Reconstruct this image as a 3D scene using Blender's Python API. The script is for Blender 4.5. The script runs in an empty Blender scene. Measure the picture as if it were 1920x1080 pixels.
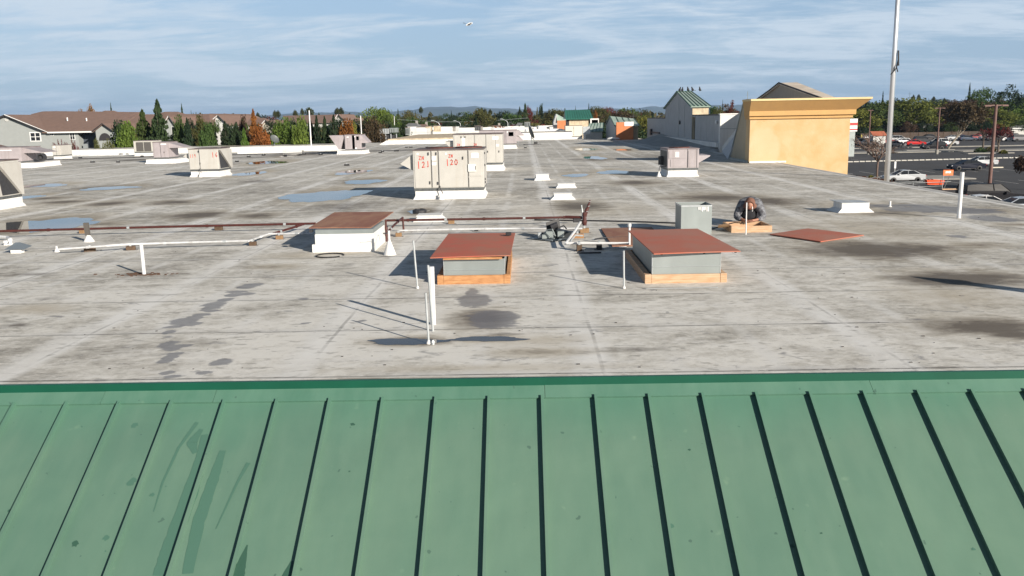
import bpy, math, random
import numpy as np
from mathutils import Vector, Matrix
R = math.radians
sc = bpy.context.scene
COL = sc.collection
# ------------------------------------------------------------------ camera
RZ = 5.6                       # height of the store roof above the car park
CAM = Vector((0, 0, 8.1)); F = 1650.0
YAW, PITCH, ROLL = 0.0158, math.atan(318/1650), -0.0190
cam = bpy.data.cameras.new('camera'); cam.sensor_width = 36; cam.lens = F/1920*36
cam.clip_start = .1; cam.clip_end = 30000
co = bpy.data.objects.new('camera', cam); COL.objects.link(co)
CM = Matrix.Rotation(YAW, 3, 'Z') @ Matrix.Rotation(math.pi/2-PITCH, 3, 'X') @ Matrix.Rotation(ROLL, 3, 'Z')
co.location = CAM; co.rotation_euler = CM.to_euler()
sc.camera = co
# ------------------------------------------------------------------ world and sun
SUNAZ = Vector((0.655, -0.755)); SUNEL = R(19.5)
w = bpy.data.worlds.new('World'); sc.world = w; w.use_nodes = True
nt = w.node_tree; nt.nodes.clear()
def nn(t, typ, **kw):
    n = t.nodes.new(typ)
    for k, v in kw.items():
        if k.startswith('i_'):
            n.inputs[k[2:].replace('_', ' ')].default_value = v
        else: setattr(n, k, v)
    return n
def lk(t, a, b): t.links.new(a, b)
out = nn(nt, 'ShaderNodeOutputWorld'); bg = nn(nt, 'ShaderNodeBackground'); bg.inputs['Strength'].default_value = 0.092
sky = nn(nt, 'ShaderNodeTexSky', sky_type='NISHITA', sun_disc=False, sun_elevation=SUNEL,
         sun_rotation=math.atan2(SUNAZ.x, SUNAZ.y), altitude=20, air_density=1.0, dust_density=1.2, ozone_density=1.6)
tc = nn(nt, 'ShaderNodeTexCoord'); sp = nn(nt, 'ShaderNodeSeparateXYZ'); lk(nt, tc.outputs['Generated'], sp.inputs[0])
def M(t, op, a, b=None, clamp=False):
    n = nn(t, 'ShaderNodeMath', operation=op, use_clamp=clamp)
    for i, v in enumerate((a, b)):
        if v is None: continue
        if hasattr(v, 'type') and hasattr(v, 'links'): lk(t, v, n.inputs[i])
        else: n.inputs[i].default_value = v
    return n.outputs[0]
def ramp(t, fac, stops, interp='LINEAR'):
    n = nn(t, 'ShaderNodeValToRGB'); lk(t, fac, n.inputs[0]); cr = n.color_ramp; cr.interpolation = interp
    while len(cr.elements) < len(stops): cr.elements.new(.5)
    for e, (p, c) in zip(cr.elements, stops):
        e.position = p; e.color = (c, c, c, 1) if not isinstance(c, tuple) else (*c, 1)
    return n.outputs[0]
def mix(t, f, a, b, bt='MIX'):
    n = nn(t, 'ShaderNodeMix', data_type='RGBA', blend_type=bt)
    for s, v in ((n.inputs[0], f), (n.inputs[6], a), (n.inputs[7], b)):
        if hasattr(v, 'links'): lk(t, v, s)
        elif isinstance(v, tuple): s.default_value = (*v, 1)
        else: s.default_value = v
    return n.outputs[2]
def noise(t, vec, scale, detail=4, rough=.55, dist=0.0):
    n = nn(t, 'ShaderNodeTexNoise'); n.inputs['Scale'].default_value = scale; n.inputs['Detail'].default_value = detail
    n.inputs['Roughness'].default_value = rough; n.inputs['Distortion'].default_value = dist
    if vec is not None: lk(t, vec, n.inputs['Vector'])
    return n.outputs['Fac']
def mapping(t, vec, scale=(1, 1, 1), rot=(0, 0, 0), loc=(0, 0, 0)):
    n = nn(t, 'ShaderNodeMapping'); lk(t, vec, n.inputs[0]); n.inputs['Scale'].default_value = scale
    n.inputs['Rotation'].default_value = rot; n.inputs['Location'].default_value = loc
    return n.outputs[0]
zc = M(nt, 'MAXIMUM', sp.outputs[2], 0.0); den = M(nt, 'ADD', zc, .11)
cx = M(nt, 'DIVIDE', sp.outputs[0], den); cy = M(nt, 'DIVIDE', sp.outputs[1], den)
cv = nn(nt, 'ShaderNodeCombineXYZ'); lk(nt, cx, cv.inputs[0]); lk(nt, cy, cv.inputs[1])
c1 = noise(nt, mapping(nt, cv.outputs[0], (.75, 1.15, 1), (0, 0, R(12)), (3.1, 1.7, 0)), 1.0, 7, .60, .9)
c2 = noise(nt, mapping(nt, cv.outputs[0], (2.2, 5.5, 1), (0, 0, R(18)), (7, 2, 0)), 1.0, 6, .68, 1.4)
cl = M(nt, 'ADD', M(nt, 'MULTIPLY', c1, .72), M(nt, 'MULTIPLY', c2, .28))
cm = ramp(nt, cl, [(.43, 0.0), (.50, .40), (.575, 1.0)])
cm = M(nt, 'MULTIPLY', cm, .92)
hsv = nn(nt, 'ShaderNodeHueSaturation'); hsv.inputs['Saturation'].default_value = .78; lk(nt, sky.outputs[0], hsv.inputs['Color'])
hz = ramp(nt, sp.outputs[2], [(0.0, .62), (.10, .30), (.3, 0.0)])
skyc = mix(nt, hz, mix(nt, .55, hsv.outputs[0], (1.75, 3.15, 5.5)), (3.3, 4.5, 5.6))
skyc = mix(nt, cm, skyc, (4.7, 5.5, 6.35))
skyc = mix(nt, ramp(nt, sp.outputs[2], [(.15, 0.0), (.42, 1.0)]), skyc, (.5, .75, 1.15))
lk(nt, skyc, bg.inputs[0]); lk(nt, bg.outputs[0], out.inputs[0])
sl = bpy.data.lights.new('sun', 'SUN'); sl.energy = 5.0; sl.angle = R(.55); sl.color = (1, .915, .80)
so = bpy.data.objects.new('sun', sl); COL.objects.link(so)
sd = Vector((SUNAZ.x*math.cos(SUNEL), SUNAZ.y*math.cos(SUNEL), math.sin(SUNEL)))
so.rotation_euler = sd.to_track_quat('Z', 'Y').to_euler()
sc.view_settings.view_transform = 'Standard'; sc.view_settings.look = 'None'
sc.view_settings.exposure = 0.55; sc.view_settings.gamma = 1
sc.cycles.max_bounces = 5; sc.cycles.volume_bounces = 0

# ------------------------------------------------------------------ photograph measurements -> places in the world
def ray(px, py): return CM @ Vector(((px-960)/F, (540-py)/F, -1))
def G(px, py, z=RZ):           # where a sight line meets the level z
    d = ray(px, py); t = (z-CAM.z)/d.z; p = CAM+d*t; return Vector((p.x, p.y, z))
def W(px, py, Y):              # where a sight line meets the vertical plane y = Y
    d = ray(px, py); p = CAM+d*(Y/d.y); return p
def Wx(px, py, X):
    d = ray(px, py); p = CAM+d*(X/d.x); return p
def PX(v):
    q = CM.transposed() @ (Vector(v)-CAM); return 960+F*q.x/-q.z, 540-F*q.y/-q.z

# ------------------------------------------------------------------ mesh helpers
class MB:
    def __init__(s): s.v = []; s.f = []
    def add(s, vs, fs):
        b = len(s.v); s.v += [tuple(v) for v in vs]; s.f += [tuple(b+i for i in f) for f in fs]; return s
    def box(s, x0, x1, y0, y1, z0, z1, taper=0, tx=None):
        t = taper
        return s.add([(x0, y0, z0), (x1, y0, z0), (x1, y1, z0), (x0, y1, z0), (x0+t, y0+t, z1), (x1-t, y0+t, z1), (x1-t, y1-t, z1), (x0+t, y1-t, z1)],
              [(3, 2, 1, 0), (4, 5, 6, 7), (0, 1, 5, 4), (1, 2, 6, 5), (2, 3, 7, 6), (3, 0, 4, 7)])
    def bbox(s, x0, x1, y0, y1, z0, z1, b=.01):     # box with chamfered upright and top edges
        def ring(i, z): return [(x0+i+b, y0+i, z), (x1-i-b, y0+i, z), (x1-i, y0+i+b, z), (x1-i, y1-i-b, z), (x1-i-b, y1-i, z), (x0+i+b, y1-i, z), (x0+i, y1-i-b, z), (x0+i, y0+i+b, z)]
        rs = [ring(0, z0), ring(0, z1-b), ring(b, z1)]; vs = sum(rs, []); fs = [tuple(range(7, -1, -1)), tuple(range(16, 24))]
        for k in range(2):
            for i in range(8): fs.append((k*8+i, k*8+(i+1) % 8, k*8+8+(i+1) % 8, k*8+8+i))
        return s.add(vs, fs)
    def tube(s, pts, r, n=8, cap=True, r2=None):
        pts = [Vector(p) for p in pts]; m = len(pts); rs = [r+(r2-r)*i/(m-1) for i in range(m)] if r2 is not None else [r]*m
        vs = []; up = None
        for i, p in enumerate(pts):
            d = (pts[min(i+1, m-1)]-pts[max(i-1, 0)]).normalized()
            if up is None: up = Vector((0, 0, 1)) if abs(d.z) < .9 else Vector((1, 0, 0))
            a = d.cross(up).normalized(); b = a.cross(d).normalized()
            for k in range(n):
                t = 2*math.pi*k/n; vs.append(p+(a*math.cos(t)+b*math.sin(t))*rs[i])
        fs = [(i*n+k, i*n+(k+1) % n, (i+1)*n+(k+1) % n, (i+1)*n+k) for i in range(m-1) for k in range(n)]
        if cap: fs += [tuple(range(n-1, -1, -1)), tuple((m-1)*n+k for k in range(n))]
        return s.add(vs, fs)
    def prism(s, poly, h, axis='y', o=0.0):   # poly in plane normal to axis, extruded o..o+h
        n = len(poly)
        def pt(p, t): return (p[0], t, p[1]) if axis == 'y' else ((t, p[0], p[1]) if axis == 'x' else (p[0], p[1], t))
        return s.add([pt(p, o) for p in poly]+[pt(p, o+h) for p in poly], [tuple(range(n)), tuple(range(2*n-1, n-1, -1))]+[(i, (i+1) % n, n+(i+1) % n, n+i) for i in range(n)])
    def slab(s, quad, th, up=None):       # quad of 3-D points thickened along its normal (downwards)
        q = [Vector(p) for p in quad]; nrm = (q[1]-q[0]).cross(q[2]-q[0]).normalized()
        if up is None:
            if nrm.z < 0: nrm = -nrm
        elif nrm.dot(Vector(up)) < 0: nrm = -nrm
        n = len(q)
        return s.add(q+[p-nrm*th for p in q], [tuple(range(n)), tuple(range(2*n-1, n-1, -1))]+[(i, (i+1) % n, n+(i+1) % n, n+i) for i in range(n)])
    def lathe(s, prof, n=16, c=(0, 0, 0)):
        m = len(prof); vs = [(c[0]+r*math.cos(2*math.pi*k/n), c[1]+r*math.sin(2*math.pi*k/n), c[2]+z) for r, z in prof for k in range(n)]
        fs = [(i*n+k, i*n+(k+1) % n, (i+1)*n+(k+1) % n, (i+1)*n+k) for i in range(m-1) for k in range(n)]
        return s.add(vs, fs+[tuple(range(n-1, -1, -1)), tuple((m-1)*n+k for k in range(n))])
    def xf(s, mat, start=0):
        for i in range(start, len(s.v)): s.v[i] = tuple(mat @ Vector(s.v[i]))
        return s
    def build(s, name, mat, parent=None, smooth=False, label=None, fix=True):
        me = bpy.data.meshes.new(name); me.from_pydata(s.v, [], s.f)
        if fix and len(s.f) < 20000:
            import bmesh
            bm = bmesh.new(); bm.from_mesh(me); bmesh.ops.recalc_face_normals(bm, faces=bm.faces); bm.to_mesh(me); bm.free()
        me.materials.append(mat)
        if smooth: me.polygons.foreach_set('use_smooth', [True]*len(me.polygons))
        o = bpy.data.objects.new(name, me); COL.objects.link(o)
        if parent is not None: o.parent = parent
        if label: o['label'] = label
        return o
def thing(name, label, cat, loc=(0, 0, 0), rz=0, group=None):
    o = bpy.data.objects.new(name, None); COL.objects.link(o); o.location = loc; o.rotation_euler = (0, 0, rz); o.empty_display_size = .2
    o['label'] = label; o['category'] = cat
    if group: o['group'] = group
    return o
def tag(o, label, cat, group=None, kind=None):
    if label: o['label'] = label
    if cat: o['category'] = cat
    if group: o['group'] = group
    if kind: o['kind'] = kind
    return o
def struct(o, label=None):
    o['kind'] = 'structure'
    if label: o['label'] = label
    return o
def dup(root, loc, rz=0, scale=(1, 1, 1), label=None, group=None):
    r = root.copy(); COL.objects.link(r); r.location = loc; r.rotation_euler = (0, 0, rz); r.scale = scale
    if label: r['label'] = label
    if group: r['group'] = group
    for ch in list(root.children):
        c = ch.copy(); COL.objects.link(c); c.parent = r
        for g in ch.children:
            d = g.copy(); COL.objects.link(d); d.parent = c
    return r

# ------------------------------------------------------------------ materials
def mat(name, col, rough=.7, metal=0.0, var=.0, vscale=2.0, col2=None, bump=0.0, bscale=20, stretch=(1, 1, 1), coat=0, spec=.5, vary=0.0, streak=None):
    m = bpy.data.materials.new(name); m.use_nodes = True; t = m.node_tree
    b = t.nodes['Principled BSDF']; b.inputs['Roughness'].default_value = rough; b.inputs['Metallic'].default_value = metal
    b.inputs['Coat Weight'].default_value = coat; b.inputs['Specular IOR Level'].default_value = spec
    g = nn(t, 'ShaderNodeTexCoord'); v = mapping(t, g.outputs['Object'], stretch)
    c = None
    if var or col2:
        c2 = col2 or tuple(x*(1-var) for x in col)
        f = ramp(t, noise(t, v, vscale, 6, .6, .3), [(.35, 0.0), (.65, 1.0)])
        c = mix(t, f, col, c2)
    if streak:
        f = ramp(t, noise(t, mapping(t, g.outputs['Object'], (4, 4, .35)), 1.6, 5, .6), [(.5, 0.0), (.72, 1.0)])
        c = mix(t, M(t, 'MULTIPLY', f, streak[1]), c if c is not None else col, streak[0])
    if vary:
        oi = nn(t, 'ShaderNodeObjectInfo'); h = nn(t, 'ShaderNodeHueSaturation')
        h.inputs['Hue'].default_value = .5
        lk(t, M(t, 'ADD', M(t, 'MULTIPLY', oi.outputs['Random'], vary), 1-vary/2), h.inputs['Value'])
        hh = M(t, 'ADD', M(t, 'MULTIPLY', M(t, 'FRACT', M(t, 'MULTIPLY', oi.outputs['Random'], 7.31)), vary*.06), .5-vary*.03)
        lk(t, hh, h.inputs['Hue'])
        if c is not None: lk(t, c, h.inputs['Color'])
        else: h.inputs['Color'].default_value = (*col, 1)
        c = h.outputs[0]
    if c is not None: lk(t, c, b.inputs['Base Color'])
    else: b.inputs['Base Color'].default_value = (*col, 1)
    if bump:
        bn = nn(t, 'ShaderNodeBump'); bn.inputs['Strength'].default_value = bump; bn.inputs['Distance'].default_value = .02
        lk(t, noise(t, v, bscale, 4, .6), bn.inputs['Height']); lk(t, bn.outputs[0], b.inputs['Normal'])
    return m
white = mat('white_coating', (.80, .79, .77), .6, var=.12, vscale=3, streak=((.50, .46, .40), .35))
white_wall = mat('white_parapet_paint', (.74, .74, .72), .7, var=.14, vscale=.8, streak=((.5, .48, .44), .4))
white_pipe = mat('white_pipe', (.76, .76, .76), .35, var=.15, vscale=8)
galv = mat('galvanised_sheet', (.33, .365, .36), .5, .45, col2=(.28, .31, .305), vscale=2, stretch=(1, 1, .6))
galv_bright = mat('bright_galvanised', (.55, .58, .59), .42, .4, var=.2, vscale=4)
steel = mat('dark_steel', (.06, .06, .065), .5, .3, var=.3, vscale=9)
black = mat('black_rubber', (.018, .018, .02), .6)
tan_unit = mat('beige_cabinet_paint', (.50, .485, .45), .55, var=.10, vscale=2.0, streak=((.42, .38, .32), .35))
tan_top = mat('weathered_unit_top', (.17, .155, .15), .7, col2=(.10, .06, .055), vscale=1.2)
mauve = mat('mauve_grey_cabinet_paint', (.385, .345, .355), .55, var=.12, vscale=2.5, streak=((.25, .21, .2), .4))
mauve_top = mat('mauve_unit_top', (.30, .26, .26), .6, col2=(.16, .12, .12), vscale=1.3)
rail = mat('unit_base_rail', (.16, .17, .17), .5, .4, var=.4, vscale=10)
redpaint = mat('red_spray_paint', (.56, .055, .03), .6)
paper = mat('faded_label', (.85, .85, .84), .6)
rust = mat('oxide_red_pipe_paint', (.085, .022, .017), .5, var=.35, vscale=14)
cond = mat('white_conduit', (.72, .73, .74), .4, .1, var=.3, vscale=3, streak=((.35, .33, .30), .5))
wood = mat('new_lumber', (.60, .37, .185), .7, col2=(.47, .24, .10), vscale=2, stretch=(1, 5, 14), bump=.1)
wood_pale = mat('pale_lumber', (.58, .42, .28), .75, col2=(.44, .25, .13), vscale=3.5, stretch=(1, 5, 14), bump=.1)
wood_orange = mat('orange_stained_lumber', (.54, .29, .13), .75, col2=(.36, .16, .06), vscale=3.5, stretch=(1.5, 5, 12), bump=.1)
wood_block = mat('old_wood_block', (.12, .075, .045), .8, var=.5, vscale=8)
wood_block2 = mat('pine_block', (.30, .18, .09), .8, var=.3, vscale=8)
ply_red = mat('red_coated_plywood', (.44, .125, .075), .75, col2=(.38, .17, .12), vscale=1.3, bump=.05)
ply_red2 = mat('scuffed_red_plywood', (.47, .105, .062), .75, col2=(.36, .15, .095), vscale=1.6, bump=.05)
ply_brown = mat('weathered_brown_plywood', (.34, .185, .115), .8, col2=(.24, .10, .065), vscale=1.1, stretch=(2.5, .8, 1), bump=.1)
stucco = mat('yellow_ochre_stucco', (.55, .365, .175), .9, col2=(.58, .435, .25), vscale=1.3, bump=.5, bscale=14)
stucco_trim = mat('ochre_stucco_trim', (.56, .34, .135), .9, col2=(.52, .315, .13), vscale=2, bump=.25, bscale=14)
stucco_pale = mat('pale_patched_stucco', (.72, .56, .30), .85, var=.08, bump=.3, bscale=14)
stucco_grey = mat('beige_render', (.46, .39, .28), .85, var=.12, vscale=1.2, streak=((.30, .27, .22), .4))
cream = mat('stained_cream_render', (.66, .54, .38), .85, col2=(.42, .35, .25), vscale=1.8, streak=((.2, .15, .1), .5))
grey_wall = mat('grey_membrane_wall', (.45, .455, .46), .75, var=.12, vscale=1.2, streak=((.30, .30, .31), .5))
orange_st = mat('terracotta_stucco', (.62, .225, .095), .85, var=.12, vscale=3)
brown_roof_st = mat('brown_grey_render', (.46, .40, .33), .9, var=.12)
tan_roof = mat('pale_tile_roof', (.68, .60, .50), .85, col2=(.50, .42, .34), vscale=1.2)
glass = mat('dark_glass', (.018, .021, .025), .15, 0, spec=.28)
chrome = mat('alloy', (.22, .22, .23), .4, .5)
asphalt = mat('asphalt', (.034, .034, .037), .95, col2=(.05, .05, .053), vscale=.09, bump=.15, bscale=30)
line_w = mat('road_marking_paint', (.62, .61, .58), .8, var=.3, vscale=2)
concrete = mat('kerb_concrete', (.33, .315, .285), .85, var=.2, vscale=2)
shingle = mat('brown_shingles', (.225, .145, .115), .9, col2=(.185, .12, .095), vscale=1.5, bump=.3, bscale=6)
shingle_grey = mat('grey_shingles', (.20, .205, .205), .9, var=.2, vscale=1.5)
siding = mat('grey_clapboard', (.33, .35, .345), .85, var=.07, vscale=1.5)
siding_w = mat('pale_siding', (.55, .55, .53), .85, var=.08)
siding_t = mat('tan_siding', (.44, .40, .34), .85, var=.08)
trimw = mat('white_trim', (.78, .78, .77), .6)
trimd = mat('dark_trim', (.035, .032, .035), .6)
bark = mat('bark', (.14, .11, .085), .9, var=.4, vscale=5)
bark_pale = mat('pale_bark', (.30, .26, .21), .9, var=.3, vscale=3)
metal_pole = mat('brushed_pole', (.70, .71, .73), .3, .35, var=.08, vscale=3, stretch=(1, 1, .3))
brown_pole = mat('brown_painted_pole', (.17, .09, .075), .55, var=.2, vscale=3)
sign_red = mat('sign_red', (.60, .05, .05), .5)
sign_orange = mat('sign_orange', (.80, .19, .05), .5)
cart_orange = mat('cart_orange', (.75, .10, .03), .45)
def foliage(name, c, c2, tr=.25, vary=.35):
    m = bpy.data.materials.new(name); m.use_nodes = True; t = m.node_tree; b = t.nodes['Principled BSDF']
    g = nn(t, 'ShaderNodeTexCoord'); f = ramp(t, noise(t, g.outputs['Object'], 1.1, 3, .6), [(.36, 0.0), (.64, 1.0)])
    c = mix(t, f, c, c2); oi = nn(t, 'ShaderNodeObjectInfo'); h = nn(t, 'ShaderNodeHueSaturation')
    lk(t, M(t, 'ADD', M(t, 'MULTIPLY', oi.outputs['Random'], vary), 1-vary/2), h.inputs['Value'])
    lk(t, M(t, 'ADD', M(t, 'MULTIPLY', M(t, 'FRACT', M(t, 'MULTIPLY', oi.outputs['Random'], 7.3)), .04), .48), h.inputs['Hue'])
    lk(t, c, h.inputs['Color']); lk(t, h.outputs[0], b.inputs['Base Color']); b.inputs['Roughness'].default_value = .75; b.inputs['Specular IOR Level'].default_value = .25
    tb = nn(t, 'ShaderNodeBsdfTranslucent'); lk(t, h.outputs[0], tb.inputs[0]); mx = nn(t, 'ShaderNodeMixShader'); mx.inputs[0].default_value = tr
    o = t.nodes['Material Output']; lk(t, b.outputs[0], mx.inputs[1]); lk(t, tb.outputs[0], mx.inputs[2]); lk(t, mx.outputs[0], o.inputs[0])
    return m
FOL = dict(bright=foliage('bright_green_leaves', (.12, .175, .030), (.07, .115, .022)),
           green=foliage('green_leaves', (.075, .115, .030), (.04, .07, .02)),
           dark=foliage('dark_evergreen', (.030, .050, .022), (.018, .032, .015)),
           conifer=foliage('conifer_needles', (.048, .078, .030), (.028, .05, .02)),
           olive=foliage('olive_leaves', (.115, .11, .035), (.07, .075, .025)),
           yellow=foliage('yellow_green_leaves', (.20, .20, .035), (.12, .14, .03)),
           orange=foliage('autumn_orange_leaves', (.27, .105, .022), (.15, .07, .02)),
           red=foliage('autumn_red_leaves', (.16, .035, .025), (.09, .025, .02)),
           brown=foliage('brown_autumn_leaves', (.10, .062, .035), (.06, .042, .025)),
           palm=foliage('palm_fronds', (.06, .07, .03), (.035, .045, .022)),
           hedge=foliage('rust_hedge_leaves', (.17, .07, .03), (.09, .045, .02)))
# ------------------------------------------------------------------ ground, car park, street, hills
struct(MB().add([(-12000, -300, 0), (12000, -300, 0), (12000, 12000, 0), (-12000, 12000, 0)], [(0, 1, 2, 3)]).build('ground', mat('ground_soil', (.12, .105, .07), .95, col2=(.08, .085, .04), vscale=.02)))
struct(MB().add([(13.2, -30, .004), (170, -30, .004), (170, 176, .004), (13.2, 176, .004)], [(0, 1, 2, 3)]).build('parking_lot', asphalt))
struct(MB().add([(13, 183, .004), (320, 183, .004), (320, 199, .004), (13, 199, .004)], [(0, 1, 2, 3)]).build('road', asphalt))
struct(MB().add([(13, 202.1, .004), (320, 202.1, .004), (320, 261, .004), (13, 261, .004)], [(0, 1, 2, 3)]).build('far_parking_lot', asphalt))
struct(MB().box(13, 320, 176.3, 182.6, -.05, .14).build('pavement', concrete))
struct(MB().box(13, 320, 199.3, 202, -.05, .14).build('far_pavement', concrete))
ml = MB()
for k in range(14):
    for (ya, yb) in ((52, 57.2), (98, 103), (118, 123), (151, 156), (160, 165)):
        x = 22+k*5.4*.5; ml.box(x, x+.11, ya, yb, .005, .008)
for k in range(30):
    x = 60+k*2.8; ml.box(x, x+.11, 118, 123, .005, .008)
struct(ml.build('parking_bay_lines', line_w))
def hills(name, Y, h, seed, colr, x0, x1):
    rng = np.random.RandomState(seed); xs = np.linspace(x0, x1, 160); z = np.zeros(160)
    for o in range(1, 7):
        z += np.interp(np.linspace(0, 1, 160), np.linspace(0, 1, 3*2**o+1), rng.rand(3*2**o+1))*.62**o
    z = (z-z.min())/(z.max()-z.min()); z = h*(.35+.65*z)
    v = []; f = []; n = 160
    rows = [(-900, 0), (-500, .45), (-250, .8), (0, 1), (500, .6), (1200, 0)]
    for j, (dy, k) in enumerate(rows):
        for i in range(n):
            jit = rng.rand()*.16*h*(0 < k < 1); v.append((xs[i]+rng.rand()*20, Y+dy, max(z[i]*k-jit, -1) if k else -1))
    for j in range(len(rows)-1):
        for i in range(n-1): f.append((j*n+i, j*n+i+1, (j+1)*n+i+1, (j+1)*n+i))
    return struct(MB().add(v, f).build(name, colr, smooth=True))
hillm = mat('dry_hill_grass', (.07, .085, .06), .95, col2=(.045, .06, .045), vscale=.002)
hills('hills', 8600, 125, 4, hillm, -3900, 3200)
hills('far_hills', 9900, 150, 9, hillm, -3900, 4600)

# ------------------------------------------------------------------ the store building
XE = 13.05; YB = 104.0; XL = -75.0
EDGE_Y = W(960, 710, 8.0)      # placeholder for scale
slope = R(30.8)
P0 = G(960, 709, RZ); YF = P0.y            # front edge of the roof deck
store = thing('store_building', 'long flat roofed store with white weathered roof and green metal front', 'building', (0, YF, 0))
def LY(y): return y-YF
# deck grid with stain attributes
rng = np.random.RandomState(3)
ys = [YF]
while ys[-1] < YB: ys.append(ys[-1]+max(.05, (ys[-1])**2*.00035))
ys = np.array(ys[:-1]+[YB]); xs = np.concatenate([np.arange(XL, -20, .5), np.arange(-20, XE, .1), [XE]])
gx, gy = np.meshgrid(xs, ys)
def field(lst):
    a = np.zeros_like(gx)
    for (px, py, rx, ry, s) in lst:
        c = G(px, py); a0 = G(px-rx, py); a1 = G(px+rx, py); b0 = G(px, py-ry); b1 = G(px, py+ry)
        X = (gx-(a0.x+a1.x)/2)/((a1.x-a0.x)/2); Yc = (b0.y+b1.y)/2; Yv = (gy-Yc)/((b0.y-b1.y)/2)
        a = np.maximum(a, np.clip(1-np.sqrt(X*X+Yv*Yv), 0, 1)*s)
    return a
DARK = [(1640, 470, 190, 24, 1), (1740, 466, 90, 12, .8), (1800, 524, 190, 22, 1), (1860, 615, 170, 26, 1), (1900, 628, 90, 12, 1), (1350, 372, 130, 12, .8),
        (1440, 378, 90, 14, .9), (1090, 388, 90, 14, .8), (520, 500, 60, 6, .3), (205, 382, 60, 7, .8), (320, 380, 60, 6, .8), (370, 404, 75, 9, .95),
        (480, 405, 60, 7, .8), (200, 420, 50, 6, .5), (120, 379, 60, 5, .8), (90, 372, 60, 4, .7), (770, 640, 110, 12, .9), (860, 712, 330, 6, 1), (700, 712, 160, 4, .9),
        (900, 600, 80, 26, .9), (1190, 343, 70, 7, .8), (1010, 660, 130, 10, .35), (1680, 400, 130, 10, .5), (1860, 396, 80, 8, .5), (1900, 421, 60, 4, .5), (1830, 460, 90, 8, .5),
        (650, 390, 120, 18, .55), (790, 397, 60, 9, .8), (910, 400, 70, 10, .5), (610, 368, 120, 18, .5), (680, 341, 70, 9, .6), (180, 353, 80, 9, .5), (60, 425, 130, 26, .7), (480, 340, 60, 6, .5),
        (370, 640, 60, 8, .3), (1270, 295, 200, 10, .5), (1120, 300, 90, 6, .6), (1000, 355, 60, 8, .3), (820, 640, 60, 6, .8), (640, 500, 50, 10, .3), (60, 515, 90, 8, .4), (30, 610, 40, 5, .6),
        (250, 300, 60, 3, .8), (560, 290, 100, 3, .8), (480, 295, 120, 3, .6), (600, 360, 200, 8, .3), (1060, 720, 200, 3, .7), (255, 514, 45, 5, .95), (860, 478, 200, 8, .25), (1500, 560, 80, 6, .25),
        (935, 628, 60, 5, .5), (1190, 655, 90, 8, .45), (1490, 690, 80, 5, .3), (300, 552, 90, 5, .25), (90, 560, 90, 5, .3)]
WET = [(925, 600, 66, 22, 1), (890, 565, 42, 18, 1), (885, 548, 16, 10, .8)]+[(x, y, rx*1.25, ry*1.15, 1) for x, y, rx, ry in ((475, 534, 20, 4), (460, 539, 20, 4), (445, 547, 22, 3.5), (458, 551, 22, 3), (437, 553, 16, 4), (422, 562, 16, 3.5), (402, 571, 18, 6), (390, 578, 14, 6), (396, 583, 12, 3), (378, 590, 18, 3), (362, 596, 18, 4), (345, 602, 26, 7), (355, 607, 22, 4), (325, 613, 12, 3), (315, 623, 13, 5), (312, 632, 10, 2), (316, 645, 14, 8), (328, 650, 20, 6), (348, 648, 16, 3), (322, 655, 14, 4), (330, 663, 16, 3), (318, 670, 13, 5), (308, 677, 9, 5))]+[ (415, 679, 24, 10, 1), (310, 699, 16, 6, 1), (322, 706, 22, 4, 1), (385, 699, 14, 4, .8),
       (1740, 392, 110, 9, .9), (1820, 396, 90, 9, .8), (1860, 410, 60, 9, .8), (1700, 385, 60, 4, .6), (1650, 386, 60, 5, .6), (1250, 560, 30, 4, .3), (1800, 443, 34, 4, .6), (570, 560, 18, 4, .5), (575, 606, 9, 2.5, 1), (680, 602, 8, 2.5, 1), (683, 624, 7, 3.5, 1)]
PUD = [(607, 368, 66, 11), (683, 341, 32, 4.5), (660, 323, 28, 4), (205, 353, 42, 3.2), (85, 348, 34, 3.0), (52, 370, 18, 4), (465, 326, 24, 3.6), (500, 305, 34, 2.6), (1150, 323, 30, 3.4), (1115, 296, 20, 3),
       (1168, 281, 16, 1.4), (1100, 280, 24, 2.0), (60, 424, 90, 14), (915, 636, 66, 5.0), (762, 641, 66, 6.5), (785, 397, 21, 3.6), (1080, 329, 24, 3), (545, 292, 16, 1.6), (420, 276, 20, 1.3), (1475, 262, 1, .1)]
BEIGE = [(px, py, rx*1.45+10, ry*1.7+4, 1) for px, py, rx, ry in PUD]+[(px, py, rx*1.3, ry*1.5, .7) for px, py, rx, ry, s in DARK[:26]]+[(1100, 395, 200, 22, .6), (1650, 440, 260, 50, .5), (560, 480, 120, 12, .5), (70, 580, 110, 18, .6), (1000, 640, 200, 20, .5), (900, 690, 400, 12, .5), (1800, 560, 220, 50, .5), (1620, 385, 120, 14, .8), (640, 470, 110, 14, .6)]
att = dict(dark=field(DARK), wet=field(WET), beige=field(BEIGE))
ny, nx = gx.shape
gz = np.full_like(gx, RZ)
verts = np.stack([gx.ravel(), gy.ravel()-YF, gz.ravel()], 1)
idx = np.arange(ny*nx).reshape(ny, nx)
faces = np.stack([idx[:-1, :-1].ravel(), idx[:-1, 1:].ravel(), idx[1:, 1:].ravel(), idx[1:, :-1].ravel()], 1)
me = bpy.data.meshes.new('roof_deck'); me.vertices.add(len(verts)); me.vertices.foreach_set('co', verts.ravel().astype(np.float32))
me.loops.add(faces.size); me.loops.foreach_set('vertex_index', faces.ravel().astype(np.int32)); me.polygons.add(len(faces))
me.polygons.foreach_set('loop_start', np.arange(0, faces.size, 4, dtype=np.int32)); me.update(calc_edges=True)
for k, a in att.items():
    at = me.attributes.new(k, 'FLOAT', 'POINT'); at.data.foreach_set('value', a.ravel().astype(np.float32))
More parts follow.
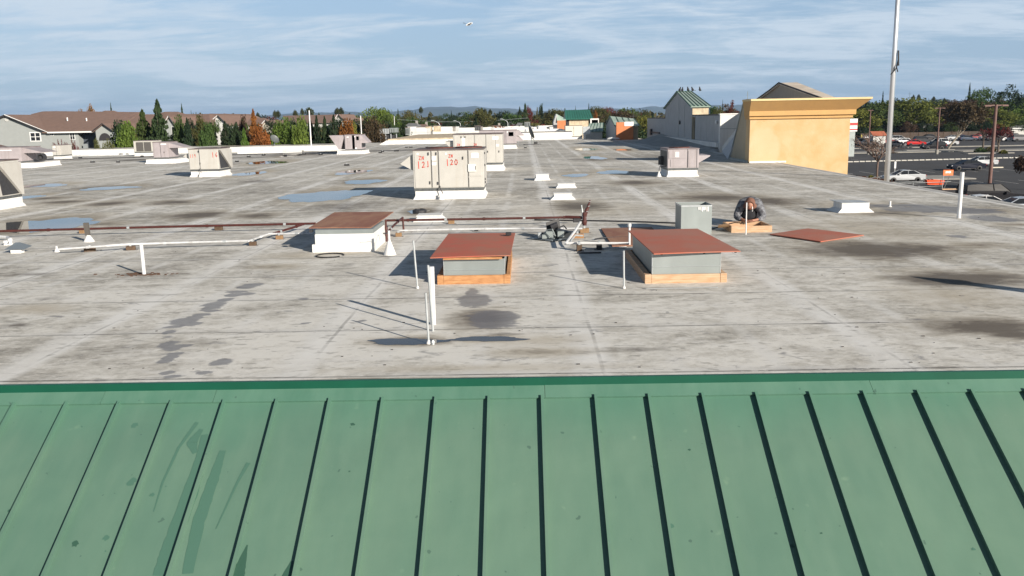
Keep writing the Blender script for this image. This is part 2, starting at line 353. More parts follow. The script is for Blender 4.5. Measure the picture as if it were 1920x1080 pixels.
def deck_material():
    m = bpy.data.materials.new('weathered_roof_coating'); m.use_nodes = True; t = m.node_tree; b = t.nodes['Principled BSDF']
    g = nn(t, 'ShaderNodeTexCoord').outputs['Object']; s = nn(t, 'ShaderNodeSeparateXYZ'); lk(t, g, s.inputs[0]); x, y = s.outputs[0], s.outputs[1]
    def at(n): q = nn(t, 'ShaderNodeAttribute', attribute_name=n); return q.outputs['Fac']
    big = noise(t, mapping(t, g, (.16, .24, 1)), 1, 5, .6, .6)
    strk = noise(t, mapping(t, g, (.8, 1.0, 1), (0, 0, R(-4))), 1, 6, .66, 1.0)
    strk2 = noise(t, mapping(t, g, (2.8, 3.4, 1), (0, 0, R(7))), 1, 5, .7, .8)
    fine = noise(t, mapping(t, g, (1, 1.1, 1)), 8, 8, .75, .4)
    diag = noise(t, mapping(t, g, (.5, 2.2, 1), (0, 0, R(38))), 1, 5, .6, .6)
    v = M(t, 'ADD', M(t, 'MULTIPLY', big, .26), M(t, 'ADD', M(t, 'MULTIPLY', strk, .22), M(t, 'ADD', M(t, 'MULTIPLY', strk2, .20), M(t, 'ADD', M(t, 'MULTIPLY', fine, .18), M(t, 'MULTIPLY', diag, .14)))))
    v = M(t, 'ADD', M(t, 'MULTIPLY', M(t, 'SUBTRACT', v, .5), 1.45), .5)
    v = M(t, 'SUBTRACT', v, M(t, 'MULTIPLY', ramp(t, M(t, 'DIVIDE', y, 60.0), [(0.0, 0.0), (.12, .35), (.3, .8), (1.0, 1.0)]), .050)); v = M(t, 'ADD', v, .028)
    c = ramp(t, v, [(.39, (.29, .272, .24)), (.44, (.40, .38, .34)), (.485, (.51, .488, .44)), (.525, (.595, .573, .522)), (.585, (.72, .70, .65))])
    # worn coating flakes and scuffs
    wob = M(t, 'MULTIPLY', M(t, 'SUBTRACT', noise(t, g, .35, 3), .5), .09)
    def lines(coord, period, wd, soft, off=0.0):
        q = M(t, 'FRACT', M(t, 'ADD', M(t, 'DIVIDE', M(t, 'ADD', coord, wob), period), off)); q = M(t, 'ABSOLUTE', M(t, 'SUBTRACT', q, .5))
        return ramp(t, M(t, 'MULTIPLY', q, period), [(0.0, 1.0), (wd, 1.0), (min(wd+soft, 1), 0.0)])
    br = ramp(t, noise(t, mapping(t, g, (.5, .5, 1)), 1.0, 4, .7), [(.42, 0.0), (.58, 1.0)])
    br2 = ramp(t, noise(t, mapping(t, g, (.9, .9, 1), loc=(9, 4, 0)), 1.0, 4, .7), [(.34, .40), (.56, 1.0)])
    # pale bands over the laps that run away from the viewer
    c = mix(t, M(t, 'MULTIPLY', M(t, 'MULTIPLY', lines(x, 3.05, .10, .14, .27), br2), .95), c, (.76, .75, .72))
    c = mix(t, M(t, 'MULTIPLY', M(t, 'MULTIPLY', lines(x, 1.02, .035, .09), br), .7), c, (.70, .69, .66))
    c = mix(t, M(t, 'MULTIPLY', M(t, 'MULTIPLY', lines(y, 1.95, .03, .10, .4), br), .62), c, (.60, .59, .565))
    c = mix(t, M(t, 'MULTIPLY', M(t, 'MULTIPLY', lines(y, 1.95, .012, .016, .43), br2), .8), c, (.11, .105, .10))
    c = mix(t, M(t, 'MULTIPLY', M(t, 'MULTIPLY', lines(x, 3.05, .012, .016, .25), br), .42), c, (.12, .115, .11))
    # scratches
    sk = nn(t, 'ShaderNodeTexNoise'); sk.inputs['Scale'].default_value = 1; sk.inputs['Detail'].default_value = 4; lk(t, mapping(t, g, (5, 12, 1), (0, 0, R(5))), sk.inputs['Vector'])
    c = mix(t, M(t, 'MULTIPLY', ramp(t, sk.outputs['Fac'], [(.60, 0.0), (.67, 1.0)]), .42), c, (.15, .14, .125))
    c = mix(t, M(t, 'MULTIPLY', ramp(t, noise(t, mapping(t, g, (1.8, 3.5, 1), loc=(5, 5, 5)), 1, 6, .7), [(.56, 0.0), (.63, 1.0)]), .5), c, (.70, .685, .65))
    c = mix(t, M(t, 'MULTIPLY', ramp(t, noise(t, mapping(t, g, (7, 12, 1), (0, 0, R(-20)), (2, 8, 1)), 1, 5, .7), [(.585, 0.0), (.64, 1.0)]), .5), c, (.76, .74, .70))
    n1 = noise(t, mapping(t, g, (1.0, 1.6, 1)), 2.2, 6, .66, .5)
    def st(name, lo, hi, k): return ramp(t, M(t, 'ADD', at(name), M(t, 'MULTIPLY', M(t, 'SUBTRACT', n1, .5), k)), [(lo, 0.0), (hi, 1.0)])
    be = M(t, 'MULTIPLY', st('beige', .08, .5, .5), .65); c = mix(t, be, c, (.44, .385, .295))
    da = M(t, 'MULTIPLY', st('dark', .10, .62, 1.0), .85); c = mix(t, da, c, (.105, .09, .078))
    we = M(t, 'MULTIPLY', st('wet', .15, .30, 1.25), .72); c = mix(t, we, c, (.17, .172, .19))
    lk(t, c, b.inputs['Base Color'])
    ro = M(t, 'SUBTRACT', .78, M(t, 'MULTIPLY', we, .35)); lk(t, ro, b.inputs['Roughness']); b.inputs['Specular IOR Level'].default_value = .12
    bp = nn(t, 'ShaderNodeBump'); bp.inputs['Strength'].default_value = .35; bp.inputs['Distance'].default_value = .02
    lk(t, M(t, 'ADD', M(t, 'MULTIPLY', strk2, .6), M(t, 'MULTIPLY', fine, .5)), bp.inputs['Height']); lk(t, bp.outputs[0], b.inputs['Normal'])
    return m
deckm = deck_material(); me.materials.append(deckm)
deck = bpy.data.objects.new('roof_deck', me); COL.objects.link(deck); deck.parent = store
MB().box(XL, XE-.02, 0.02, LY(YB), 0, RZ-.02).build('wall', mat('store_outer_wall', (.42, .36, .27), .85, var=.1, vscale=.5), store)
# raised metal edge on the right-hand side
MB().prism([(XE-.16, RZ+.003), (XE-.04, RZ+.02), (XE+.05, RZ+.02), (XE+.05, RZ-.18), (XE+.0, RZ-.18)], LY(YB), 'y', 0).build('roof_edge_coping', mat('dirty_edge_metal', (.62, .60, .56), .8, var=.25, vscale=1.5), store)
# green front: fascia, ridge cap, sloping pans, standing seams
green = bpy.data.materials.new('green_standing_seam_metal'); green.use_nodes = True
def green_mat(m, ca, cb, cc, stains=True):
    t = m.node_tree; b = t.nodes['Principled BSDF']; g = nn(t, 'ShaderNodeTexCoord').outputs['Object']
    n1 = noise(t, mapping(t, g, (.35, .6, .6)), 1, 5, .6, .3); n2 = noise(t, mapping(t, g, (5, 1.2, 1.2)), 1, 5, .6)
    c = mix(t, ramp(t, n1, [(.35, 0.0), (.65, 1.0)]), ca, cb); c = mix(t, M(t, 'MULTIPLY', ramp(t, n2, [(.4, 0.0), (.75, 1.0)]), .35), c, cc)
    sp_ = noise(t, g, 11, 2, .5); c = mix(t, M(t, 'MULTIPLY', ramp(t, sp_, [(.735, 0.0), (.75, 1.0)]), .6), c, (.05, .10, .08))
    sp2 = noise(t, mapping(t, g, loc=(3, 3, 3)), 6, 2, .5); c = mix(t, M(t, 'MULTIPLY', ramp(t, sp2, [(.72, 0.0), (.80, 1.0)]), .2), c, (.30, .42, .29))
    if stains:
        s = nn(t, 'ShaderNodeSeparateXYZ'); lk(t, g, s.inputs[0])
        up = ramp(t, M(t, 'ADD', s.outputs[2], M(t, 'MULTIPLY', M(t, 'SUBTRACT', n2, .5), .5)), [(0.0, 0.0), (1.0, 1.0)])
        edge = M(t, 'SUBTRACT', M(t, 'ADD', s.outputs[2], -(RZ-.40)), 0.0)
        f = ramp(t, M(t, 'ADD', M(t, 'MULTIPLY', edge, 3.0), M(t, 'MULTIPLY', M(t, 'SUBTRACT', noise(t, mapping(t, g, (1.2, .5, .5)), 1, 4), .5), 1.8)), [(.0, 0.0), (1.0, 1.0)])
        c = mix(t, M(t, 'MULTIPLY', f, .45), c, (.06, .20, .135))
    lk(t, c, b.inputs['Base Color']); b.inputs['Roughness'].default_value = .48; b.inputs['Specular IOR Level'].default_value = .4
    bp = nn(t, 'ShaderNodeBump'); bp.inputs['Strength'].default_value = .4; bp.inputs['Distance'].default_value = .05; lk(t, noise(t, mapping(t, g, (1, .6, .6)), 1.8, 2), bp.inputs['Height']); lk(t, bp.outputs[0], b.inputs['Normal'])
green_mat(green, (.128, .222, .162), (.098, .188, .140), (.16, .25, .185))
greencap = bpy.data.materials.new('green_ridge_cap_metal'); greencap.use_nodes = True; green_mat(greencap, (.12, .235, .175), (.075, .185, .13), (.17, .29, .22), False)
greenf = mat('deep_green_new_metal', (.006, .085, .050), .4, var=.15, vscale=2)
greend = mat('dark_green_seam', (.035, .105, .078), .5, var=.2, vscale=3)
XF0, XF1 = -9.5, 11.5
def meet(px, py, a, nrm):      # sight line with a plane
    d = ray(px, py); t = (a-CAM).dot(nrm)/d.dot(nrm); return CAM+d*t
zf_top = RZ+.012; yf = YF-.03
zf_bot = W(960, 722.5, yf).z
nS = Vector((0, -math.sin(slope), math.cos(slope))); A0 = Vector((0, yf-.012, zf_bot))
capend = meet(960, 746, A0, nS); A1 = A0-nS*.02
pan_top = meet(960, 742, A1, nS); LEN = 3.6
def ry(v): return (v[0], v[1]-YF, v[2])
MB().box(XF0, XF1, LY(yf-.012), LY(yf+.03), zf_bot, zf_top).build('fascia', greenf, store)
cs = [XF0, -4.15, -3.05, .17, 3.32, XF1]
for i in range(5):
    x0, x1 = cs[i]+(.002 if i else 0), cs[i+1]-.002
    o = .0015*(i % 2); q = [(x0, A0.y, A0.z+o), (x1, A0.y, A0.z+o), (x1, capend.y, capend.z+o), (x0, capend.y, capend.z+o)]
    MB().slab([ry(p) for p in q], .016, (0, 0, 1)).build('ridge_cap', greencap, store)
dn = Vector((0, -math.cos(slope), -math.sin(slope)))
q0 = Vector((0, pan_top.y, pan_top.z))
q = [(XF0, q0.y, q0.z), (XF1, q0.y, q0.z), (XF1, (q0+dn*LEN).y, (q0+dn*LEN).z), (XF0, (q0+dn*LEN).y, (q0+dn*LEN).z)]
MB().slab([ry(p) for p in q], .01).build('metal_pan', green, store)
seam_px = [27, 125, 222, 322, 420, 519, 617, 716, 814, 912, 1009, 1109, 1209, 1308, 1409, 1511, 1615, 1718, 1820]
sx = [meet(p, 750-(p-960)*.0165, A1, nS).x for p in seam_px]
d0 = (sx[-1]-sx[0])/18; sx = [sx[0]+d0*i for i in range(-4, 24)]
for x in sx:
    m_ = MB(); a = q0+dn*.03
    for (o1, o2, h0, h1) in ((-.008, .008, 0, .040), (-.014, .012, .034, .046)):
        pts = []
        for L in (0, LEN-.05):
            c_ = a+dn*L
            for (xx, hh) in ((x+o1, h0), (x+o2, h0), (x+o2, h1), (x+o1, h1)): p = c_+nS*hh; pts.append(ry((xx, p.y, p.z)))
        m_.add(pts, [(0, 1, 2, 3), (7, 6, 5, 4), (0, 4, 5, 1), (1, 5, 6, 2), (2, 6, 7, 3), (3, 7, 4, 0)])
    m_.build('standing_seam', greend if 0 else green, store)
# smears and wet streaks lying on the green pans
stain_m = mat('dried_water_streak', (.072, .160, .118), .42)
dark_m = mat('old_dark_smear', (.04, .10, .07), .4)
def smear(pts, wd, m, nm='water_streak'):
    L = [meet(p[0], p[1], A1, nS)+nS*.003 for p in pts]; v = []; rr = random.Random(int(pts[0][0]))
    sub = []
    for i in range(len(L)-1):
        for k in range(8): sub.append((L[i].lerp(L[i+1], k/8), wd[i]+(wd[i+1]-wd[i])*k/8))
    sub.append((L[-1], wd[-1]))
    for i, (p, w_) in enumerate(sub):
        d = (sub[min(i+1, len(sub)-1)][0]-sub[max(0, i-1)][0]).normalized(); a = d.cross(nS).normalized()
        v += [p-a*w_*(1+rr.uniform(-.07, .07)), p+a*w_*(1+rr.uniform(-.07, .07))]
    v = [ry(p) for p in v]; f = [(2*i, 2*i+1, 2*i+3, 2*i+2) for i in range(len(sub)-1)]
    MB().add(v, f).build(nm, m, store, fix=False)
smear([(384, 815), (378, 860), (355, 930), (318, 1030), (298, 1080)], [.03, .055, .07, .07, .055], stain_m)
smear([(418, 845), (400, 900), (372, 980), (352, 1076)], [.03, .05, .055, .045], stain_m)
smear([(466, 868), (445, 905), (405, 992)], [.02, .012, .005], stain_m)
smear([(370, 792), (335, 840), (305, 905), (288, 960)], [.02, .014, .010, .004], stain_m)
smear([(378, 805), (360, 830), (366, 850)], [.02, .05, .02], stain_m)
smear([(464, 1022), (452, 1060), (444, 1090)], [.004, .04, .06], dark_m); smear([(548, 1052), (535, 1090)], [.01, .05], dark_m)
for (x, y, r_) in ((247, 903, .04), (285, 928, .022), (311, 912, .008), (199, 1009, .028), (252, 798, .03), (141, 1020, .03), (1259, 986, .02), (1293, 843, .012), (655, 884, .008), (20, 958, .02), (1485, 1024, .016), (198, 1034, .008), (661, 796, .018), (1540, 1000, .01), (1825, 1030, .015)):
    c_ = meet(x, y, A1, nS)+nS*.002; rr = random.Random(x); v = []
    a = Vector((1, 0, 0)); b_ = dn
    for k in range(12): t_ = k/12*6.283; r2 = r_*rr.uniform(.6, 1.25); v.append(ry(c_+a*math.cos(t_)*r2*1.2+b_*math.sin(t_)*r2))
    MB().add(v, [tuple(range(12))]).build('dirt_spot', dark_m if rr.random() < .6 else stain_m, store, fix=False)
# puddles
wat = bpy.data.materials.new('rain_water'); wat.use_nodes = True; b = wat.node_tree.nodes['Principled BSDF']
b.inputs['Base Color'].default_value = (.045, .045, .047, 1); b.inputs['Roughness'].default_value = .02; b.inputs['IOR'].default_value = 1.5; b.inputs['Specular IOR Level'].default_value = .25
for i, (px, py, rx, ry_) in enumerate(PUD[:-1]):
    c = G(px, py); ax = (G(px+rx, py).x-G(px-rx, py).x)/2; b0 = G(px, py-ry_).y; b1 = G(px, py+ry_).y; ay = (b0-b1)/2; yc = (b0+b1)/2
    rr = random.Random(i*7+1); ph = [rr.random()*6.28 for _ in range(6)]; N = 72; ring = []
    for k in range(N):
        t_ = k/N*6.2832; r_ = 1+.12*math.sin(2*t_+ph[0])+.10*math.sin(3*t_+ph[1])+.07*math.sin(5*t_+ph[2])+.05*math.sin(9*t_+ph[3])+.03*math.sin(17*t_+ph[4])
        ring.append((c.x+ax*r_*math.cos(t_), yc+ay*r_*math.sin(t_), RZ+.004))
    # fan from centre so concave outlines stay clean
    o = MB().add([(c.x, yc, RZ+.004)]+ring, [(0, 1+k, 1+(k+1) % N) for k in range(N)]).build('puddle', wat); struct(o)
    me_ = o.data
# ------------------------------------------------------------------ rooftop air handlers
STROKES = {'Z': [[(0, 1), (.8, 1), (0, 0), (.85, .05)]], 'N': [[(0, 0), (.1, 1), (.7, .05), (.85, 1)]], '1': [[(.3, 1.05), (.35, -.15)]],
           '2': [[(.0, .8), (.3, 1), (.6, .8), (.5, .5), (0, 0), (.75, .1)]], '0': [[(.3, 1), (0, .6), (.1, .1), (.5, 0), (.8, .4), (.7, .9), (.3, 1)]],
           '9': [[(.6, .7), (.2, .6), (.1, .9), (.5, 1), (.6, .7), (.5, 0)]], '6': [[(.6, 1), (.15, .6), (.15, .15), (.5, 0), (.6, .35), (.2, .4)]], 'l': [[(.3, 1.05), (.35, .1), (.1, .08)]]}
def write(mb, s, x, z, h, wch, th, y):
    for ch in s:
        for st in STROKES[ch]:
            for a, b_ in zip(st[:-1], st[1:]):
                p = Vector((x+a[0]*wch, z+a[1]*h)); q = Vector((x+b_[0]*wch, z+b_[1]*h)); d = (q-p).normalized(); n = Vector((-d.y, d.x))*th/2; p -= d*th*.4; q += d*th*.4
                mb.prism([tuple(p-n), tuple(q-n), tuple(q+n), tuple(p+n)], .003, 'y', y-.003)
        x += wch*1.35
def rtu(label, x0, x1, y0, y1, h, curb=.3, body=tan_unit, top=tan_top, panels=(), doors=(), hoods=(), fans=(), text=(), plates=(), handles=(), curb_ext=(0, 0, 0, 0), louvres=(), group='rooftop air handling units', pipe=True, side_coil=False, rz=0, sides=(), sgap=None):
    ox, oy = (x0+x1)/2, y0; T = thing('air_handling_unit', label, 'air conditioner', (ox, oy, RZ), rz, group)
    w2 = (x1-x0)/2; dd = y1-y0; i = .04
    e = curb_ext
    cb = MB(); a0, a1, b0, b1 = -w2+i-e[0], w2-i+e[1], i-e[2], dd-i+e[3]
    cb.box(a0, a1, b0, b1, .0, curb)
    f = .07; cb.add([(a0-f, b0-f, .002), (a1+f, b0-f, .002), (a1+f, b1+f, .002), (a0-f, b1+f, .002), (a0-.003, b0-.003, .11), (a1+.003, b0-.003, .11), (a1+.003, b1+.003, .11), (a0-.003, b1+.003, .11)], [(0, 1, 5, 4), (1, 2, 6, 5), (2, 3, 7, 6), (3, 0, 4, 7)])
    cb.build('curb', white, T)
    MB().box(-w2+.015, w2-.015, .015, dd-.015, curb+.002, curb+.09).build('base_rail', rail, T)
    z0 = curb+.092
    MB().bbox(-w2, w2, 0, dd, z0, h-.035, .012).build('cabinet', body, T)
    MB().bbox(-w2-.02, w2+.02, -.02, dd+.02, h-.034, h, .012).build('top_panel', top, T)
    H = h-.05-z0
    for (fa, fb, za, zb) in panels:     # raised access panels on the front
        xa = -w2+fa*2*w2; xb = -w2+fb*2*w2
        MB().bbox(xa+.008, xb-.008, -.016, -.001, z0+.02+za*H, z0+zb*H-.01, .004).build('access_panel', body, T)
    for (fa, fb, za, zb) in sides:      # panels on the right-hand side
        MB().bbox(w2+.001, w2+.016, fa*dd+.008, fb*dd-.008, z0+.02+za*H, z0+zb*H-.01, .004).build('access_panel', body, T)
    if sgap:                            # dark triangle painted as the shaded gap beside a slanting side flap
        g0, g1, g2 = [k*dd for k in sgap]; zt_ = z0+H*.93; zb_ = z0+H*.03
        MB().prism([(g0, zt_), (g1, zb_), (g2, zb_)], .012, 'x', w2+.002).build('gap_shade', steel, T)
        MB().prism([(g0+.01, zt_+.03), (dd*.99, zt_+.03), (dd*.99, zb_-.04), (g2+.03, zb_-.04)], .09, 'x', w2+.002).build('side_flap', body, T)
    if doors:
        for d_ in doors:
            xa = -w2+d_*2*w2; MB().box(xa-.006, xa+.006, -.014, -.0005, z0+.01, h-.04).build('seam', steel, T)
    for (fx, fz) in handles:
        MB().box(-w2+fx*2*w2-.014, -w2+fx*2*w2+.014, -.05, -.017, z0+fz*H-.045, z0+fz*H+.045).build('latch', steel, T)
    for (fa, fb, za, zb) in plates:
        MB().box(-w2+fa*2*w2, -w2+fb*2*w2, -.021, -.0165, z0+za*H, z0+zb*H).build('label_plate', paper, T)
    for (fa, fb, za, zb) in louvres:
        xa, xb = -w2+fa*2*w2, -w2+fb*2*w2; lv = MB(); n = 9
        for k in range(n):
            zz = z0+(za+(zb-za)*(k+.1)/n)*H; lv.box(xa, xb, -.03, -.002, zz, zz+.25*(zb-za)*H/n)
        MB().box(xa, xb, -.012, -.001, z0+za*H, z0+zb*H).build('coil', mat('condenser_coil', (.13, .12, .11), .7) if 'condenser_coil' not in bpy.data.materials else bpy.data.materials['condenser_coil'], T)
        lv.build('coil_guard', bpy.data.materials['dark_steel'], T)
    for hd in hoods:                      # (side, y from, y to, reach, z low fraction, z high fraction, style)
        s, ya, yb, rch, zl, zh, sty = hd; X = w2*s; zl = z0+zl*H; zh = z0+zh*H
        if sty == 'down': pl = [(X, zh), (X+s*rch, zl+(zh-zl)*.42), (X, zl)]
        elif sty == 'open': pl = [(X, zh), (X+s*rch*.3, zh), (X+s*rch, zl+(zh-zl)*.05), (X+s*rch, zl), (X, zl)]
        elif sty == 'flag': pl = [(X, zh), (X+s*rch, zh), (X+s*rch*.95, zh-.05), (X, zl)]
        elif sty == 'awning': pl = [(X, zh), (X+s*rch, zh-(zh-zl)*.55), (X+s*rch, zh-(zh-zl)*.62), (X, zh-(zh-zl)*.62)]
        elif sty == 'flap': pl = [(X, zh), (X+s*rch*.55, zh), (X+s*rch, zl), (X+s*rch*.86, zl)]; MB().box(min(X+s*.004, X+s*rch*.5), max(X+s*.004, X+s*rch*.5), ya+.25, yb-.02, zl, zh-.12).build('hood_interior', steel, T)
        elif sty == 'mist': pl = [(X+s*.0, zh), (X+s*rch, zh), (X+s*rch*.42, zl), (X+s*rch*.30, zl)]; MB().box(min(X+s*.004, X+s*rch*.42), max(X+s*.004, X+s*rch*.42), ya+.35, yb-.02, zl, zh-.12).build('hood_interior', steel, T)
        MB().prism(pl, yb-ya, 'y', ya).build('intake_hood', body, T)
        if sty in ('down', 'open', 'awning'):
            q = MB().box(min(X, X+s*.012), max(X, X+s*.012), ya+.05, yb-.05, zl+.04, zh-.06); q.build('filter_screen', steel, T)
    for (fx, fy, r_) in fans:
        cx_, cy_ = -w2+fx*2*w2, fy*dd; MB().lathe([(r_+.03, h-.001), (r_+.03, h+.03), (r_, h+.03), (r_, h+.006)], 20, (cx_, cy_, 0)).build('fan_shroud', mat('rusty_fan_ring', (.12, .035, .025), .7) if 'rusty_fan_ring' not in bpy.data.materials else bpy.data.materials['rusty_fan_ring'], T)
        g_ = MB()
        for k in range(8): t_ = k*math.pi/8; g_.tube([(cx_+r_*math.cos(t_), cy_+r_*math.sin(t_), h+.028), (cx_-r_*math.cos(t_), cy_-r_*math.sin(t_), h+.028)], .006, 4)
        for k in range(1, 5): g_.tube([(cx_+r_*k/5*math.cos(t_*math.pi/8), cy_+r_*k/5*math.sin(t_*math.pi/8), h+.034) for t_ in range(17)], .005, 4)
        g_.build('fan_guard', steel, T)
    for (s, fx, fz, hh) in text:
        m_ = MB(); write(m_, s, -w2+fx*2*w2, z0+fz*H, hh, hh*.62, .024 if hh > .13 else .018, -.0175); m_.build('painted_marking', redpaint, T)
    if pipe:
        MB().tube([(-w2*.25, -.03, z0+.05), (-w2*.25, -.10, z0+.02), (-w2*.18, -.12, curb*.8), (-w2*.22, -.16, .13)], .018, 6).build('gas_pipe', steel, T)
        MB().lathe([(.10, .003), (.085, .03), (.03, .17), (.03, .2)], 12, (-w2*.22, -.16, 0)).build('pipe_boot', white, T)
    return T
def gx_(px, py): return G(px, py).x
# --- the large beige unit in the middle
a = G(776, 375); b_ = G(907, 371.5); yU = (a.y+b_.y)/2
U1 = rtu('large beige air handler with red ZN 121 and ZN 120 painted on its front', a.x, b_.x+.03, yU, yU+2.15, 1.58, .27,
    panels=((0.02, .255, 0, 1), (.265, .355, 0, 1), (.365, .775, 0, 1), (.785, .97, .0, .28), (.785, .97, .29, 1)),
    doors=(.26, .36, .78), handles=((.225, .93), (.335, .93), (.235, .15), (.345, .13), (.71, .80)), plates=((.83, .93, .8, .93), (.27, .33, .75, .86), (.27, .33, .62, .70), (.06, .085, .91, .95), (.46, .485, .90, .945)),
    fans=((.33, .62, .42), (.76, .62, .42)), hoods=((-1, .12, 1.7, .42, .47, .93, 'down'),), side_coil=True,
    text=(('ZN', .09, .77, .11, ), ('12', .065, .56, .18), ('l', .198, .565, .18), ('ZN', .51, .82, .09), ('120', .475, .62, .16)))
MB().box(-.17*1+.80, .87, -.055, -.022, .86, 1.10).build('disconnect_box', mat('pale_switch_box', (.7, .69, .65), .5), U1)
MB().box(.855, .875, -.058, -.056, .92, 1.04).build('switch_handle', steel, U1)
cp = MB()
for zz in (1.38, 1.0, .55, .45): cp.box((b_.x-a.x+.03)/2+.001, (b_.x-a.x+.03)/2+.03, .5, .56, zz, zz+.07)
cp.build('side_latch', steel, U1)
a = G(852, 321); b_ = G(943, 320); y_ = b_.y
rtu('beige air handler just behind the big red marked unit', a.x, b_.x, y_, y_+2.6, 1.80, .30,
    panels=((.02, .2, 0, 1), (.21, .43, 0, 1), (.44, .66, 0, 1), (.67, .85, 0, 1), (.86, .98, 0, 1)), doors=(.43, .66), handles=((.17, .93), (.25, .93), (.93, .40), (.70, .40)),
    plates=((.18, .24, .55, .9), (.8, .92, .82, .93), (.87, .93, .58, .66)), hoods=((-1, .2, 2.2, .42, .40, .78, 'flag'),), text=(('ZN', .08, .62, .1), ('ZN', .42, .62, .1)), pipe=False, curb_ext=(0, .05, 0, 0))
a = G(899, 280); b_ = G(969, 278.5); y_ = b_.y
rtu('mauve air handler with triangular right hood beside the satellite dish', a.x, b_.x, y_, y_+2.6, 1.55, .33, mauve, mauve_top,
    panels=((.02, .4, 0, 1), (.41, .66, 0, 1), (.72, .98, 0, 1), (.78, .92, .55, .9)), doors=(.67, .71), plates=((.74, .77, .85, .93),), hoods=((1, .1, 2.2, .62, .60, 1.0, 'open'), (1, .1, 2.2, .55, .18, .55, 'open')), pipe=False)
a = G(1252.5, 332); b_ = G(1303, 329.5); y_ = a.y
U4 = rtu('mauve air handler with rust spots and white right hood near the yellow wall', a.x-.03, b_.x+.05, y_, y_+2.0, 1.16, .27, mauve, mauve_top,
    panels=((.09, .50, .05, .48), (.03, .60, .5, .93), (.65, .92, .03, .95)), doors=(.64, .935), plates=((.25, .36, .6, .88),), hoods=((1, .15, 1.7, .50, .24, .66, 'flag'),), fans=((.5, .5, .4),), pipe=False)
w2 = (b_.x-a.x+.08)/2; cp = MB()
for k in range(5): cp.box(-w2-.012, -w2-.001, .12+k*.36, .42+k*.36, .42, 1.05)
cp.build('side_coil', steel, U4)
MB().tube([(-w2-.02, .3, .42), (-w2-.28, .3, .42), (-w2-.30, .3, .2)], .016, 6).build('gas_pipe', steel, U4)
MB().lathe([(.12, .003), (.10, .02), (.02, .2), (.02, .24)], 12, (-w2-.30, .3, 0)).build('pipe_boot', white, U4)
MB().lathe([(.14, .45), (.14, .8), (.0, .82)], 10, (-w2-.06, 1.2, 0)).build('vent_cowl', steel, U4)
def XR(px, Y): return W(px, 300, Y).x
a = G(357, 329); y_ = 42.6
rtu('beige air handler with faded red markings beside a blue puddle', XR(354, y_), XR(432.5, y_+1.8), y_, y_+1.8, 1.36, .27,
    panels=((.02, .36, 0, 1), (.37, .98, 0, 1)), doors=(.365,), handles=((.35, .9), (.38, .3)), hoods=((-1, .2, 1.6, .34, .50, .88, 'down'),),
    text=(('119', .05, .62, .13), ('16', .80, .62, .2)), sgap=(.05, .12, .85))
# left border unit
qa = G(45, 385.5)
U6 = rtu('tall beige air handler cut by the left border with dark triangle standing for its hood gap', qa.x-2.22, qa.x, qa.y-4.3, qa.y, 1.52, .30,
    panels=((.02, .98, 0, 1),), sides=((.02, .30, 0, 1), (.31, .60, 0, 1), (.61, .70, 0, 1)), sgap=(.70, .74, .96), curb_ext=(.1, .04, 0, 0), pipe=False)
MB().box(2.22/2+.018, 2.22/2+.03, 2.5, 2.75, .55, .80).build('louvre', rail, U6); MB().tube([(1.11+.02, 2.05, .95), (1.11+.10, 2.0, .95), (1.11+.12, 2.0, .3), (1.11+.12, 2.0, .1)], .022, 6).build('gas_pipe', steel, U6); MB().lathe([(.16, .003), (.13, .03), (.03, .2), (.03, .24)], 12, (1.11+.14, 2.0, 0)).build('pipe_boot', white, U6)
# far left pair
y_ = 55.4
rtu('long mauve air handler with dark awning and round fan at far left', XR(38, y_)-3.0, XR(79, y_+3.3), y_+.9, y_+3.3, 1.30, .30, mauve, mauve_top, panels=((.02, .5, 0, 1), (.51, .98, 0, 1)), sides=((.02, .3, 0, 1), (.32, .65, 0, 1), (.67, .98, 0, 1)),
    plates=((.5, .78, .80, .86),), hoods=((1, .3, 2.2, 1.2, .35, .98, 'awning'),), curb_ext=(.2, 1.1, .88, .3), pipe=False)
q_ = W(93, 293.5, y_+2.2); o = MB().lathe([(.26, 0), (.26, .3), (.18, .3), (.17, .12), (.05, .1)], 18).xf(Matrix.Rotation(math.pi/2, 4, 'X')).build('fan_drum', steel); o.location = (q_.x, y_+1.4, q_.z); tag(o, 'round dark fan drum beneath the mauve awning at far left', 'fan')
y_ = 68.0
rtu('half beige half mauve air handler just right of the round fan unit', XR(100, y_), XR(137, y_+1.8), y_, y_+1.8, 1.15, .28, tan_unit, mauve_top, panels=((.02, .5, 0, 1), (.55, .95, .1, .95)), doors=(.5,), sides=((.05, .95, .1, .9),), plates=((.2, .5, .8, .9),), pipe=False)
y_ = 73.5
rtu('pale condenser cabinet with two dark coil panels by the parapet', XR(253, y_), XR(306, y_+1.8), y_, y_+1.8, 1.26, .26, mat('pale_condenser_paint', (.52, .51, .46), .6, var=.1), mauve_top, panels=((.02, .12, 0, 1),), louvres=((.13, .50, .04, .92), (.53, .90, .04, .92)), sides=((.05, .95, .05, .95),), pipe=False)
y_ = 58.2
rtu('mauve air handler with long curb and grey awning between two pale units', XR(288.5, y_+.8), XR(336, y_+2.6), y_+.8, y_+2.6, 1.40, .28, mauve, mauve_top, panels=((.02, .50, 0, 1), (.52, .97, 0, 1)), doors=(.51,), handles=((.75, .35),), sides=((.03, .97, .02, .98),), plates=((.55, .92, .86, .93),),
    hoods=((1, .2, 1.7, 1.0, .42, .98, 'awning'),), curb_ext=(.25, .75, .78, 0), pipe=False)
a = G(636, 289.5); b_ = G(697, 288); y_ = a.y
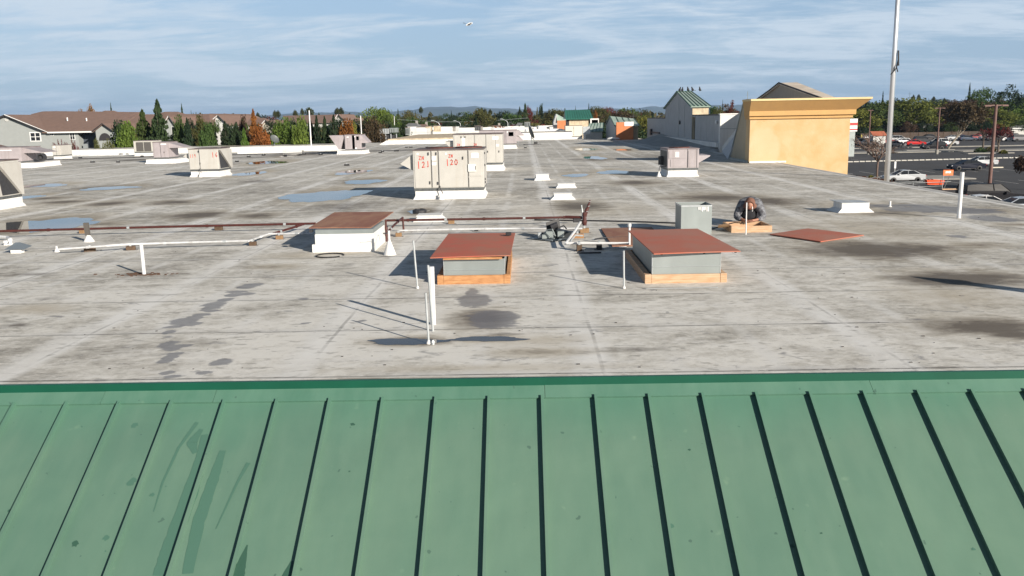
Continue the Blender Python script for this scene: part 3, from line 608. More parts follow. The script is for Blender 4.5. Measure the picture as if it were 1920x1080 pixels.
rtu('mauve air handler with big inverted wedge hood on its left', XR(648, y_+.3), XR(687, y_+2.2), y_+.3, y_+2.2, 1.50, .27, mauve, mauve_top, panels=((.02, .62, 0, 1), (.45, .97, 0, 1), (.70, .88, .62, .92)), doors=(.44, .56), plates=((.14, .26, .84, .90), (.60, .66, .85, .93), (.62, .72, .03, .12)),
    hoods=((-1, .1, 1.7, 1.22, .0, 1.0, 'mist'), (1, .1, 1.7, .5, .08, 1.0, 'awning')), curb_ext=(.6, .3, .28, 0), pipe=False)
# small cream unit far centre with its duct
a = G(1060, 261); b_ = G(1091, 260); y_ = a.y
U9 = rtu('small cream air handler with side duct near the far green roofs', a.x, b_.x, y_, y_+2, 1.55, .22, mat('cream_cabinet', (.68, .64, .56), .6, var=.06), tan_top, panels=((.02, .48, .05, .95), (.5, .97, .05, .95)), doors=(.49,), handles=((.48, .8), (.5, .2)), hoods=(), pipe=False)
w2 = (b_.x-a.x)/2
MB().slab([(w2+.05, .2, 1.4), (w2+.9, .2, 1.4), (w2+.95, .2, .75), (w2+.9, .2, .55), (w2+.05, .2, .55)], .9, (0, -1, 0)).build('side_duct', galv_bright, U9)

# ------------------------------------------------------------------ small white roof curbs
def curb(label, pl, pb, pr, h, dep=.6, flare=.07, gr='small white capped roof curbs'):
    a, c = G(*pl), G(*pr); y_ = (a.y+c.y)/2; w2 = (c.x-a.x)/2; T = thing('roof_curb', label, 'roof curb', ((a.x+c.x)/2, y_, RZ), 0, gr)
    m_ = MB().bbox(-w2, w2, 0, dep, 0, h, .012); f = flare
    m_.add([(-w2-f, -f, .002), (w2+f, -f, .002), (w2+f, dep+f, .002), (-w2-f, dep+f, .002), (-w2-.003, -.003, .1), (w2+.003, -.003, .1), (w2+.003, dep+.003, .1), (-w2-.003, dep+.003, .1)], [(0, 1, 5, 4), (1, 2, 6, 5), (2, 3, 7, 6), (3, 0, 4, 7)])
    m_.build('curb_wall', white, T); MB().bbox(-w2-.018, w2+.018, -.018, dep+.018, h+.001, h+.025, .006).build('metal_cap', white_wall, T)
    return T
curb('farthest of the three small white curbs on the middle roof', (1005, 338.5), 0, (1029, 338), .23, .8)
curb('middle one of three small white curbs, low and wide', (1046, 353), 0, (1078, 352.5), .14, .5)
curb('nearest of the three small white curbs on the middle roof', (1039, 375), 0, (1072, 374), .17, .5, .12)
curb('low white curb behind the dark red pipe left of centre', (782, 416), 0, (826, 415), .13, .55, .1)
# open flared curb near the right edge
a, c = G(1578, 399), G(1629, 398); T = thing('roof_curb', 'white flared roof curb with shaded left side near the right roof edge', 'roof curb', (a.x, a.y, RZ), 0)
wd = c.x-a.x; hh = .235; m_ = MB(); fl = .11
m_.box(0, wd, 0, .62, 0, hh); m_.add([(-fl, -fl*.6, .002), (wd+fl, -fl*.6, .002), (wd+fl, .7, .002), (-fl*1.5, .7, .002), (-.003, -.003, .10), (wd+.003, -.003, .10), (wd+.003, .62, .10), (-.003, .62, .10)], [(0, 1, 5, 4), (1, 2, 6, 5), (2, 3, 7, 6), (3, 0, 4, 7)])
m_.build('curb_wall', white, T); MB().slab([(-.01, -.01, hh+.015), (wd+.01, -.01, hh+.015), (wd+.0, .64, hh+.015), (-.1, .64, hh+.045)], .013, (0, 0, 1)).build('curb_rim', galv_bright, T)
# ------------------------------------------------------------------ hatch boxes with plywood lids
def Z(px, py, z): return G(px, py, RZ+z)
# box with white walls and brown plywood
a, c = G(591.5, 473.5), G(702, 471.5); y_ = (a.y+c.y)/2; x0, x1 = a.x, c.x; dep = 1.45
T = thing('roof_hatch_curb', 'white roof curb with metal collar under weathered brown plywood', 'roof curb', (x0, y_, RZ)); wd = x1-x0
MB().bbox(0, wd, 0, dep, 0, .355, .01).box(-.055, .05, -.012, dep+.03, .001, .155).build('curb_wall', white, T)
MB().bbox(.012, wd-.012, .012, dep-.012, .356, .44, .005).build('metal_collar', galv, T)
MB().tube([(wd+.004, .1, .05), (wd+.004, .15, .14), (wd+.004, .3, .20), (wd+.004, .5, .26), (wd+.004, .6, .24), (wd+.004, .7, .1)], .007, 5).tube([(wd-.28, -.004, .19), (wd-.06, -.004, .195), (wd+.004, .02, .165), (wd+.006, .06, .02)], .007, 5).build('sealant_line', galv_bright, T)
def sheet(label, nm, pts, z, th, m, cat='plywood sheet', bend=None, group=None):
    q = [Z(px, py, z+th) for px, py in pts]; n = 10
    v = []; f = []
    c0 = sum(q, Vector())/4
    for lay in (0, 1):
        for j in range(n+1):
            for i in range(n+1):
                u, w_ = i/n, j/n; p = (q[0]*(1-u)+q[1]*u)*(1-w_)+(q[3]*(1-u)+q[2]*u)*w_
                zz = .012*math.sin(u*3.1)*math.sin(w_*2.6+.4)+(bend(u, w_) if bend else 0)
                v.append((p.x-c0.x, p.y-c0.y, p.z+max(zz, 0 if not bend else -9)-(th if lay else 0)-RZ))
    I = lambda l, i, j: l*(n+1)**2+j*(n+1)+i
    for j in range(n):
        for i in range(n): f += [(I(0, i, j), I(0, i+1, j), I(0, i+1, j+1), I(0, i, j+1)), (I(1, i, j+1), I(1, i+1, j+1), I(1, i+1, j), I(1, i, j))]
    for i in range(n): f += [(I(0, i, 0), I(1, i, 0), I(1, i+1, 0), I(0, i+1, 0)), (I(0, i+1, n), I(1, i+1, n), I(1, i, n), I(0, i, n)), (I(0, 0, i+1), I(1, 0, i+1), I(1, 0, i), I(0, 0, i)), (I(0, n, i), I(1, n, i), I(1, n, i+1), I(0, n, i+1))]
    o = MB().add(v, f).build(nm, m); o.location = (c0.x, c0.y, RZ); tag(o, label, cat, group); return o
sheet('weathered brown plywood lying on the white curb at left', 'plywood_sheet', [(579, 427), (695, 426), (738, 398.5), (627, 399.5)], .442, .016, ply_brown, bend=lambda u, v: .02*v)
bp_ = MB().box(0, .06, 0, .12, .0, .05).build('mounting_clip', steel, None)
bp_.location = Z(586, 432, .40); bp_.parent = T; bp_.location = (-.10, -.02, .395)
# the two boxes with red lids
def redbox(label, fl, fr, dep, wm, mh, inset=.11):
    a, c = G(*fl), G(*fr); y_ = (a.y+c.y)/2; x0, x1 = a.x, c.x; wd = x1-x0
    T = thing('roof_opening_box', label, 'roof curb', (x0, y_, RZ)); k = .038; wh = .135
    t_ = .038
    MB().bbox(.1, wd-.1, 0, t_, 0, wh, .004).build('front_board', wm, T); MB().bbox(0, .098, -.004, t_+.03, 0, wh+.004, .004).build('corner_block', wm, T); MB().bbox(wd-.098, wd, -.004, t_+.03, 0, wh+.004, .004).build('corner_block', wm, T)
    MB().bbox(0, .09, t_+.032, dep, 0, wh, .004).build('side_board', wm, T); MB().bbox(wd-.06, wd, t_+.032, dep, 0, wh, .004).build('side_board', wm, T); MB().bbox(.092, wd-.062, dep-t_, dep, 0, wh, .004).build('back_board', wm, T)
    m_ = MB(); X0, X1, Y0, Y1 = inset, wd-inset*.8, .045, dep-.09
    for (u0, u1, v0, v1) in ((X0, X1, Y0, Y0+.004), (X0, X1, Y1-.004, Y1), (X0, X0+.004, Y0+.005, Y1-.005), (X1-.004, X1, Y0+.005, Y1-.005)): m_.box(u0, u1, v0, v1, .01, mh)
    m_.build('metal_sleeve', galv, T)
    MB().box(X0, X1, Y0-.012, Y0-.001, mh*.55, mh*.56).box(X0-.01, X0-.001, Y0-.004, Y0+.03, wh, mh).box(X1+.001, X1+.01, Y0-.004, Y0+.03, wh, mh).build('sheet_metal_seam', galv_bright, T)
    return T, wd
T, wd = redbox('galvanised box on orange stained lumber under the centre red lid', (819.5, 534.5), (957, 530.5), 2.55, wood_orange, .385)
MB().bbox(.10, wd-.12, -.03, .0, .387, .417, .004).build('lid_cleat', wood_orange, T)
sheet('flat red plywood lid on the centre box with black puck', 'plywood_sheet', [(806.5, 483), (957, 478.5), (966, 436.5), (841, 438)], .420, .014, ply_red2)
p = Z(953.5, 441, .45); o = MB().bbox(-.05, .05, -.04, .04, 0, .055, .01).build('tool_battery', black); o.location = p; tag(o, 'small black battery resting on the far corner of the centre red lid', 'battery')
T, wd = redbox('galvanised box on pale and orange lumber under the slanted red lid', (1210, 533), (1361, 528), 2.60, wood_pale, .45, .12)
sheet('slanted red plywood lid overhanging the right metal box', 'plywood_sheet', [(1226, 475.5), (1388.5, 470.5), (1307.5, 428.5), (1177.5, 432)], .462, .016, ply_red)
for px in (1241, 1321, 1380):
    q = Z(px, 477-(px-1241)*.03, .45); MB().lathe([(.018, 0), (.018, .02)], 8, (q.x-T.location.x, q.y-T.location.y+.03, .438)).build('fixing_bolt', black, T)
sheet('red plywood sheet lying flat on the roof at right of the man', 'plywood_sheet', [(1443.5, 438.7), (1538.7, 452.5), (1620, 440.3), (1515, 428)], .012, .018, ply_red)
sheet('brown plywood sheet lying flat behind the slanted red lid', 'plywood_sheet', [(1127, 428), (1148, 461), (1250, 458), (1222, 425.5)], .01, .018, ply_brown)
# open galvanised duct
a, c = G(1280, 442), G(1334, 438.5); y_ = c.y; wd = c.x-a.x; T = thing('open_duct_sleeve', 'tall open galvanised duct standing behind the slanted red lid', 'duct', (a.x, y_, RZ)); dd = .72; h = .615
for (nm, bx) in (('duct_side', (0, wd, 0, .005)), ('duct_side', (0, wd, dd-.005, dd)), ('duct_side', (0, .005, .006, dd-.006)), ('duct_side', (wd-.005, wd, .006, dd-.006))):
    MB().box(*bx, 0, h).build(nm, galv, T)
MB().box(-.006, wd+.006, -.008, -.001, h-.03, h+.004).box(-.008, -.001, -.008, dd, h-.03, h+.004).box(wd+.001, wd+.008, -.008, dd, h-.03, h+.004).box(-.006, wd+.006, dd+.001, dd+.008, h-.03, h+.004).build('duct_rim', galv_bright, T)
rr = random.Random(4); m_ = MB()
for k in range(9):
    x_ = wd*.55+k*.025; m_.box(x_, x_+.012+rr.random()*.01, -.012, -.009, h-.09-rr.random()*.05, h-.035)
m_.build('white_smear', paper, T)

# ------------------------------------------------------------------ thin vertical pipes
def rod(label, base, top, r, m, cap=False, boot=None, nm='standing_pipe', gr='bare pipes standing up through the roof', cat='pipe'):
    b0 = G(*base); D = b0.y; t_ = W(top[0], top[1], D)
    T = thing(nm, label, cat, b0, 0, gr); v = t_-b0
    m_ = MB().tube([(0, 0, 0), tuple(v)], r, 12)
    m_.build('pipe', m, T, smooth=False)
    if boot: MB().lathe([(boot, .003), (boot*.85, .02), (r*1.15, boot*1.2), (r*1.15, boot*1.5)], 14).build('flashing', white, T)
    if cap: MB().lathe([(r*1.0, v.z+.0), (r*.75, v.z+.002)], 12, (v.x, v.y, 0)).build('pipe_rim', steel, T)
    return T
rod('short white pipe leaning left in a rusty brown patch', (270.5, 515.5), (264.5, 459), .030, white_pipe)
rod('thin grey rod left of the centre red lid', (783, 541), (775, 451), .014, galv_bright, boot=.025)
rod('thickest white pipe in the foreground cluster', (812, 608), (808.5, 500), .036, white_pipe)
rod('thin grey rod close against the thick white foreground pipe', (812, 621), (802.5, 497), .014, galv_bright)
rod('shorter thin rod standing nearest in the foreground cluster', (804, 645), (798, 549), .013, galv_bright, boot=.03)
rod('thin white rod in front of the slanted red lid', (1170, 541), (1169.5, 470), .014, galv_bright, boot=.025)
rod('thin white rod standing before the crouching man', (1398.5, 440), (1400, 380), .013, white_pipe)
rod('tall white pipe standing near the right roof edge', (1797.5, 409), (1804.5, 323), .045, white_pipe)
p = G(812, 646); o = MB().lathe([(.02, 0), (.02, .03), (.012, .05)], 8).build('roof_bolt', galv_bright); o.location = p; tag(o, 'small grey bolt at the foot of the foreground rods', 'bolt')
# off to the right, its long shadow reaches into view
T = thing('exhaust_stack', 'wide metal exhaust stack off to the right casting a long shadow', 'vent', (8.55, 10.35, RZ)); MB().lathe([(.16, 0), (.14, 1.15)], 16).build('stack', galv, T); MB().lathe([(.22, 1.18), (.02, 1.42)], 16).build('rain_cap', galv, T)
# ------------------------------------------------------------------ long pipe runs
def run(nm, label, pts, z, r, m, cat='pipe', parent=None, clamps=0, gr=None):
    q = [Z(px, py, zz) for (px, py), zz in zip(pts, z if isinstance(z, (list, tuple)) else [z]*len(pts))]
    o0 = Vector((q[0].x, q[0].y, RZ)); rr = random.Random(int(pts[0][0])); full = [q[0]]
    for a, b in zip(q[:-1], q[1:]):
        L = (b-a).length; n = max(1, int(L/2.5))
        for k in range(1, n+1):
            p = a.lerp(b, k/n); full.append(p+Vector((0, rr.uniform(-.02, .02), rr.uniform(-.006, .006))) if k < n else p)
    T = thing(nm, label, cat, o0, 0, gr); MB().tube([p-o0 for p in full], r, 8).build('pipe', m, T)
    if clamps:
        for k in range(clamps):
            f = (k+.6)/clamps*(len(full)-1); i = int(f); i = min(i, len(full)-2); p = full[i].lerp(full[i+1], f-i)-o0; d = (full[i+1]-full[i]).normalized()
            MB().tube([p-d*.03, p+d*.03], r*1.35, 8).build('coupling', galv_bright if k % 2 else m, T)
    return T
run('gas_pipe_run', 'long dark red gas pipe crossing the left roof to the brown plywood', [(-260, 440), (0, 433.5), (300, 425.5), (592, 419)], .17, .027, rust, clamps=6, gr='dark red gas pipe lengths')
run('gas_pipe_run', 'dark red gas pipe running from the brown plywood to the pipe tee', [(722, 413.5), (900, 410.5), (1088, 407)], .17, .027, rust, clamps=5, gr='dark red gas pipe lengths')
run('gas_pipe_branch', 'dark red pipe branching diagonally off the long left gas pipe', [(572, 419.5), (545, 428), (512, 438)], [.17, .15, .11], .026, rust, clamps=2, gr='dark red gas pipe lengths')
run('gas_pipe_branch', 'dark red diagonal brace pipe right of the brown plywood', [(755, 408), (740, 421), (727, 435)], [.25, .2, .12], .024, rust, clamps=2, gr='dark red gas pipe lengths')
T = rod('dark red drop pipe under the diagonal brace', (757, 435), (755, 407), .022, rust, nm='gas_drop_pipe', gr='short dark red drop pipes')
T = rod('dark red riser at the right corner of the brown plywood box', (725.5, 453), (723, 412), .022, rust, nm='gas_drop_pipe', gr='short dark red drop pipes')
MB().lathe([(.035, .12), (.035, .17)], 8).build('coupling', rust, T); MB().lathe([(.032, .25), (.032, .31)], 8).build('coupling', rust, T)
run('gas_pipe_stub', 'short dark stub pipe poking from the white curb corner', [(697, 439), (726, 437)], [.22, .2], .013, steel)
run('black_gas_hose', 'thin black hose from the pipe tee to the open duct', [(1002, 412), (1060, 413), (1105, 413.5), (1180, 415), (1268, 418), (1290, 419)], .022, .016, black, 'hose')
run('conduit_run', 'long white conduit on wood blocks across the left roof', [(110, 467.5), (200, 461), (245, 458), (350, 454.5), (468, 451.5)], [.10, .13, .12, .12, .12], .021, cond, 'conduit', clamps=4, gr='white conduit lengths')
run('conduit_run', 'white conduit bending forward to the white plywood topped curb', [(466, 452), (504, 438.5), (592, 437.5)], .12, .021, cond, 'conduit', clamps=2, gr='white conduit lengths')
run('conduit_run', 'white conduit running behind the centre red lid', [(746, 432.5), (850, 430), (960, 428.5), (1092, 428.5)], .11, .021, cond, 'conduit', clamps=5, gr='white conduit lengths')
run('conduit_run', 'white conduit joining the leaning pipe and brown plywood', [(1062, 456), (1120, 456), (1180, 456)], .13, .022, white_pipe, 'conduit', gr='white conduit lengths')
p = G(1180, 461.5); T = thing('vent_riser', 'short white riser with flared top beside the slanted red lid', 'pipe', (p.x, p.y, RZ)); MB().lathe([(.022, .0), (.022, .36), (.036, .39), (.036, .44), (.02, .45)], 10).build('pipe', white_pipe, T)
q1 = Z(1060, 457, .11); q2 = Z(1088, 417, .35); q3 = Z(1096, 427, .12)
T = thing('leaning_conduit', 'white pipe leaning up from the fallen box to the pipe tee', 'conduit', q1); MB().tube([(0, 0, 0), tuple((q2-q1)*.6+Vector((-.0, 0, -.02))), tuple(q2-q1)], .026, 8).build('pipe', cond, T)
T = thing('leaning_conduit', 'grey curved flexible pipe leaning beside the white pipe', 'conduit', q1+Vector((.08, .15, -.05))); MB().tube([(0, 0, 0), (.06, .35, .05), (.16, .7, .10), (.32, .9, .06)], .018, 8).build('pipe', galv_bright, T)
# blocks carrying the pipes
def block(label, px, py, m=wood_block, s=1, long=.30, gr='wooden blocks under the pipes', rz=0):
    p = G(px, py); T = thing('pipe_support_block', label, 'wood block', (p.x, p.y, RZ), rz, gr)
    MB().bbox(-long/2, long/2, 0, .10*s, .004, .085*s, .006).build('block', m, T); MB().box(-long/2-.05, long/2+.04, -.03, .10*s+.03, .0005, .0035).build('pad', mat('pad_membrane', (.24, .23, .22), .8) if 'pad_membrane' not in bpy.data.materials else bpy.data.materials['pad_membrane'], T)
    MB().box(-.02, .02, .01, .09*s, .087*s, .13*s).build('strap', galv_bright, T)
    return T
block('dark wood block under the left end of the white conduit', 169, 472, long=.22, rz=.5)
block('dark wood block under the white conduit near the leaning pipe', 245, 469.5, long=.18, rz=.3)
block('wood block at the bend of the white conduit', 473, 461, long=.14)
block('wood block beside the dark stub post on the left gas pipe', 153, 438, wood_block2, long=.13)
block('wood block under the middle of the left gas pipe', 409, 432, long=.18)
block('wood block under the gas pipe left of the brown plywood', 523, 449, wood_block2, long=.15)
block('wood block under the gas pipe behind the centre red lid', 846, 420, wood_block2, long=.15)
block('wood block behind the white cone beside the white curb', 747, 444, wood_block2, long=.13)
block('small dark block touching the back of the centre red lid', 893, 434, black, .6, .09)
block('tall rusty block under the lower white conduit, left one', 1086.5, 471.5, wood_block, 1.4, .10)
block('tall dark block under the lower white conduit, right one', 1124, 469, black, 1.3, .10)
block('pine block directly under the red pipe tee', 1096, 437, wood_block2, 1.2, .20)
block('loose tan block lying in front of the pipe tee', 1083, 447, mat('tan_block', (.36, .19, .08), .8, var=.2, vscale=6), 1.1, .26)
rr = random.Random(12)
for k, (px, py) in enumerate([(494, 292), (505, 285.5), (517, 281), (522, 281), (535, 292), (566, 284), (563, 290.5), (570, 290), (601, 291), (650, 311), (713, 287), (742, 284), (745, 284), (717, 285), (762, 277), (770, 277), (800, 277), (822, 278), (221, 305), (173, 305), (266, 294), (150, 296.5), (128, 296.5), (300, 295), (238, 290), (226, 290), (466, 295), (444, 304), (840, 263), (868, 270), (985, 278)]):
    block('small dark block scattered on the far roof', px, py, black, 1.1, .22+.12*rr.random(), gr='dark blocks scattered across the far roof')
run('far_pipe_run', 'thin dark pipe along the far roof before the left parapet', [(40, 301), (250, 295), (480, 289), (700, 283), (960, 276)], .10, .035, steel, gr='thin far pipes')
run('far_pipe_run', 'thin grey pipe just inside the far left parapet', [(130, 293), (250, 290), (330, 288)], .15, .04, cond, gr='thin far pipes')
# ------------------------------------------------------------------ pipe tee with valve pieces
p = G(1096, 433); T = thing('gas_pipe_tee', 'dark red pipe tee with two upward branches on a wood block', 'pipe', (p.x, p.y, RZ))
MB().tube([(0, 0, .12), (.0, 0, .42)], .045, 10).build('riser', rust, T)
MB().tube([(.01, 0, .30), (.10, .02, .60)], .03, 8).tube([(.10, .02, .60), (.13, .03, .68)], .02, 8).build('right_branch', rust, T)
MB().tube([(-.03, 0, .25), (-.055, 0, .50)], .017, 8).tube([(-.055, 0, .50), (-.065, 0, .58)], .012, 8).build('left_branch', galv_bright, T)
MB().tube([(-.42, .16, .30), (-.05, .05, .29)], .036, 8).build('side_branch', rust, T)
MB().lathe([(.055, .15), (.06, .2), (.05, .24)], 10).build('coupling', rust, T); MB().lathe([(.052, .34), (.052, .40)], 10).build('coupling', rust, T)
MB().tube([(.03, 0, .42), (.06, .01, .50)], .04, 8).build('fitting', rust, T)
MB().bbox(-.25, -.08, .02, .15, .19, .28, .01).build('regulator', steel, T)
for (x_, z_) in ((.095, .55), (.055, .43), (.04, .17), (0, .29), (.115, .655)): MB().tube([(x_-.02, -.03, z_), (x_+.03, -.03, z_+.01)], .008, 5).build('bolt', galv_bright, T)
# ------------------------------------------------------------------ fallen equipment: metal tray with fan motor
p = G(1036, 452); T = thing('fallen_fan_unit', 'dismantled fan motor and box lying on a dark metal tray', 'fan unit', (p.x, p.y, RZ))
MB().slab([(-.48, .30, .035), (-.02, -.14, .03), (.36, -.02, .05), (.10, .55, .06)], .012, (0, 0, 1)).build('metal_tray', mat('blue_grey_tray', (.25, .29, .32), .5, .3, var=.3, vscale=6), T)
MB().bbox(.02, .36, .05, .36, .07, .25, .02).xf(Matrix.Rotation(.25, 4, 'Y')).build('blower_box', mat('black_box', (.022, .026, .03), .5), T)
MB().tube([(-.02, .25, .26), (.12, .25, .31)], .065, 10).build('motor', steel, T); MB().tube([(-.05, .24, .16), (.08, .24, .24)], .05, 10).build('motor_base', black, T)
MB().bbox(-.14, .02, .02, .14, .06, .20, .01).build('junction_box', galv, T); MB().bbox(-.3, -.22, .16, .24, .05, .16, .01).build('junction_box', galv_bright, T)
MB().tube([(-.2, .1, .10), (-.12, .0, .17), (-.03, -.04, .08), (.04, -.08, .06)], .016, 6).tube([(-.18, .2, .12), (-.1, .12, .22), (0, .04, .24), (.06, 0, .1)], .014, 6).build('cable', galv, T)
MB().tube([(-.3, .2, .06), (-.18, .3, .14), (.0, .33, .16)], .018, 6).tube([(.15, .1, .27), (.24, .12, .30), (.30, .25, .22)], .016, 6).build('bent_bracket', steel, T)
MB().bbox(.10, .24, .0, .1, .08, .2, .01).bbox(-.22, -.12, .02, .1, .05, .13, .01).build('housing_piece', galv, T)
MB().slab([(-.1, .35, .10), (.2, .5, .12), (.16, .56, .40), (-.12, .42, .34)], .01, (0, -1, .2)).build('loose_cover', black, T)
o = MB().tube([(0, 0, .02), (.22, .02, .02), (.5, .1, .02), (.62, .07, .02), (.8, .12, .02)], .014, 6).build('loose_cable', galv_bright); o.location = G(1098, 468); tag(o, 'pale loose cable lying by the dark conduit blocks', 'cable')
o = MB().tube([(0, 0, .02), (.15, -.03, .02), (.45, .02, .015)], .014, 6).build('steel_bar', black); o.location = G(1082, 476); tag(o, 'thin black bar lying in the shadow of the right box', 'bar')
pts = [(math.cos(t/20*6.283)*.26*(1 if t < 20 else 1), math.sin(t/20*6.283)*.26, .014) for t in range(19)]
o = MB().tube(pts, .013, 6).build('hose_ring', black); o.location = G(619, 480); tag(o, 'black hose ring lying before the white curb', 'hose')
pts = [(-.5, -.1, .03), (-.35, .06, .03), (0, .12, .03), (.5, .1, .03), (.9, .2, .03)]
o = MB().tube(pts, .014, 6).build('coiled_cable', steel); o.location = G(1160, 449); tag(o, 'dark cable looped over the brown plywood sheet', 'cable')
o = MB().tube([(-.5, .0, .02), (-.3, .12, .03), (-.05, .16, .10), (.15, .12, .155), (.32, -.02, .16)], .013, 6).build('extension_cord', black); o.location = G(1366, 432); tag(o, 'black cord running onto the pale lumber frame', 'cord')
p = G(1275, 541); o = MB().slab([(-.55, .03, .01), (-.5, -.02, .01), (.55, -.02, .012), (.56, .03, .012)], .006, (0, 0, 1)).build('metal_strip', galv_bright); o.location = p; tag(o, 'thin metal strip lying in front of the right box', 'strip')
# cones and stubs
def cone(label, px, py, r, h, pr, ph, m=white, pm=white_pipe, gr='white pipe boots'):
    p = G(px, py); T = thing('pipe_boot', label, 'pipe boot', (p.x, p.y, RZ), 0, gr); MB().lathe([(r, 0), (r*.95, .012), (r*.25, h), (r*.22, h+.01)], 18).build('cone', m, T)
    MB().tube([(0, 0, h*.9), (-.0, 0, h+ph)], pr, 10).build('pipe', pm, T); return T
cone('white cone boot with thin pipe beside the white curb corner', 731, 477.5, .125, .26, .022, .2)
T = cone('white rounded boot under the dark square post', 167, 453, .12, .15, .0, .0)
MB().box(-.055, .045, -.03, .03, .14, .42).xf(Matrix.Rotation(-.05, 4, 'Y')).build('square_post', mat('grey_brown_post', (.10, .09, .08), .6), T)
cone('small white cone where the white conduit starts', 107, 472.5, .055, .09, .02, .03)
cone('left one of two short white stubs at the left border', 11, 459.5, .05, .05, .045, .05, white, white_pipe); cone('right one of two short white stubs at the left border', 20, 459, .05, .08, .045, .06)
cone('tiny white stub pipe near the right roof edge', 1668.5, 387.5, .05, .03, .028, .12)
cone('small white stub left of the far parapet opening', 497.5, 283, .16, .1, .1, .2); cone('small white stub beside another near the far parapet', 503, 283, .16, .1, .1, .2)
p = G(33, 474); T = thing('mushroom_vent', 'low grey vent hood on a white base at the left border', 'vent', (p.x, p.y, RZ)); MB().bbox(-.11, .11, -.07, .07, 0, .075, .01).build('base', white, T)
MB().add([(-.22, -.1, .08), (.20, -.1, .08), (.24, .14, .12), (-.16, .14, .10), (-.03, .03, .21), (.05, .04, .21)], [(0, 1, 5, 4), (1, 2, 5), (2, 3, 4, 5), (3, 0, 4), (3, 2, 1, 0)]).build('hood', mat('blue_grey_hood', (.16, .19, .22), .5, .3), T)
run('drain_pipe_run', 'short white drain pipe pieces at the left border', [(-40, 441), (14, 445), (20, 449)], .08, .035, white_pipe, gr=None)
# rusty debris patch (real flakes) round the leaning pipe
rr = random.Random(5); m_ = MB(); p = G(262, 515)
for k in range(60):
    x_, y_ = rr.gauss(0, .22), rr.gauss(0, .07); s = rr.uniform(.006, .02); m_.box(x_-s, x_+s*1.5, y_-s, y_+s, .001, .004+s*.6)
o = m_.build('debris', mat('rusty_debris', (.10, .055, .035), .9)); o.location = p; tag(o, 'rusty brown debris heaped round the leaning white pipe', None, kind='stuff')
rr = random.Random(8); m_ = MB()
for k in range(90):
    px, py = rr.uniform(30, 1900), 330+370*rr.random()**.7; q = G(px, py); s = rr.uniform(.003, .008)*(1+q.y*.02); m_.box(q.x-s, q.x+s*rr.uniform(1, 3), q.y-s, q.y+s*1.3, RZ+.001, RZ+.002+s*.5)
o = m_.build('roof_litter', mat('dark_litter', (.07, .065, .06), .9)); tag(o, 'tiny dark crumbs of debris scattered over the roof', None, kind='stuff')
# roof drain ring near the centre white curb
T = thing('roof_drain', 'round roof drain in a small puddle before the big beige unit', 'drain', G(787, 397)); MB().lathe([(.2, 0), (.2, .05), (.13, .08), (.11, .03)], 16).build('strainer', steel, T)
# satellite dishes
def dish(label, px, py, s, rz, tilt):
    T = thing('satellite_dish', label, 'satellite dish', G(px, py), rz, 'small satellite dishes'); T.scale = (s, s, s)
    MB().box(-.75, .75, -.4, .4, .0, .05).build('base_frame', steel, T); MB().tube([(0, 0, .05), (-.1, 0, .95)], .04, 8).tube([(.5, 0, .05), (0, 0, .6)], .03, 6).build('mast', galv, T); MB().bbox(.2, .45, -.2, .1, .05, .25, .01).build('ballast_block', black, T)
    prof = [(.02, -.12), (.3, -.09), (.5, -.02), (.62, .06), (.6, .08), (.48, .0), (.28, -.07), (.02, -.10)]
    MB().lathe(prof, 20).xf(Matrix.Translation((-.1, 0, 1.1)) @ Matrix.Rotation(tilt, 4, 'Y')).build('reflector', mat('dark_dish', (.10, .11, .11), .5) if 'dark_dish' not in bpy.data.materials else bpy.data.materials['dark_dish'], T)
    return T
dish('dark satellite dish on a frame beyond the mauve unit', 998, 271, 1.05, .2, R(70))
dish('small satellite dish on the parapet at the far left', 515, 277, .8, 2.5, R(-55))
# ------------------------------------------------------------------ parapets and raised roofs
def wallbox(nm, label, x0, x1, y0, y1, h, m, cat='parapet', z0=RZ, cap=None, gr='white parapets round the far roofs'):
    T = thing(nm, label, cat, (x0, y0, z0), 0, gr); MB().bbox(0, x1-x0, 0, y1-y0, 0, h, .02).build('parapet_wall', m, T)
    if cap: MB().bbox(-.03, x1-x0+.03, -.03, y1-y0+.03, h+.001, h+.05, .01).build('coping', cap, T)
    return T
yP = 78.5
wallbox('low_parapet', 'low white parapet running along the far left roof edge', XL, -15.2, yP, yP+.4, .42, white_wall, cap=white)
wallbox('low_parapet', 'lower white parapet step between the far stubs and mauve unit', G(505, 281).x, G(578, 281).x, 74.5, 74.8, .26, white_wall, cap=white)
wallbox('low_parapet', 'small white parapet stub beside the lamp foot', G(576, 282).x, G(604, 282).x, 72.0, 72.3, .22, white_wall, cap=white)
T = thing('raised_roof', 'raised beige topped roof section with white sloping face, middle distance', 'raised roof', (-15.4, 95, RZ)); 
MB().add([(0, 0, 0), (11.6, 0, 0), (10.8, .9, .42), (.8, .9, .42), (.8, .9, .44), (10.8, .9, .44)], [(0, 1, 2, 3)]).prism([(0, 0), (11.6, 0), (10.8, .42), (.8, .42)], .02, 'y', 0).build('sloped_face', white, T)
MB().prism([(.8, .0), (10.8, .0), (10.8, .62), (.8, .55)], 28, 'y', .95).build('roof_block', cream, T)
T = thing('raised_roof', 'low white parapet band behind the satellite dish', 'raised roof', (-4.0, 103.5, RZ)); MB().bbox(0, 9.6, 0, .4, 0, .85, .02).build('parapet_wall', white_wall, T); MB().bbox(-.05, 9.65, -.04, .44, .851, .93, .01).build('coping', trimd, T)
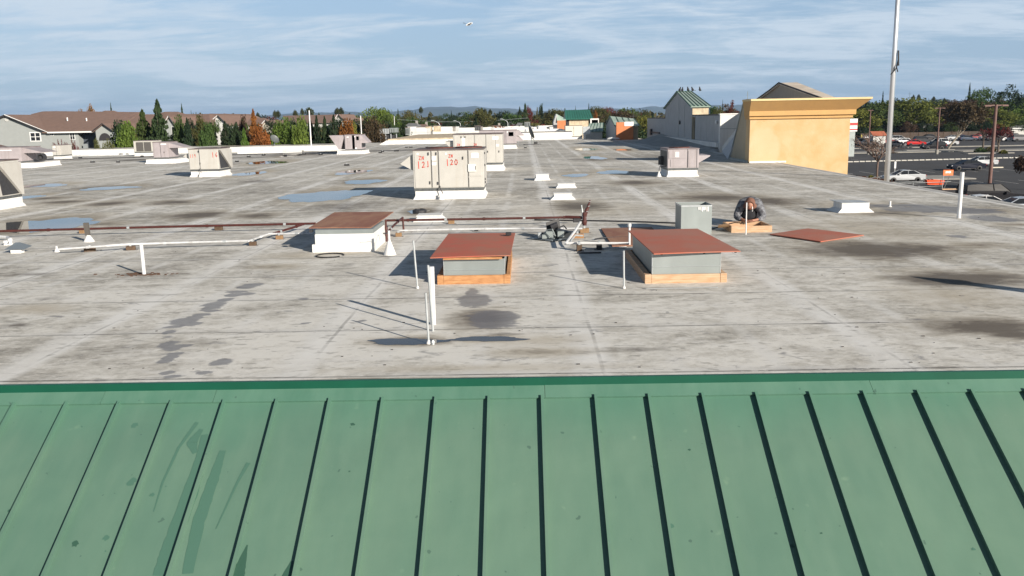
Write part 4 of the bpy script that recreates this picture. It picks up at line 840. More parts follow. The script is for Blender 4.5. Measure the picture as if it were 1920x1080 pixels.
# ------------------------------------------------------------------ far shop roofs beyond the store
def shop(label, px0, px1, Y, dep, ptop, m=white_wall, rm=None, gr='flat shop roofs beyond the store'):
    a, c = W(px0, ptop, Y), W(px1, ptop, Y); z = (a.z+c.z)/2
    T = thing('shop_building', label, 'building', (a.x, Y, 0), 0, gr); w_ = c.x-a.x
    MB().box(0, w_, 0, dep, 0, z-.6).build('wall', m, T); MB().box(0.2, w_-.2, .25, dep-.2, z-.599, z-.45).build('roof', concrete, T)
    MB().box(-.05, w_+.05, -.05, .2, z-.599, z).box(-.05, .2, .201, dep, z-.599, z).box(w_-.2, w_+.05, .201, dep, z-.599, z).box(.201, w_-.201, dep-.2, dep, z-.599, z).build('parapet', m, T)
    return T
shop('low white roofed shop behind the raised beige roof, left', 734, 800, 128, 10, 241)
shop('white parapet block with cream boxes on top, middle distance', 778, 850, 136, 12, 239)
shop('long white shop roof behind the two beige units', 826, 920, 150, 20, 241.5)
shop('white shop roof left of the square vent, far', 905, 1000, 168, 24, 239.5)
shop('white shop roof stretching behind the satellite dish', 985, 1066, 118, 25, 246)
shop('long low white shop roof behind the cream air handler', 940, 1062, 190, 30, 238)
shop('small white shop roof beneath the far left green gable', 1010, 1056, 150, 20, 237.5)
def boxy(label, px0, px1, py0, py1, Y, dep, m, cat='vent', nm='rooftop_box', lou=False, gr=None):
    a = W(px0, py1, Y); c = W(px1, py0, Y); T = thing(nm, label, cat, (a.x, Y, a.z), 0, gr); w_, h = c.x-a.x, c.z-a.z
    MB().bbox(0, w_, 0, dep, 0, h, .03).build('cabinet', m, T); MB().bbox(-.04, w_+.04, -.04, dep+.04, h+.002, h+.08, .02).build('lid', tan_top, T)
    MB().box(w_*.12, w_*.42, -.03, -.002, h*.15, h*.85).box(w_*.56, w_*.88, -.03, -.002, h*.15, h*.85).build('louvre_panel', rail if lou else m, T)
    return T
boxy('cream rooftop box with left dark gap, middle distance', 798, 809, 237, 246, 133, 1.4, cream, gr='cream rooftop boxes')
boxy('cream rooftop box right of its twin, middle distance', 813, 825, 236, 247, 133, 1.4, cream, gr='cream rooftop boxes')
boxy('grey condenser on the far white roof behind the dish', 983.5, 994, 229, 239, 140, 1.3, galv, lou=True, cat='air conditioner', nm='rooftop_condenser')
boxy('dark condenser on the long far roof, right of centre', 890, 900, 236.5, 245, 125, 1.2, steel, lou=True, cat='air conditioner', nm='rooftop_condenser')
boxy('pale narrow vent box beside the dark far condenser', 901, 905, 237.5, 245, 125, .8, concrete)
boxy('pale square vent box on the white roof ridge, centre', 849, 853.5, 238.5, 246, 118, .7, concrete)
boxy('grey louvred box on the left end of the white roof', 760, 767, 240, 253, 112, 1.0, galv, lou=True)
boxy('white knee wall box behind the cream rooftop boxes', 781, 799, 238.5, 247, 139, 1.2, white_wall)
boxy('short white rooftop hatch on the far right white roof', 1030, 1037, 238, 244, 124, 1, white)
# cooling plant on legs
a = W(711, 252, 112); T = thing('cooling_plant', 'grey louvred cooling plant raised on legs, middle distance', 'cooling plant', (a.x, 112, RZ)); b2 = W(744, 240, 112); w_ = b2.x-a.x; h = b2.z-RZ
MB().bbox(0, w_*.55, 0, 1.6, h-.7, h-.06, .02).build('cabinet', galv_bright, T); MB().bbox(w_*.57, w_, 0, 1.6, h-.55, h+.02, .02).build('cabinet', galv, T)
for fx in (0.03, .33, .62, .93): MB().box(w_*fx, w_*fx+.12, .1, .22, -.6, h-.71).build('leg', galv_bright, T)
for k in range(7): MB().box(w_*(.05+.13*k), w_*(.05+.13*k)+.04, -.03, -.002, h-.6, h-.1).build('slat', steel, T)
MB().box(w_*.06, w_*.92, .3, 1.3, h-1.35, h-.85).build('lower_machinery', steel, T)
# ------------------------------------------------------------------ green roofed towers
def seams(mb, p0, p1, q0, q1, n, w_=.05, h=.07):
    w_ *= .7; h *= .45
    p0, p1, q0, q1 = map(Vector, (p0, p1, q0, q1)); nr = (p1-p0).cross(q0-p0).normalized()
    if nr.z < 0: nr = -nr
    for k in range(n+1):
        a = p0.lerp(p1, k/n); b = q0.lerp(q1, k/n); s = (b-a).normalized().cross(nr)*w_
        mb.add([a-s, a+s, a+s+nr*h, a-s+nr*h, b-s, b+s, b+s+nr*h, b-s+nr*h], [(0, 1, 2, 3), (7, 6, 5, 4), (0, 4, 5, 1), (1, 5, 6, 2), (2, 6, 7, 3), (3, 7, 4, 0)])
XG = 13.35
T = thing('gabled_roof_tower', 'tall grey gabled tower with faded green seamed roof', 'tower', (XG, 71, 0))
yN, yF_ = 71.0, 84.2; ye = Wx(1270, 199.5, XG).z; 
zE = W(1271, 199.5, yN).z; zP = Wx(1245.5, 172, XG+.05).z; zP = W(1245.5, 172, 77.6).z; x1_ = W(1328, 199, yN).x-XG; xr = W(1296, 168.5, 77.6).x-XG
Lh = (yF_-yN); MB().prism([(0, RZ-.3), (Lh, RZ-.3), (Lh, zE), (Lh/2, zP-.08), (0, zE)], .25, 'x', 0).build('gable_wall', grey_wall, T)
MB().box(.26, x1_, 0.15, Lh-.2, 0, zE-.05).build('wall', stucco_grey, T)
MB().box(.02, x1_+.02, -.06, .14, zE-.86, zE-.03).build('fascia_panel', cream, T); MB().box(-.02, x1_+.05, -.12, .13, zE-.98, zE-.861).build('fascia_ledge', cream, T)
A_, B_, C_, D_ = (-.15, -.25, zE-.02), (x1_+.15, -.25, zE-.02), (xr, Lh/2, zP), (-.12, Lh/2, zP)
fg = bpy.data.materials.new('faded_green_metal'); fg.use_nodes = True; green_mat(fg, (.30, .40, .33), (.42, .48, .43), (.16, .30, .23), False)
dgm = mat('new_green_metal', (.045, .19, .145), .45, var=.2, vscale=.8)
MB().slab([A_, B_, C_, D_], .08, (0, 0, 1)).build('roof_slope', fg, T); MB().slab([(-.15, Lh+.25, zE-.02), (x1_+.15, Lh+.25, zE-.02), C_, D_], .08, (0, 0, 1)).build('roof_slope', fg, T)
MB().slab([(x1_+.14, -.24, zE-.03), (x1_+.14, Lh+.24, zE-.03), (xr+.001, Lh/2, zP-.01)], .06, (1, 0, .2)).build('roof_end', fg, T)
m_ = MB(); seams(m_, A_, B_, D_, C_, 5, .035, .09); m_.build('roof_seams', greend, T)
MB().tube([A_, D_, (-.15, Lh+.25, zE-.02)], .05, 6).tube([D_, C_, B_], .045, 6).build('rake_trim', greend, T)
MB().box(-.02, .0-.003, 3.2, 3.24, RZ+.5, zP-1.2).box(-.02, -.003, 5.9, 5.93, RZ+.5, zP-.6).build('wall_joint', galv, T)
o = MB().lathe([(.16, 0), (.16, .15)], 10).xf(Matrix.Rotation(math.pi/2, 4, 'Y')).build('wall_vent', steel, T); o.location = (-.12, 5.2, RZ+1.9)
for k, (fx, fy) in enumerate([(.1, 0), (.35, .02), (.9, -.02), (1.3, .0), (1.9, .01), (.55, .9)]):
    T2 = thing('pigeon', 'small dark bird perched on the grey tower ridge', 'bird', (XG+fx, 77.6-fy*1.6, zP-fy*.78+.0), k, 'birds perched on the tower ridge')
    MB().lathe([(.02, 0), (.09, .06), (.11, .14), (.07, .24), (.045, .30), (.055, .35), (.02, .40)], 8).xf(Matrix.Rotation(.35, 4, 'Y')).build('body', black, T2); MB().box(-.22, -.02, -.03, .03, .03, .06).build('tail', black, T2)
# lower wall stretching toward the viewer, corner wall and slanted buttress
T = thing('screen_wall', 'grey inner screen wall left of the slanted buttress', 'wall', (XG+.05, 61, RZ)); zt = W(1320, 217, 61).z-RZ
MB().box(0, .3, 0, 9.95, -.2, zt).build('wall_panel', grey_wall, T); MB().box(-.04, .34, 0, 9.95, zt+.002, zt+.09).build('coping', trimd, T)
MB().box(-.05, -.004, 8.9, 9.9, .0, zt-.1).build('stained_recess', mat('black_mould_stain', (.07, .065, .05), .9, col2=(.3, .25, .16), vscale=4, stretch=(1, 2, .2)), T)
MB().lathe([(.13, 0), (.13, .1)], 10).xf(Matrix.Translation((-.04, .9, zt-.45)) @ Matrix.Rotation(-math.pi/2, 4, 'Y')).build('wall_lamp', paper, T)
m_ = MB()
for y_ in (2.2, 4.4, 6.6): m_.box(-.012, -.003, y_, y_+.03, .4, zt-.02)
m_.build('wall_joint', galv, T)
T = thing('screen_wall', 'pale cross wall between the grey tower and yellow wall', 'wall', (XG-.05, 60.6, RZ)); zt2 = W(1360, 215, 60.6).z-RZ
MB().box(0, 3.6, 0, .35, -.2, zt2).build('wall_panel', white_wall, T); MB().box(-.04, 3.65, -.05, .40, zt2+.002, zt2+.08).build('coping', white, T); MB().box(.0, 3.6, -.012, -.003, zt2-.95, zt2-.92).box(1.8, 1.82, -.012, -.003, zt2-.93, zt2).build('wall_joint', galv, T)
# cricket ramp at the foot of the walls
T = thing('roof_cricket', 'sloping membrane ramp along the foot of the grey tower wall', 'roof ramp', (0, 61, RZ))
MB().add([(XG-2.6, 26, .004), (XG-2.2, 12, .004), (XG-1.2, 2, .004), (XG-.2, -.3, .004), (XG+.04, 26, .75), (XG+.04, 10, .5), (XG+.04, 2, .35), (XG+.04, -.3, .2)], [(0, 1, 5, 4), (1, 2, 6, 5), (2, 3, 7, 6)]).build('ramp', mat('ramp_membrane', (.36, .36, .35), .8, var=.3, vscale=1.2), T)
MB().box(XG-.25, XG-.003, -.1, 24.0, .3, .62).build('ledge', white_wall, T)
# yellow stucco block
xa = W(1404, 305, 46.0).x; xb = W(1590, 305, 46.0).x; T = thing('yellow_stucco_wall', 'large ochre yellow stucco facade block with stepped cornice', 'wall', (xa, 46, 0)); w_ = xb-xa
z1 = W(1500, 222, 46).z; z2 = W(1500, 212, 46).z; z2b = W(1500, 207, 46).z; z3 = W(1500, 184.5, 46).z
MB().box(0, w_, 0, .8, 0, z1).build('wall_panel', stucco, T)
MB().box(-.06, w_+.09, -.10, .85, z1+.002, z1+.16).build('lower_cornice', stucco_trim, T); MB().box(-.10, w_+.20, -.22, .90, z1+.162, z2b).build('middle_cornice', stucco_trim, T)
c0, c1, d0_ = .22, .75, z3-z2b
MB().add([(-.10, -c0, z2b+.002), (w_+.2, -c0, z2b+.002), (w_+.2, .9, z2b+.002), (-.10, .9, z2b+.002), (-.16, -c1, z3-.1), (w_+c1, -c1, z3-.1), (w_+c1, 1.0, z3-.1), (-.16, 1.0, z3-.1)], [(3, 2, 1, 0), (4, 5, 6, 7), (0, 1, 5, 4), (1, 2, 6, 5), (2, 3, 7, 6), (3, 0, 4, 7)]).build('flared_cornice', stucco_trim, T)
MB().box(-.18, w_+c1+.03, -c1-.03, 1.05, z3-.098, z3).build('cornice_cap', stucco_pale, T)
def patch_paint(m, cx, cz, rx, rz, col):
    t = m.node_tree; b = t.nodes['Principled BSDF']; src = b.inputs['Base Color'].links[0].from_socket
    g = nn(t, 'ShaderNodeTexCoord').outputs['Object']; s_ = nn(t, 'ShaderNodeSeparateXYZ'); lk(t, g, s_.inputs[0])
    u = M(t, 'DIVIDE', M(t, 'SUBTRACT', s_.outputs[0], cx), rx); v = M(t, 'DIVIDE', M(t, 'SUBTRACT', s_.outputs[2], cz), rz)
    d = M(t, 'SQRT', M(t, 'ADD', M(t, 'MULTIPLY', u, u), M(t, 'MULTIPLY', v, v))); d = M(t, 'ADD', d, M(t, 'MULTIPLY', M(t, 'SUBTRACT', noise(t, g, 2.2, 4), .5), .35))
    c = mix(t, M(t, 'MULTIPLY', ramp(t, d, [(.82, 1.0), (1.0, 0.0)]), .6), src, col); lk(t, c, b.inputs['Base Color'])
patch_paint(stucco, .75, z1-1.6, .85, 1.35, (.58, .47, .30))
MB().box(.02, 1.9, -.05, -.006, RZ+.003, RZ+.09).build('base_flashing', white, T)
# sloped return (buttress) on its left side
pB = G(1363, 299); T2 = T; yb = pB.y-46
zc_ = W(1397, 190, 46.9).z
MB().prism([(.81, RZ-.2), (yb, RZ-.2), (yb, RZ+.02), (1.35, zc_), (.81, zc_)], .55, 'x', 0.0).build('sloped_return', stucco_grey, T)
MB().tube([(-.01, yb+.02, RZ+.03), (-.01, 1.37, zc_)], .05, 6).build('return_trim', galv, T); MB().box(-.06, -.004, .1, yb, RZ+.004, RZ+.13).build('base_flashing', galv, T)
MB().box(-.02, .55, .2, 1.4, zc_+.002, z3+.02).build('return_head', stucco_grey, T)
# slanted white membrane buttress
A = Vector((XG+.06, 60.4, RZ+.05)); B = Vector((pB.x+.03, pB.y, RZ+.02)); C = Vector((xa+.12, 48.4, W(1387, 240, 48.4).z)); C2 = Vector((XG+1.6, 60.4, RZ+1.6))
C3 = W(1389, 237, 49.5)
T = thing('membrane_buttress', 'slanted white membrane infill leaning between the pale wall and yellow wall', 'roof ramp', (0, 0, 0))
o0 = Vector((B.x, B.y, RZ)); T.location = o0
MB().slab([A-o0, B-o0, C-o0, ], .10, (-1, 0, .5)).build('infill_panel', mat('pale_blue_membrane', (.50, .52, .55), .7, var=.15, vscale=2), T)
q = (C-A).normalized(); up = Vector((0, .0, .28)); MB().slab([A-o0+Vector((.03, 0, .02)), C-o0+Vector((.03, 0, .02)), C-o0+up, A-o0+up], .12, (-1, -.3, .3)).build('top_flashing', white_wall, T)
# antenna mast
b0 = W(1401.5, 188, 47.5); T = thing('roof_antenna', 'thin antenna rod above the left end of the yellow cornice', 'antenna', b0); MB().tube([(0, 0, -.4), (0, 0, .45)], .014, 6).build('rod', galv, T); MB().lathe([(.07, -.1), (.07, .06)], 8).build('mount', steel, T)
# beige gable behind
YN, YK, YP, YFR = 52.0, 61.2, 59.5, 65.0; XB = W(1549, 185, YN).x
zz = lambda px, py: Wx(px, py, XB); pn_, pp_, pk_, pf_ = zz(1549, 185), zz(1464.5, 155), zz(1447.5, 168.5), zz(1420, 188)
T = thing('gabled_roof_block', 'brown grey gable with pale roof edge rising behind the yellow wall', 'tower', (XB, pn_.y, 0)); y0_ = pn_.y
Q = [(pn_.y-y0_, pn_.z), (pp_.y-y0_, pp_.z), (pk_.y-y0_, pk_.z), (pf_.y-y0_, pf_.z)]; wq = W(1571, 183.5, YN).x-XB; wt = W(1495, 153.3, pp_.y).x-XB
MB().prism([(Q[0][0], 2)]+[(a, b-.08) for a, b in Q]+[(Q[3][0], 2)], .3, 'x', 0).build('gable_wall', brown_roof_st, T)
V3 = lambda q, x: (x, q[0], q[1])
MB().slab([V3(Q[0], -.15), V3(Q[0], wq), V3(Q[1], wt), V3(Q[1], -.15)], .12, (0, 0, 1)).build('roof_slope', tan_roof, T); MB().slab([V3(Q[1], -.15), V3(Q[1], wt), V3(Q[2], wt), V3(Q[2], -.15)], .12, (0, 0, 1)).slab([V3(Q[2], -.15), V3(Q[2], wt), V3(Q[3], wt), V3(Q[3], -.15)], .12, (0, 0, 1)).build('roof_slope', tan_roof, T)
MB().box(.31, min(wq, wt)-.05, .2, Q[3][0]-.2, 2, Q[0][1]-.1).build('wall', stucco_grey, T)
MB().tube([V3(q, -.16) for q in Q], .05, 6).build('rake_trim', trimd, T)
# small grey gable + terracotta block
XS = G(1154, 262); yS = XS.y; zE = W(1154, 236, yS).z; yB2 = yS+11; zP = W(1141.5, 217.5, yS+5.5).z; T = thing('gabled_roof_tower', 'small grey gabled tower with faded green roof behind terracotta wall', 'tower', (XS.x, yS, 0))
MB().prism([(0, RZ-.2), (11, RZ-.2), (11, zE+.1), (5.5, zP-.05), (0, zE)], .25, 'x', 0).build('gable_wall', grey_wall, T)
A_, B_, C_, D_ = (-.1, -.2, zE), (2.6, -.2, zE), (2.7, 5.5, zP-.35), (-.1, 5.5, zP)
MB().slab([A_, B_, C_, D_], .08, (0, 0, 1)).build('roof_slope', fg, T); MB().slab([(-.1, 11.2, zE), (2.6, 11.2, zE), C_, D_], .08, (0, 0, 1)).build('roof_slope', fg, T); m_ = MB(); seams(m_, A_, B_, D_, C_, 4, .035, .08); m_.build('roof_seams', greend, T)
MB().box(.26, 2.5, .3, 10.8, 0, zE-.1).build('wall', stucco_grey, T); MB().tube([A_, D_, (-.1, 11.2, zE)], .06, 5).build('rake_trim', greend, T)
x2 = W(1185.5, 240, yS).x-XS.x; zt3 = W(1170, 229, yS).z; T = thing('terracotta_wall', 'terracotta orange stucco wall block with white top corner', 'wall', (XS.x+.02, yS-.8, 0))
MB().box(0, x2, 0, .5, 0, zt3).build('wall_panel', orange_st, T); MB().box(x2*.46, x2+.03, -.03, .52, zt3-.42, zt3+.04).build('white_cap', white, T)
o = MB().lathe([(.0, 0), (.3, .1), (.2, .3), (.0, .36)], 9).build('rubble_pile', white_wall); o.location = G(1150, 262.5); o.scale = (2.6, 1.5, .9); tag(o, 'small white heap of scrap at the terracotta wall foot', 'scrap pile')
# grey wall between terracotta block and tall tower
T = thing('screen_wall', 'grey screen wall between the terracotta block and tall tower', 'wall', (XG+.08, 84.5, RZ)); zz = W(1222, 223, 84.5).z-RZ
MB().box(0, .3, 0, 12.5, -.2, zz).build('wall_panel', grey_wall, T); MB().box(-.04, .34, 0, 12.5, zz+.002, zz+.1).build('coping', trimd, T)
MB().box(-.15, -.02, 3.2, 8.4, .75, .9).build('pipe', steel, T); MB().bbox(-.2, -.02, 8.4, 9.2, .55, 1.15, .02).build('meter_box', steel, T)
# green hipped sign tower in the middle distance
YT = 128; def_ = lambda px, py: W(px, py, YT)
zl = def_(1086, 222.5).z; zt_ = def_(1086, 205.5).z; xl = def_(1060.5, 222).x; xr_ = def_(1112.5, 222).x; T = thing('green_roof_tower', 'cream tower with wide dark green seamed roof, middle distance', 'tower', (xl, YT, 0)); w_ = xr_-xl
A_, B_, C_, D_ = (0, 0, zl), (w_, 0, zl), (w_*.93, 3.5, zt_), (.05, 3.5, zt_)
MB().slab([A_, B_, C_, D_], .12, (0, 0, 1)).build('roof_slope', dgm, T); m_ = MB(); seams(m_, A_, B_, D_, C_, 11, .03, .09); m_.build('roof_seams', greend, T)
MB().slab([(w_, 0, zl), (w_, 7, zl), C_], .1, (1, 0, .3)).slab([(0, 0, zl), (0, 7, zl), D_], .1, (-1, 0, .3)).build('roof_end', dgm, T)
MB().box(.15, w_-.15, .15, .3, zl-.16, zl-.01).build('eave_shade_strip', trimd, T); MB().box(w_*.13, w_*.83, .5, 4, 0, zl-.17).build('wall', cream, T); MB().box(w_*.12, w_*.84, .35, .49, zl-1.3, zl-1.15).box(w_*.12, w_*.84, .35, .49, zl-2.0, zl-1.7).build('wall_band', white, T); MB().box(.2, w_*.13-.01, .6, 4, 0, zl-.17).build('shaded_pier', trimd, T)  # dark strip and pier carry the shade below the eave in their colour
# pieces right of it
def gq(px0, px1, pyt, pyb, Y, m, nm, T): a = W(px0, pyb, Y); c = W(px1, pyt, Y); o = T.location; return MB().box(a.x-o.x, c.x-o.x, 0, .5, a.z-o.z, c.z-o.z).build(nm, m, T)
T = thing('green_sign_panel', 'small bright green panel with white surround, middle distance', 'panel', (W(1108, 230, 125).x, 125, RZ)); gq(1107, 1123, 222, 234, 125, white, 'surround', T); p_ = gq(1109.5, 1121.5, 224.5, 236, 124.9, mat('bright_green_paint', (.03, .30, .14), .5), 'green_face', T)
a = W(1097, 247, 108); c = W(1131, 246, 108); t1 = W(1106, 231, 112); t2 = W(1131.5, 230, 112)
T = thing('mansard_roof', 'low faded green mansard slope left of the small grey gable', 'roof', (a.x, 108, RZ)); o0 = T.location
vv = [(a.x-o0.x, 0, a.z-RZ), (c.x-o0.x, 0, c.z-RZ), (t2.x-o0.x, 4, t2.z-RZ), (t1.x-o0.x, 4, t1.z-RZ)]
MB().slab(vv, .1, (0, 0, 1)).build('roof_slope', fg, T); m_ = MB(); seams(m_, vv[0], vv[1], vv[3], vv[2], 5, .03, .08); m_.build('roof_seams', greend, T); MB().box(.05, c.x-a.x-.1, .1, 4.0, -1.5, a.z-RZ-.05).build('wall', white_wall, T)
# far little green gable with orange wall
Y_ = 150; b0 = W(1038, 233, Y_); T = thing('gabled_roof_tower', 'tiny far grey gable with green roof and orange wall', 'tower', (b0.x, Y_, 0)); 
zE, zP = W(1040, 229, Y_).z, W(1043, 213, Y_).z
MB().prism([(0, 0), (1.0, 0), (1.0, zE+.6), (.45, zP-.05), (0, zE)], 5, 'y', 0).build('gable_wall', grey_wall, T)
xx = W(1062, 229, Y_).x-b0.x; MB().slab([(.45, .2, zP), (.6, -.3, zE), (xx, -.3, zE), (xx, 2.5, zE+.5)], .1, (0, 0, 1)).build('roof_slope', fg, T)
T = thing('terracotta_wall', 'far terracotta orange wall under the tiny green gable', 'wall', (W(1045, 240, 148).x, 148, 0)); MB().box(0, W(1062.5, 240, 148).x-W(1045, 240, 148).x, 0, .5, 0, W(1052, 226, 148).z).build('wall_panel', orange_st, T); MB().box(0, .5, -.03, -.003, 4, 6).build('trim', white, T)
# ------------------------------------------------------------------ flagpole
pb = W(1664, 347, 34.0); T = thing('flagpole', 'tall silver flagpole rising beyond the right roof edge', 'flagpole', (pb.x-.05, 34, 0))
MB().tube([(0, 0, 0), (0, 0, 5.2)], .092, 18).tube([(0, 0, 5.2), (0, 0, 15.5)], .092, 18, r2=.062).build('pole', metal_pole, T, smooth=True)
MB().lathe([(.22, 0), (.2, .1), (.14, .25)], 16).build('base_collar', metal_pole, T)
MB().tube([(.10, -.03, 1.5), (.09, -.03, 9.5), (.07, -.02, 15.3)], .007, 5).build('halyard', galv, T)
zc1 = W(1690, 118, 34).z
MB().tube([(.10, -.09, zc1+.38), (.12, -.12, zc1), (.05, -.15, zc1-.15), (.13, -.1, zc1-.32)], .022, 6).tube([(-.11, -.06, zc1-.42), (.06, -.14, zc1-.18), (.12, -.08, zc1+.1)], .02, 6).tube([(.12, -.06, zc1+.45), (.15, -.08, zc1-.1)], .03, 6).build('rope_knot', black, T)
# ------------------------------------------------------------------ trees
def leafmesh(name, P, size, seed, flat=.0, m=None):
    rng = np.random.RandomState(seed); n = len(P)
    d1 = rng.normal(size=(n, 3)); d1[:, 2] *= (1-flat); d1 /= np.linalg.norm(d1, axis=1)[:, None]
    d2 = rng.normal(size=(n, 3)); d2 -= (d2*d1).sum(1)[:, None]*d1; d2 /= np.linalg.norm(d2, axis=1)[:, None]
    s = (size*(.6+.8*rng.rand(n)))[:, None] if np.isscalar(size) else (size*(.6+.8*rng.rand(n)))[:, None]
    a, b = d1*s, d2*s*.7
    V = np.stack([P-a, P-b*.9+a*.1, P+a, P+b], 1).reshape(-1, 3)
    me = bpy.data.meshes.new(name); me.vertices.add(len(V)); me.vertices.foreach_set('co', V.ravel().astype(np.float32))
    me.loops.add(4*n); me.loops.foreach_set('vertex_index', np.arange(4*n, dtype=np.int32)); me.polygons.add(n)
    me.polygons.foreach_set('loop_start', np.arange(0, 4*n, 4, dtype=np.int32)); me.update(calc_edges=True)
    me.materials.append(m or FOL['green']); return me
def crown_pts(kind, seed, n):
    rng = np.random.RandomState(seed); out = []
    if kind == 'broad':
        k = 34; c = rng.normal(size=(k, 3)); c /= np.linalg.norm(c, axis=1)[:, None]; c *= (.50+.36*rng.rand(k))[:, None]; c[:, 2] = np.abs(c[:, 2]+.35)*1.0-.35
        w_ = .09+.10*rng.rand(k); i = rng.randint(0, k, n); g = rng.normal(size=(n, 3)); g /= np.linalg.norm(g, axis=1)[:, None]
        P = c[i]+g*w_[i][:, None]*(.6+.8*rng.rand(n))[:, None]*1.7
        P[:, :2] *= .52; P[:, 2] = .58+P[:, 2]*.42; return P
    if kind == 'loose':
        k = 26; c = rng.normal(size=(k, 3)); c /= np.linalg.norm(c, axis=1)[:, None]; c *= (.6+.5*rng.rand(k))[:, None]
        w_ = .06+.09*rng.rand(k); i = rng.randint(0, k, n); P = c[i]+np.clip(rng.normal(size=(n, 3)), -1.5, 1.5)*w_[i][:, None]
        P[:, :2] *= .45; P[:, 2] = .62+P[:, 2]*.34; return P
    if kind == 'cone':
        h = rng.rand(n)**1.25; lay = np.floor(h*17)/17; r = (1-h)**.8*.5*(.62+.38*((h*17) % 1 < .55))*(1-.0*lay)
        az = rng.rand(n)*6.283; nb = 9; azb = np.round(az/6.283*nb+lay*3.1)/nb*6.283+rng.normal(size=n)*.22
        rr_ = r*(.35+.65*rng.rand(n)**.5)*(.8+.35*np.sin(lay*37+azb*2)); P = np.stack([rr_*np.cos(azb), rr_*np.sin(azb), .06+h*.93-rr_*.10], 1); return P
    if kind == 'column':
        h = rng.rand(n); r = .5*np.sin(np.clip(h*.93+.07, 0, 1)*math.pi)**.55*(1-h*.35); az = rng.rand(n)*6.283; rr_ = r*(.5+.5*rng.rand(n)**.5)*(.85+.25*np.sin(h*21+az*3))
        return np.stack([rr_*np.cos(az), rr_*np.sin(az), .03+h*.97], 1)
    if kind == 'pear':       # upright oval, bumpy
        k = 40; h_ = rng.rand(k); a = rng.rand(k)*6.283; rad = .40*np.sin(np.clip(h_*.85+.12, 0, 1)*math.pi)**.7*(1.05-h_*.5); c = np.stack([rad*np.cos(a), rad*np.sin(a), .10+h_*.80], 1)
        i = rng.randint(0, k, n); return c[i]+np.clip(rng.normal(size=(n, 3)), -1.5, 1.5)*np.array([.075, .075, .062])
def limbs(seed, n, h0, spread, top, r=.02):
    rr = random.Random(seed); m_ = MB().tube([(0, 0, 0), (rr.uniform(-.02, .02), rr.uniform(-.02, .02), h0), (rr.uniform(-.04, .04), rr.uniform(-.04, .04), h0+(top-h0)*.6)], r*1.3, 7, r2=r*.6)
    for k in range(n):
        a = k/n*6.283+rr.uniform(-.4, .4); L = spread*rr.uniform(.55, 1); z = h0*rr.uniform(.85, 1.3)
        m_.tube([(0, 0, z), (math.cos(a)*L*.45, math.sin(a)*L*.45, z+(top-z)*.45), (math.cos(a)*L, math.sin(a)*L, z+(top-z)*rr.uniform(.7, 1))], r*.55, 5, r2=r*.12)
    return m_
TRUNK = {}; CROWN = {}
for kind, nv, n, sz in (('broad', 4, 4600, .020), ('loose', 3, 2600, .018), ('cone', 3, 5200, .025), ('column', 2, 2600, .028), ('pear', 3, 5200, .023)):
    for v in range(nv):
        CROWN[kind, v] = leafmesh('crown', crown_pts(kind, 11+v*7, n), sz, v+5)
        t = limbs(v+3, 7 if kind in ('broad', 'loose') else 3, .28 if kind == 'broad' else .3, .38 if kind in ('broad', 'loose') else .15, .8 if kind in ('broad', 'loose') else .9)
        me_ = bpy.data.meshes.new('trunk'); me_.from_pydata(t.v, [], t.f); me_.materials.append(bark); TRUNK[kind, v] = me_
# palm
def palm_meshes(seed):
    rr = random.Random(seed); rng = np.random.RandomState(seed)
    t = MB().tube([(0, 0, 0), (.01, 0, .5), (0, 0, .93)], .012, 7, r2=.009); me_ = bpy.data.meshes.new('trunk'); me_.from_pydata(t.v, [], t.f); me_.materials.append(bark)
    n = 900; az = rng.randint(0, 26, n)/26*6.283+rng.normal(size=n)*.05; el = (rng.randint(0, 7, n)/6*2.6-1.25); L = rng.rand(n)**.7
    r = np.cos(el)*L; z = np.sin(el)*L-.35*L**2*(np.cos(el)); P = np.stack([r*np.cos(az)*.5, r*np.sin(az)*.5, .90+z*.085], 1)
    return me_, leafmesh('crown', P, .03, seed, m=FOL['palm'])
pt_, pc_ = palm_meshes(3); TRUNK['palm', 0] = pt_; CROWN['palm', 0] = pc_
def tree(label, kind, v, D, px, top, wpx, fol, group, base_z=0, wide=1.0, cat='tree', nm=None, trunk=True, px_y=None):
    tp = W(px, top, D); h = max(tp.z-base_z, 1.0); wd = wpx/F*D*{'cone': 1.5, 'pear': 1.25, 'broad': 1.12, 'loose': 1.15, 'column': 1.1, 'palm': 1.1}[kind]
    nm = nm or {'cone': 'conifer_tree', 'palm': 'palm_tree', 'column': 'columnar_tree'}.get(kind, 'broadleaf_tree')
    T = thing(nm, label, cat, (tp.x, D, base_z), random.Random(px*7+top).random()*6.28, group); T.scale = (wd*wide, wd*wide, h)
    if kind == 'palm': T.rotation_euler[2] = px
    c = bpy.data.objects.new('crown', CROWN[kind, v]); COL.objects.link(c); c.parent = T; c.material_slots[0].link = 'OBJECT'; c.material_slots[0].material = FOL[fol]
    if trunk: b = bpy.data.objects.new('trunk', TRUNK[kind, v]); COL.objects.link(b); b.parent = T
    return T
GL = 'trees between the left parapet and the apartments'
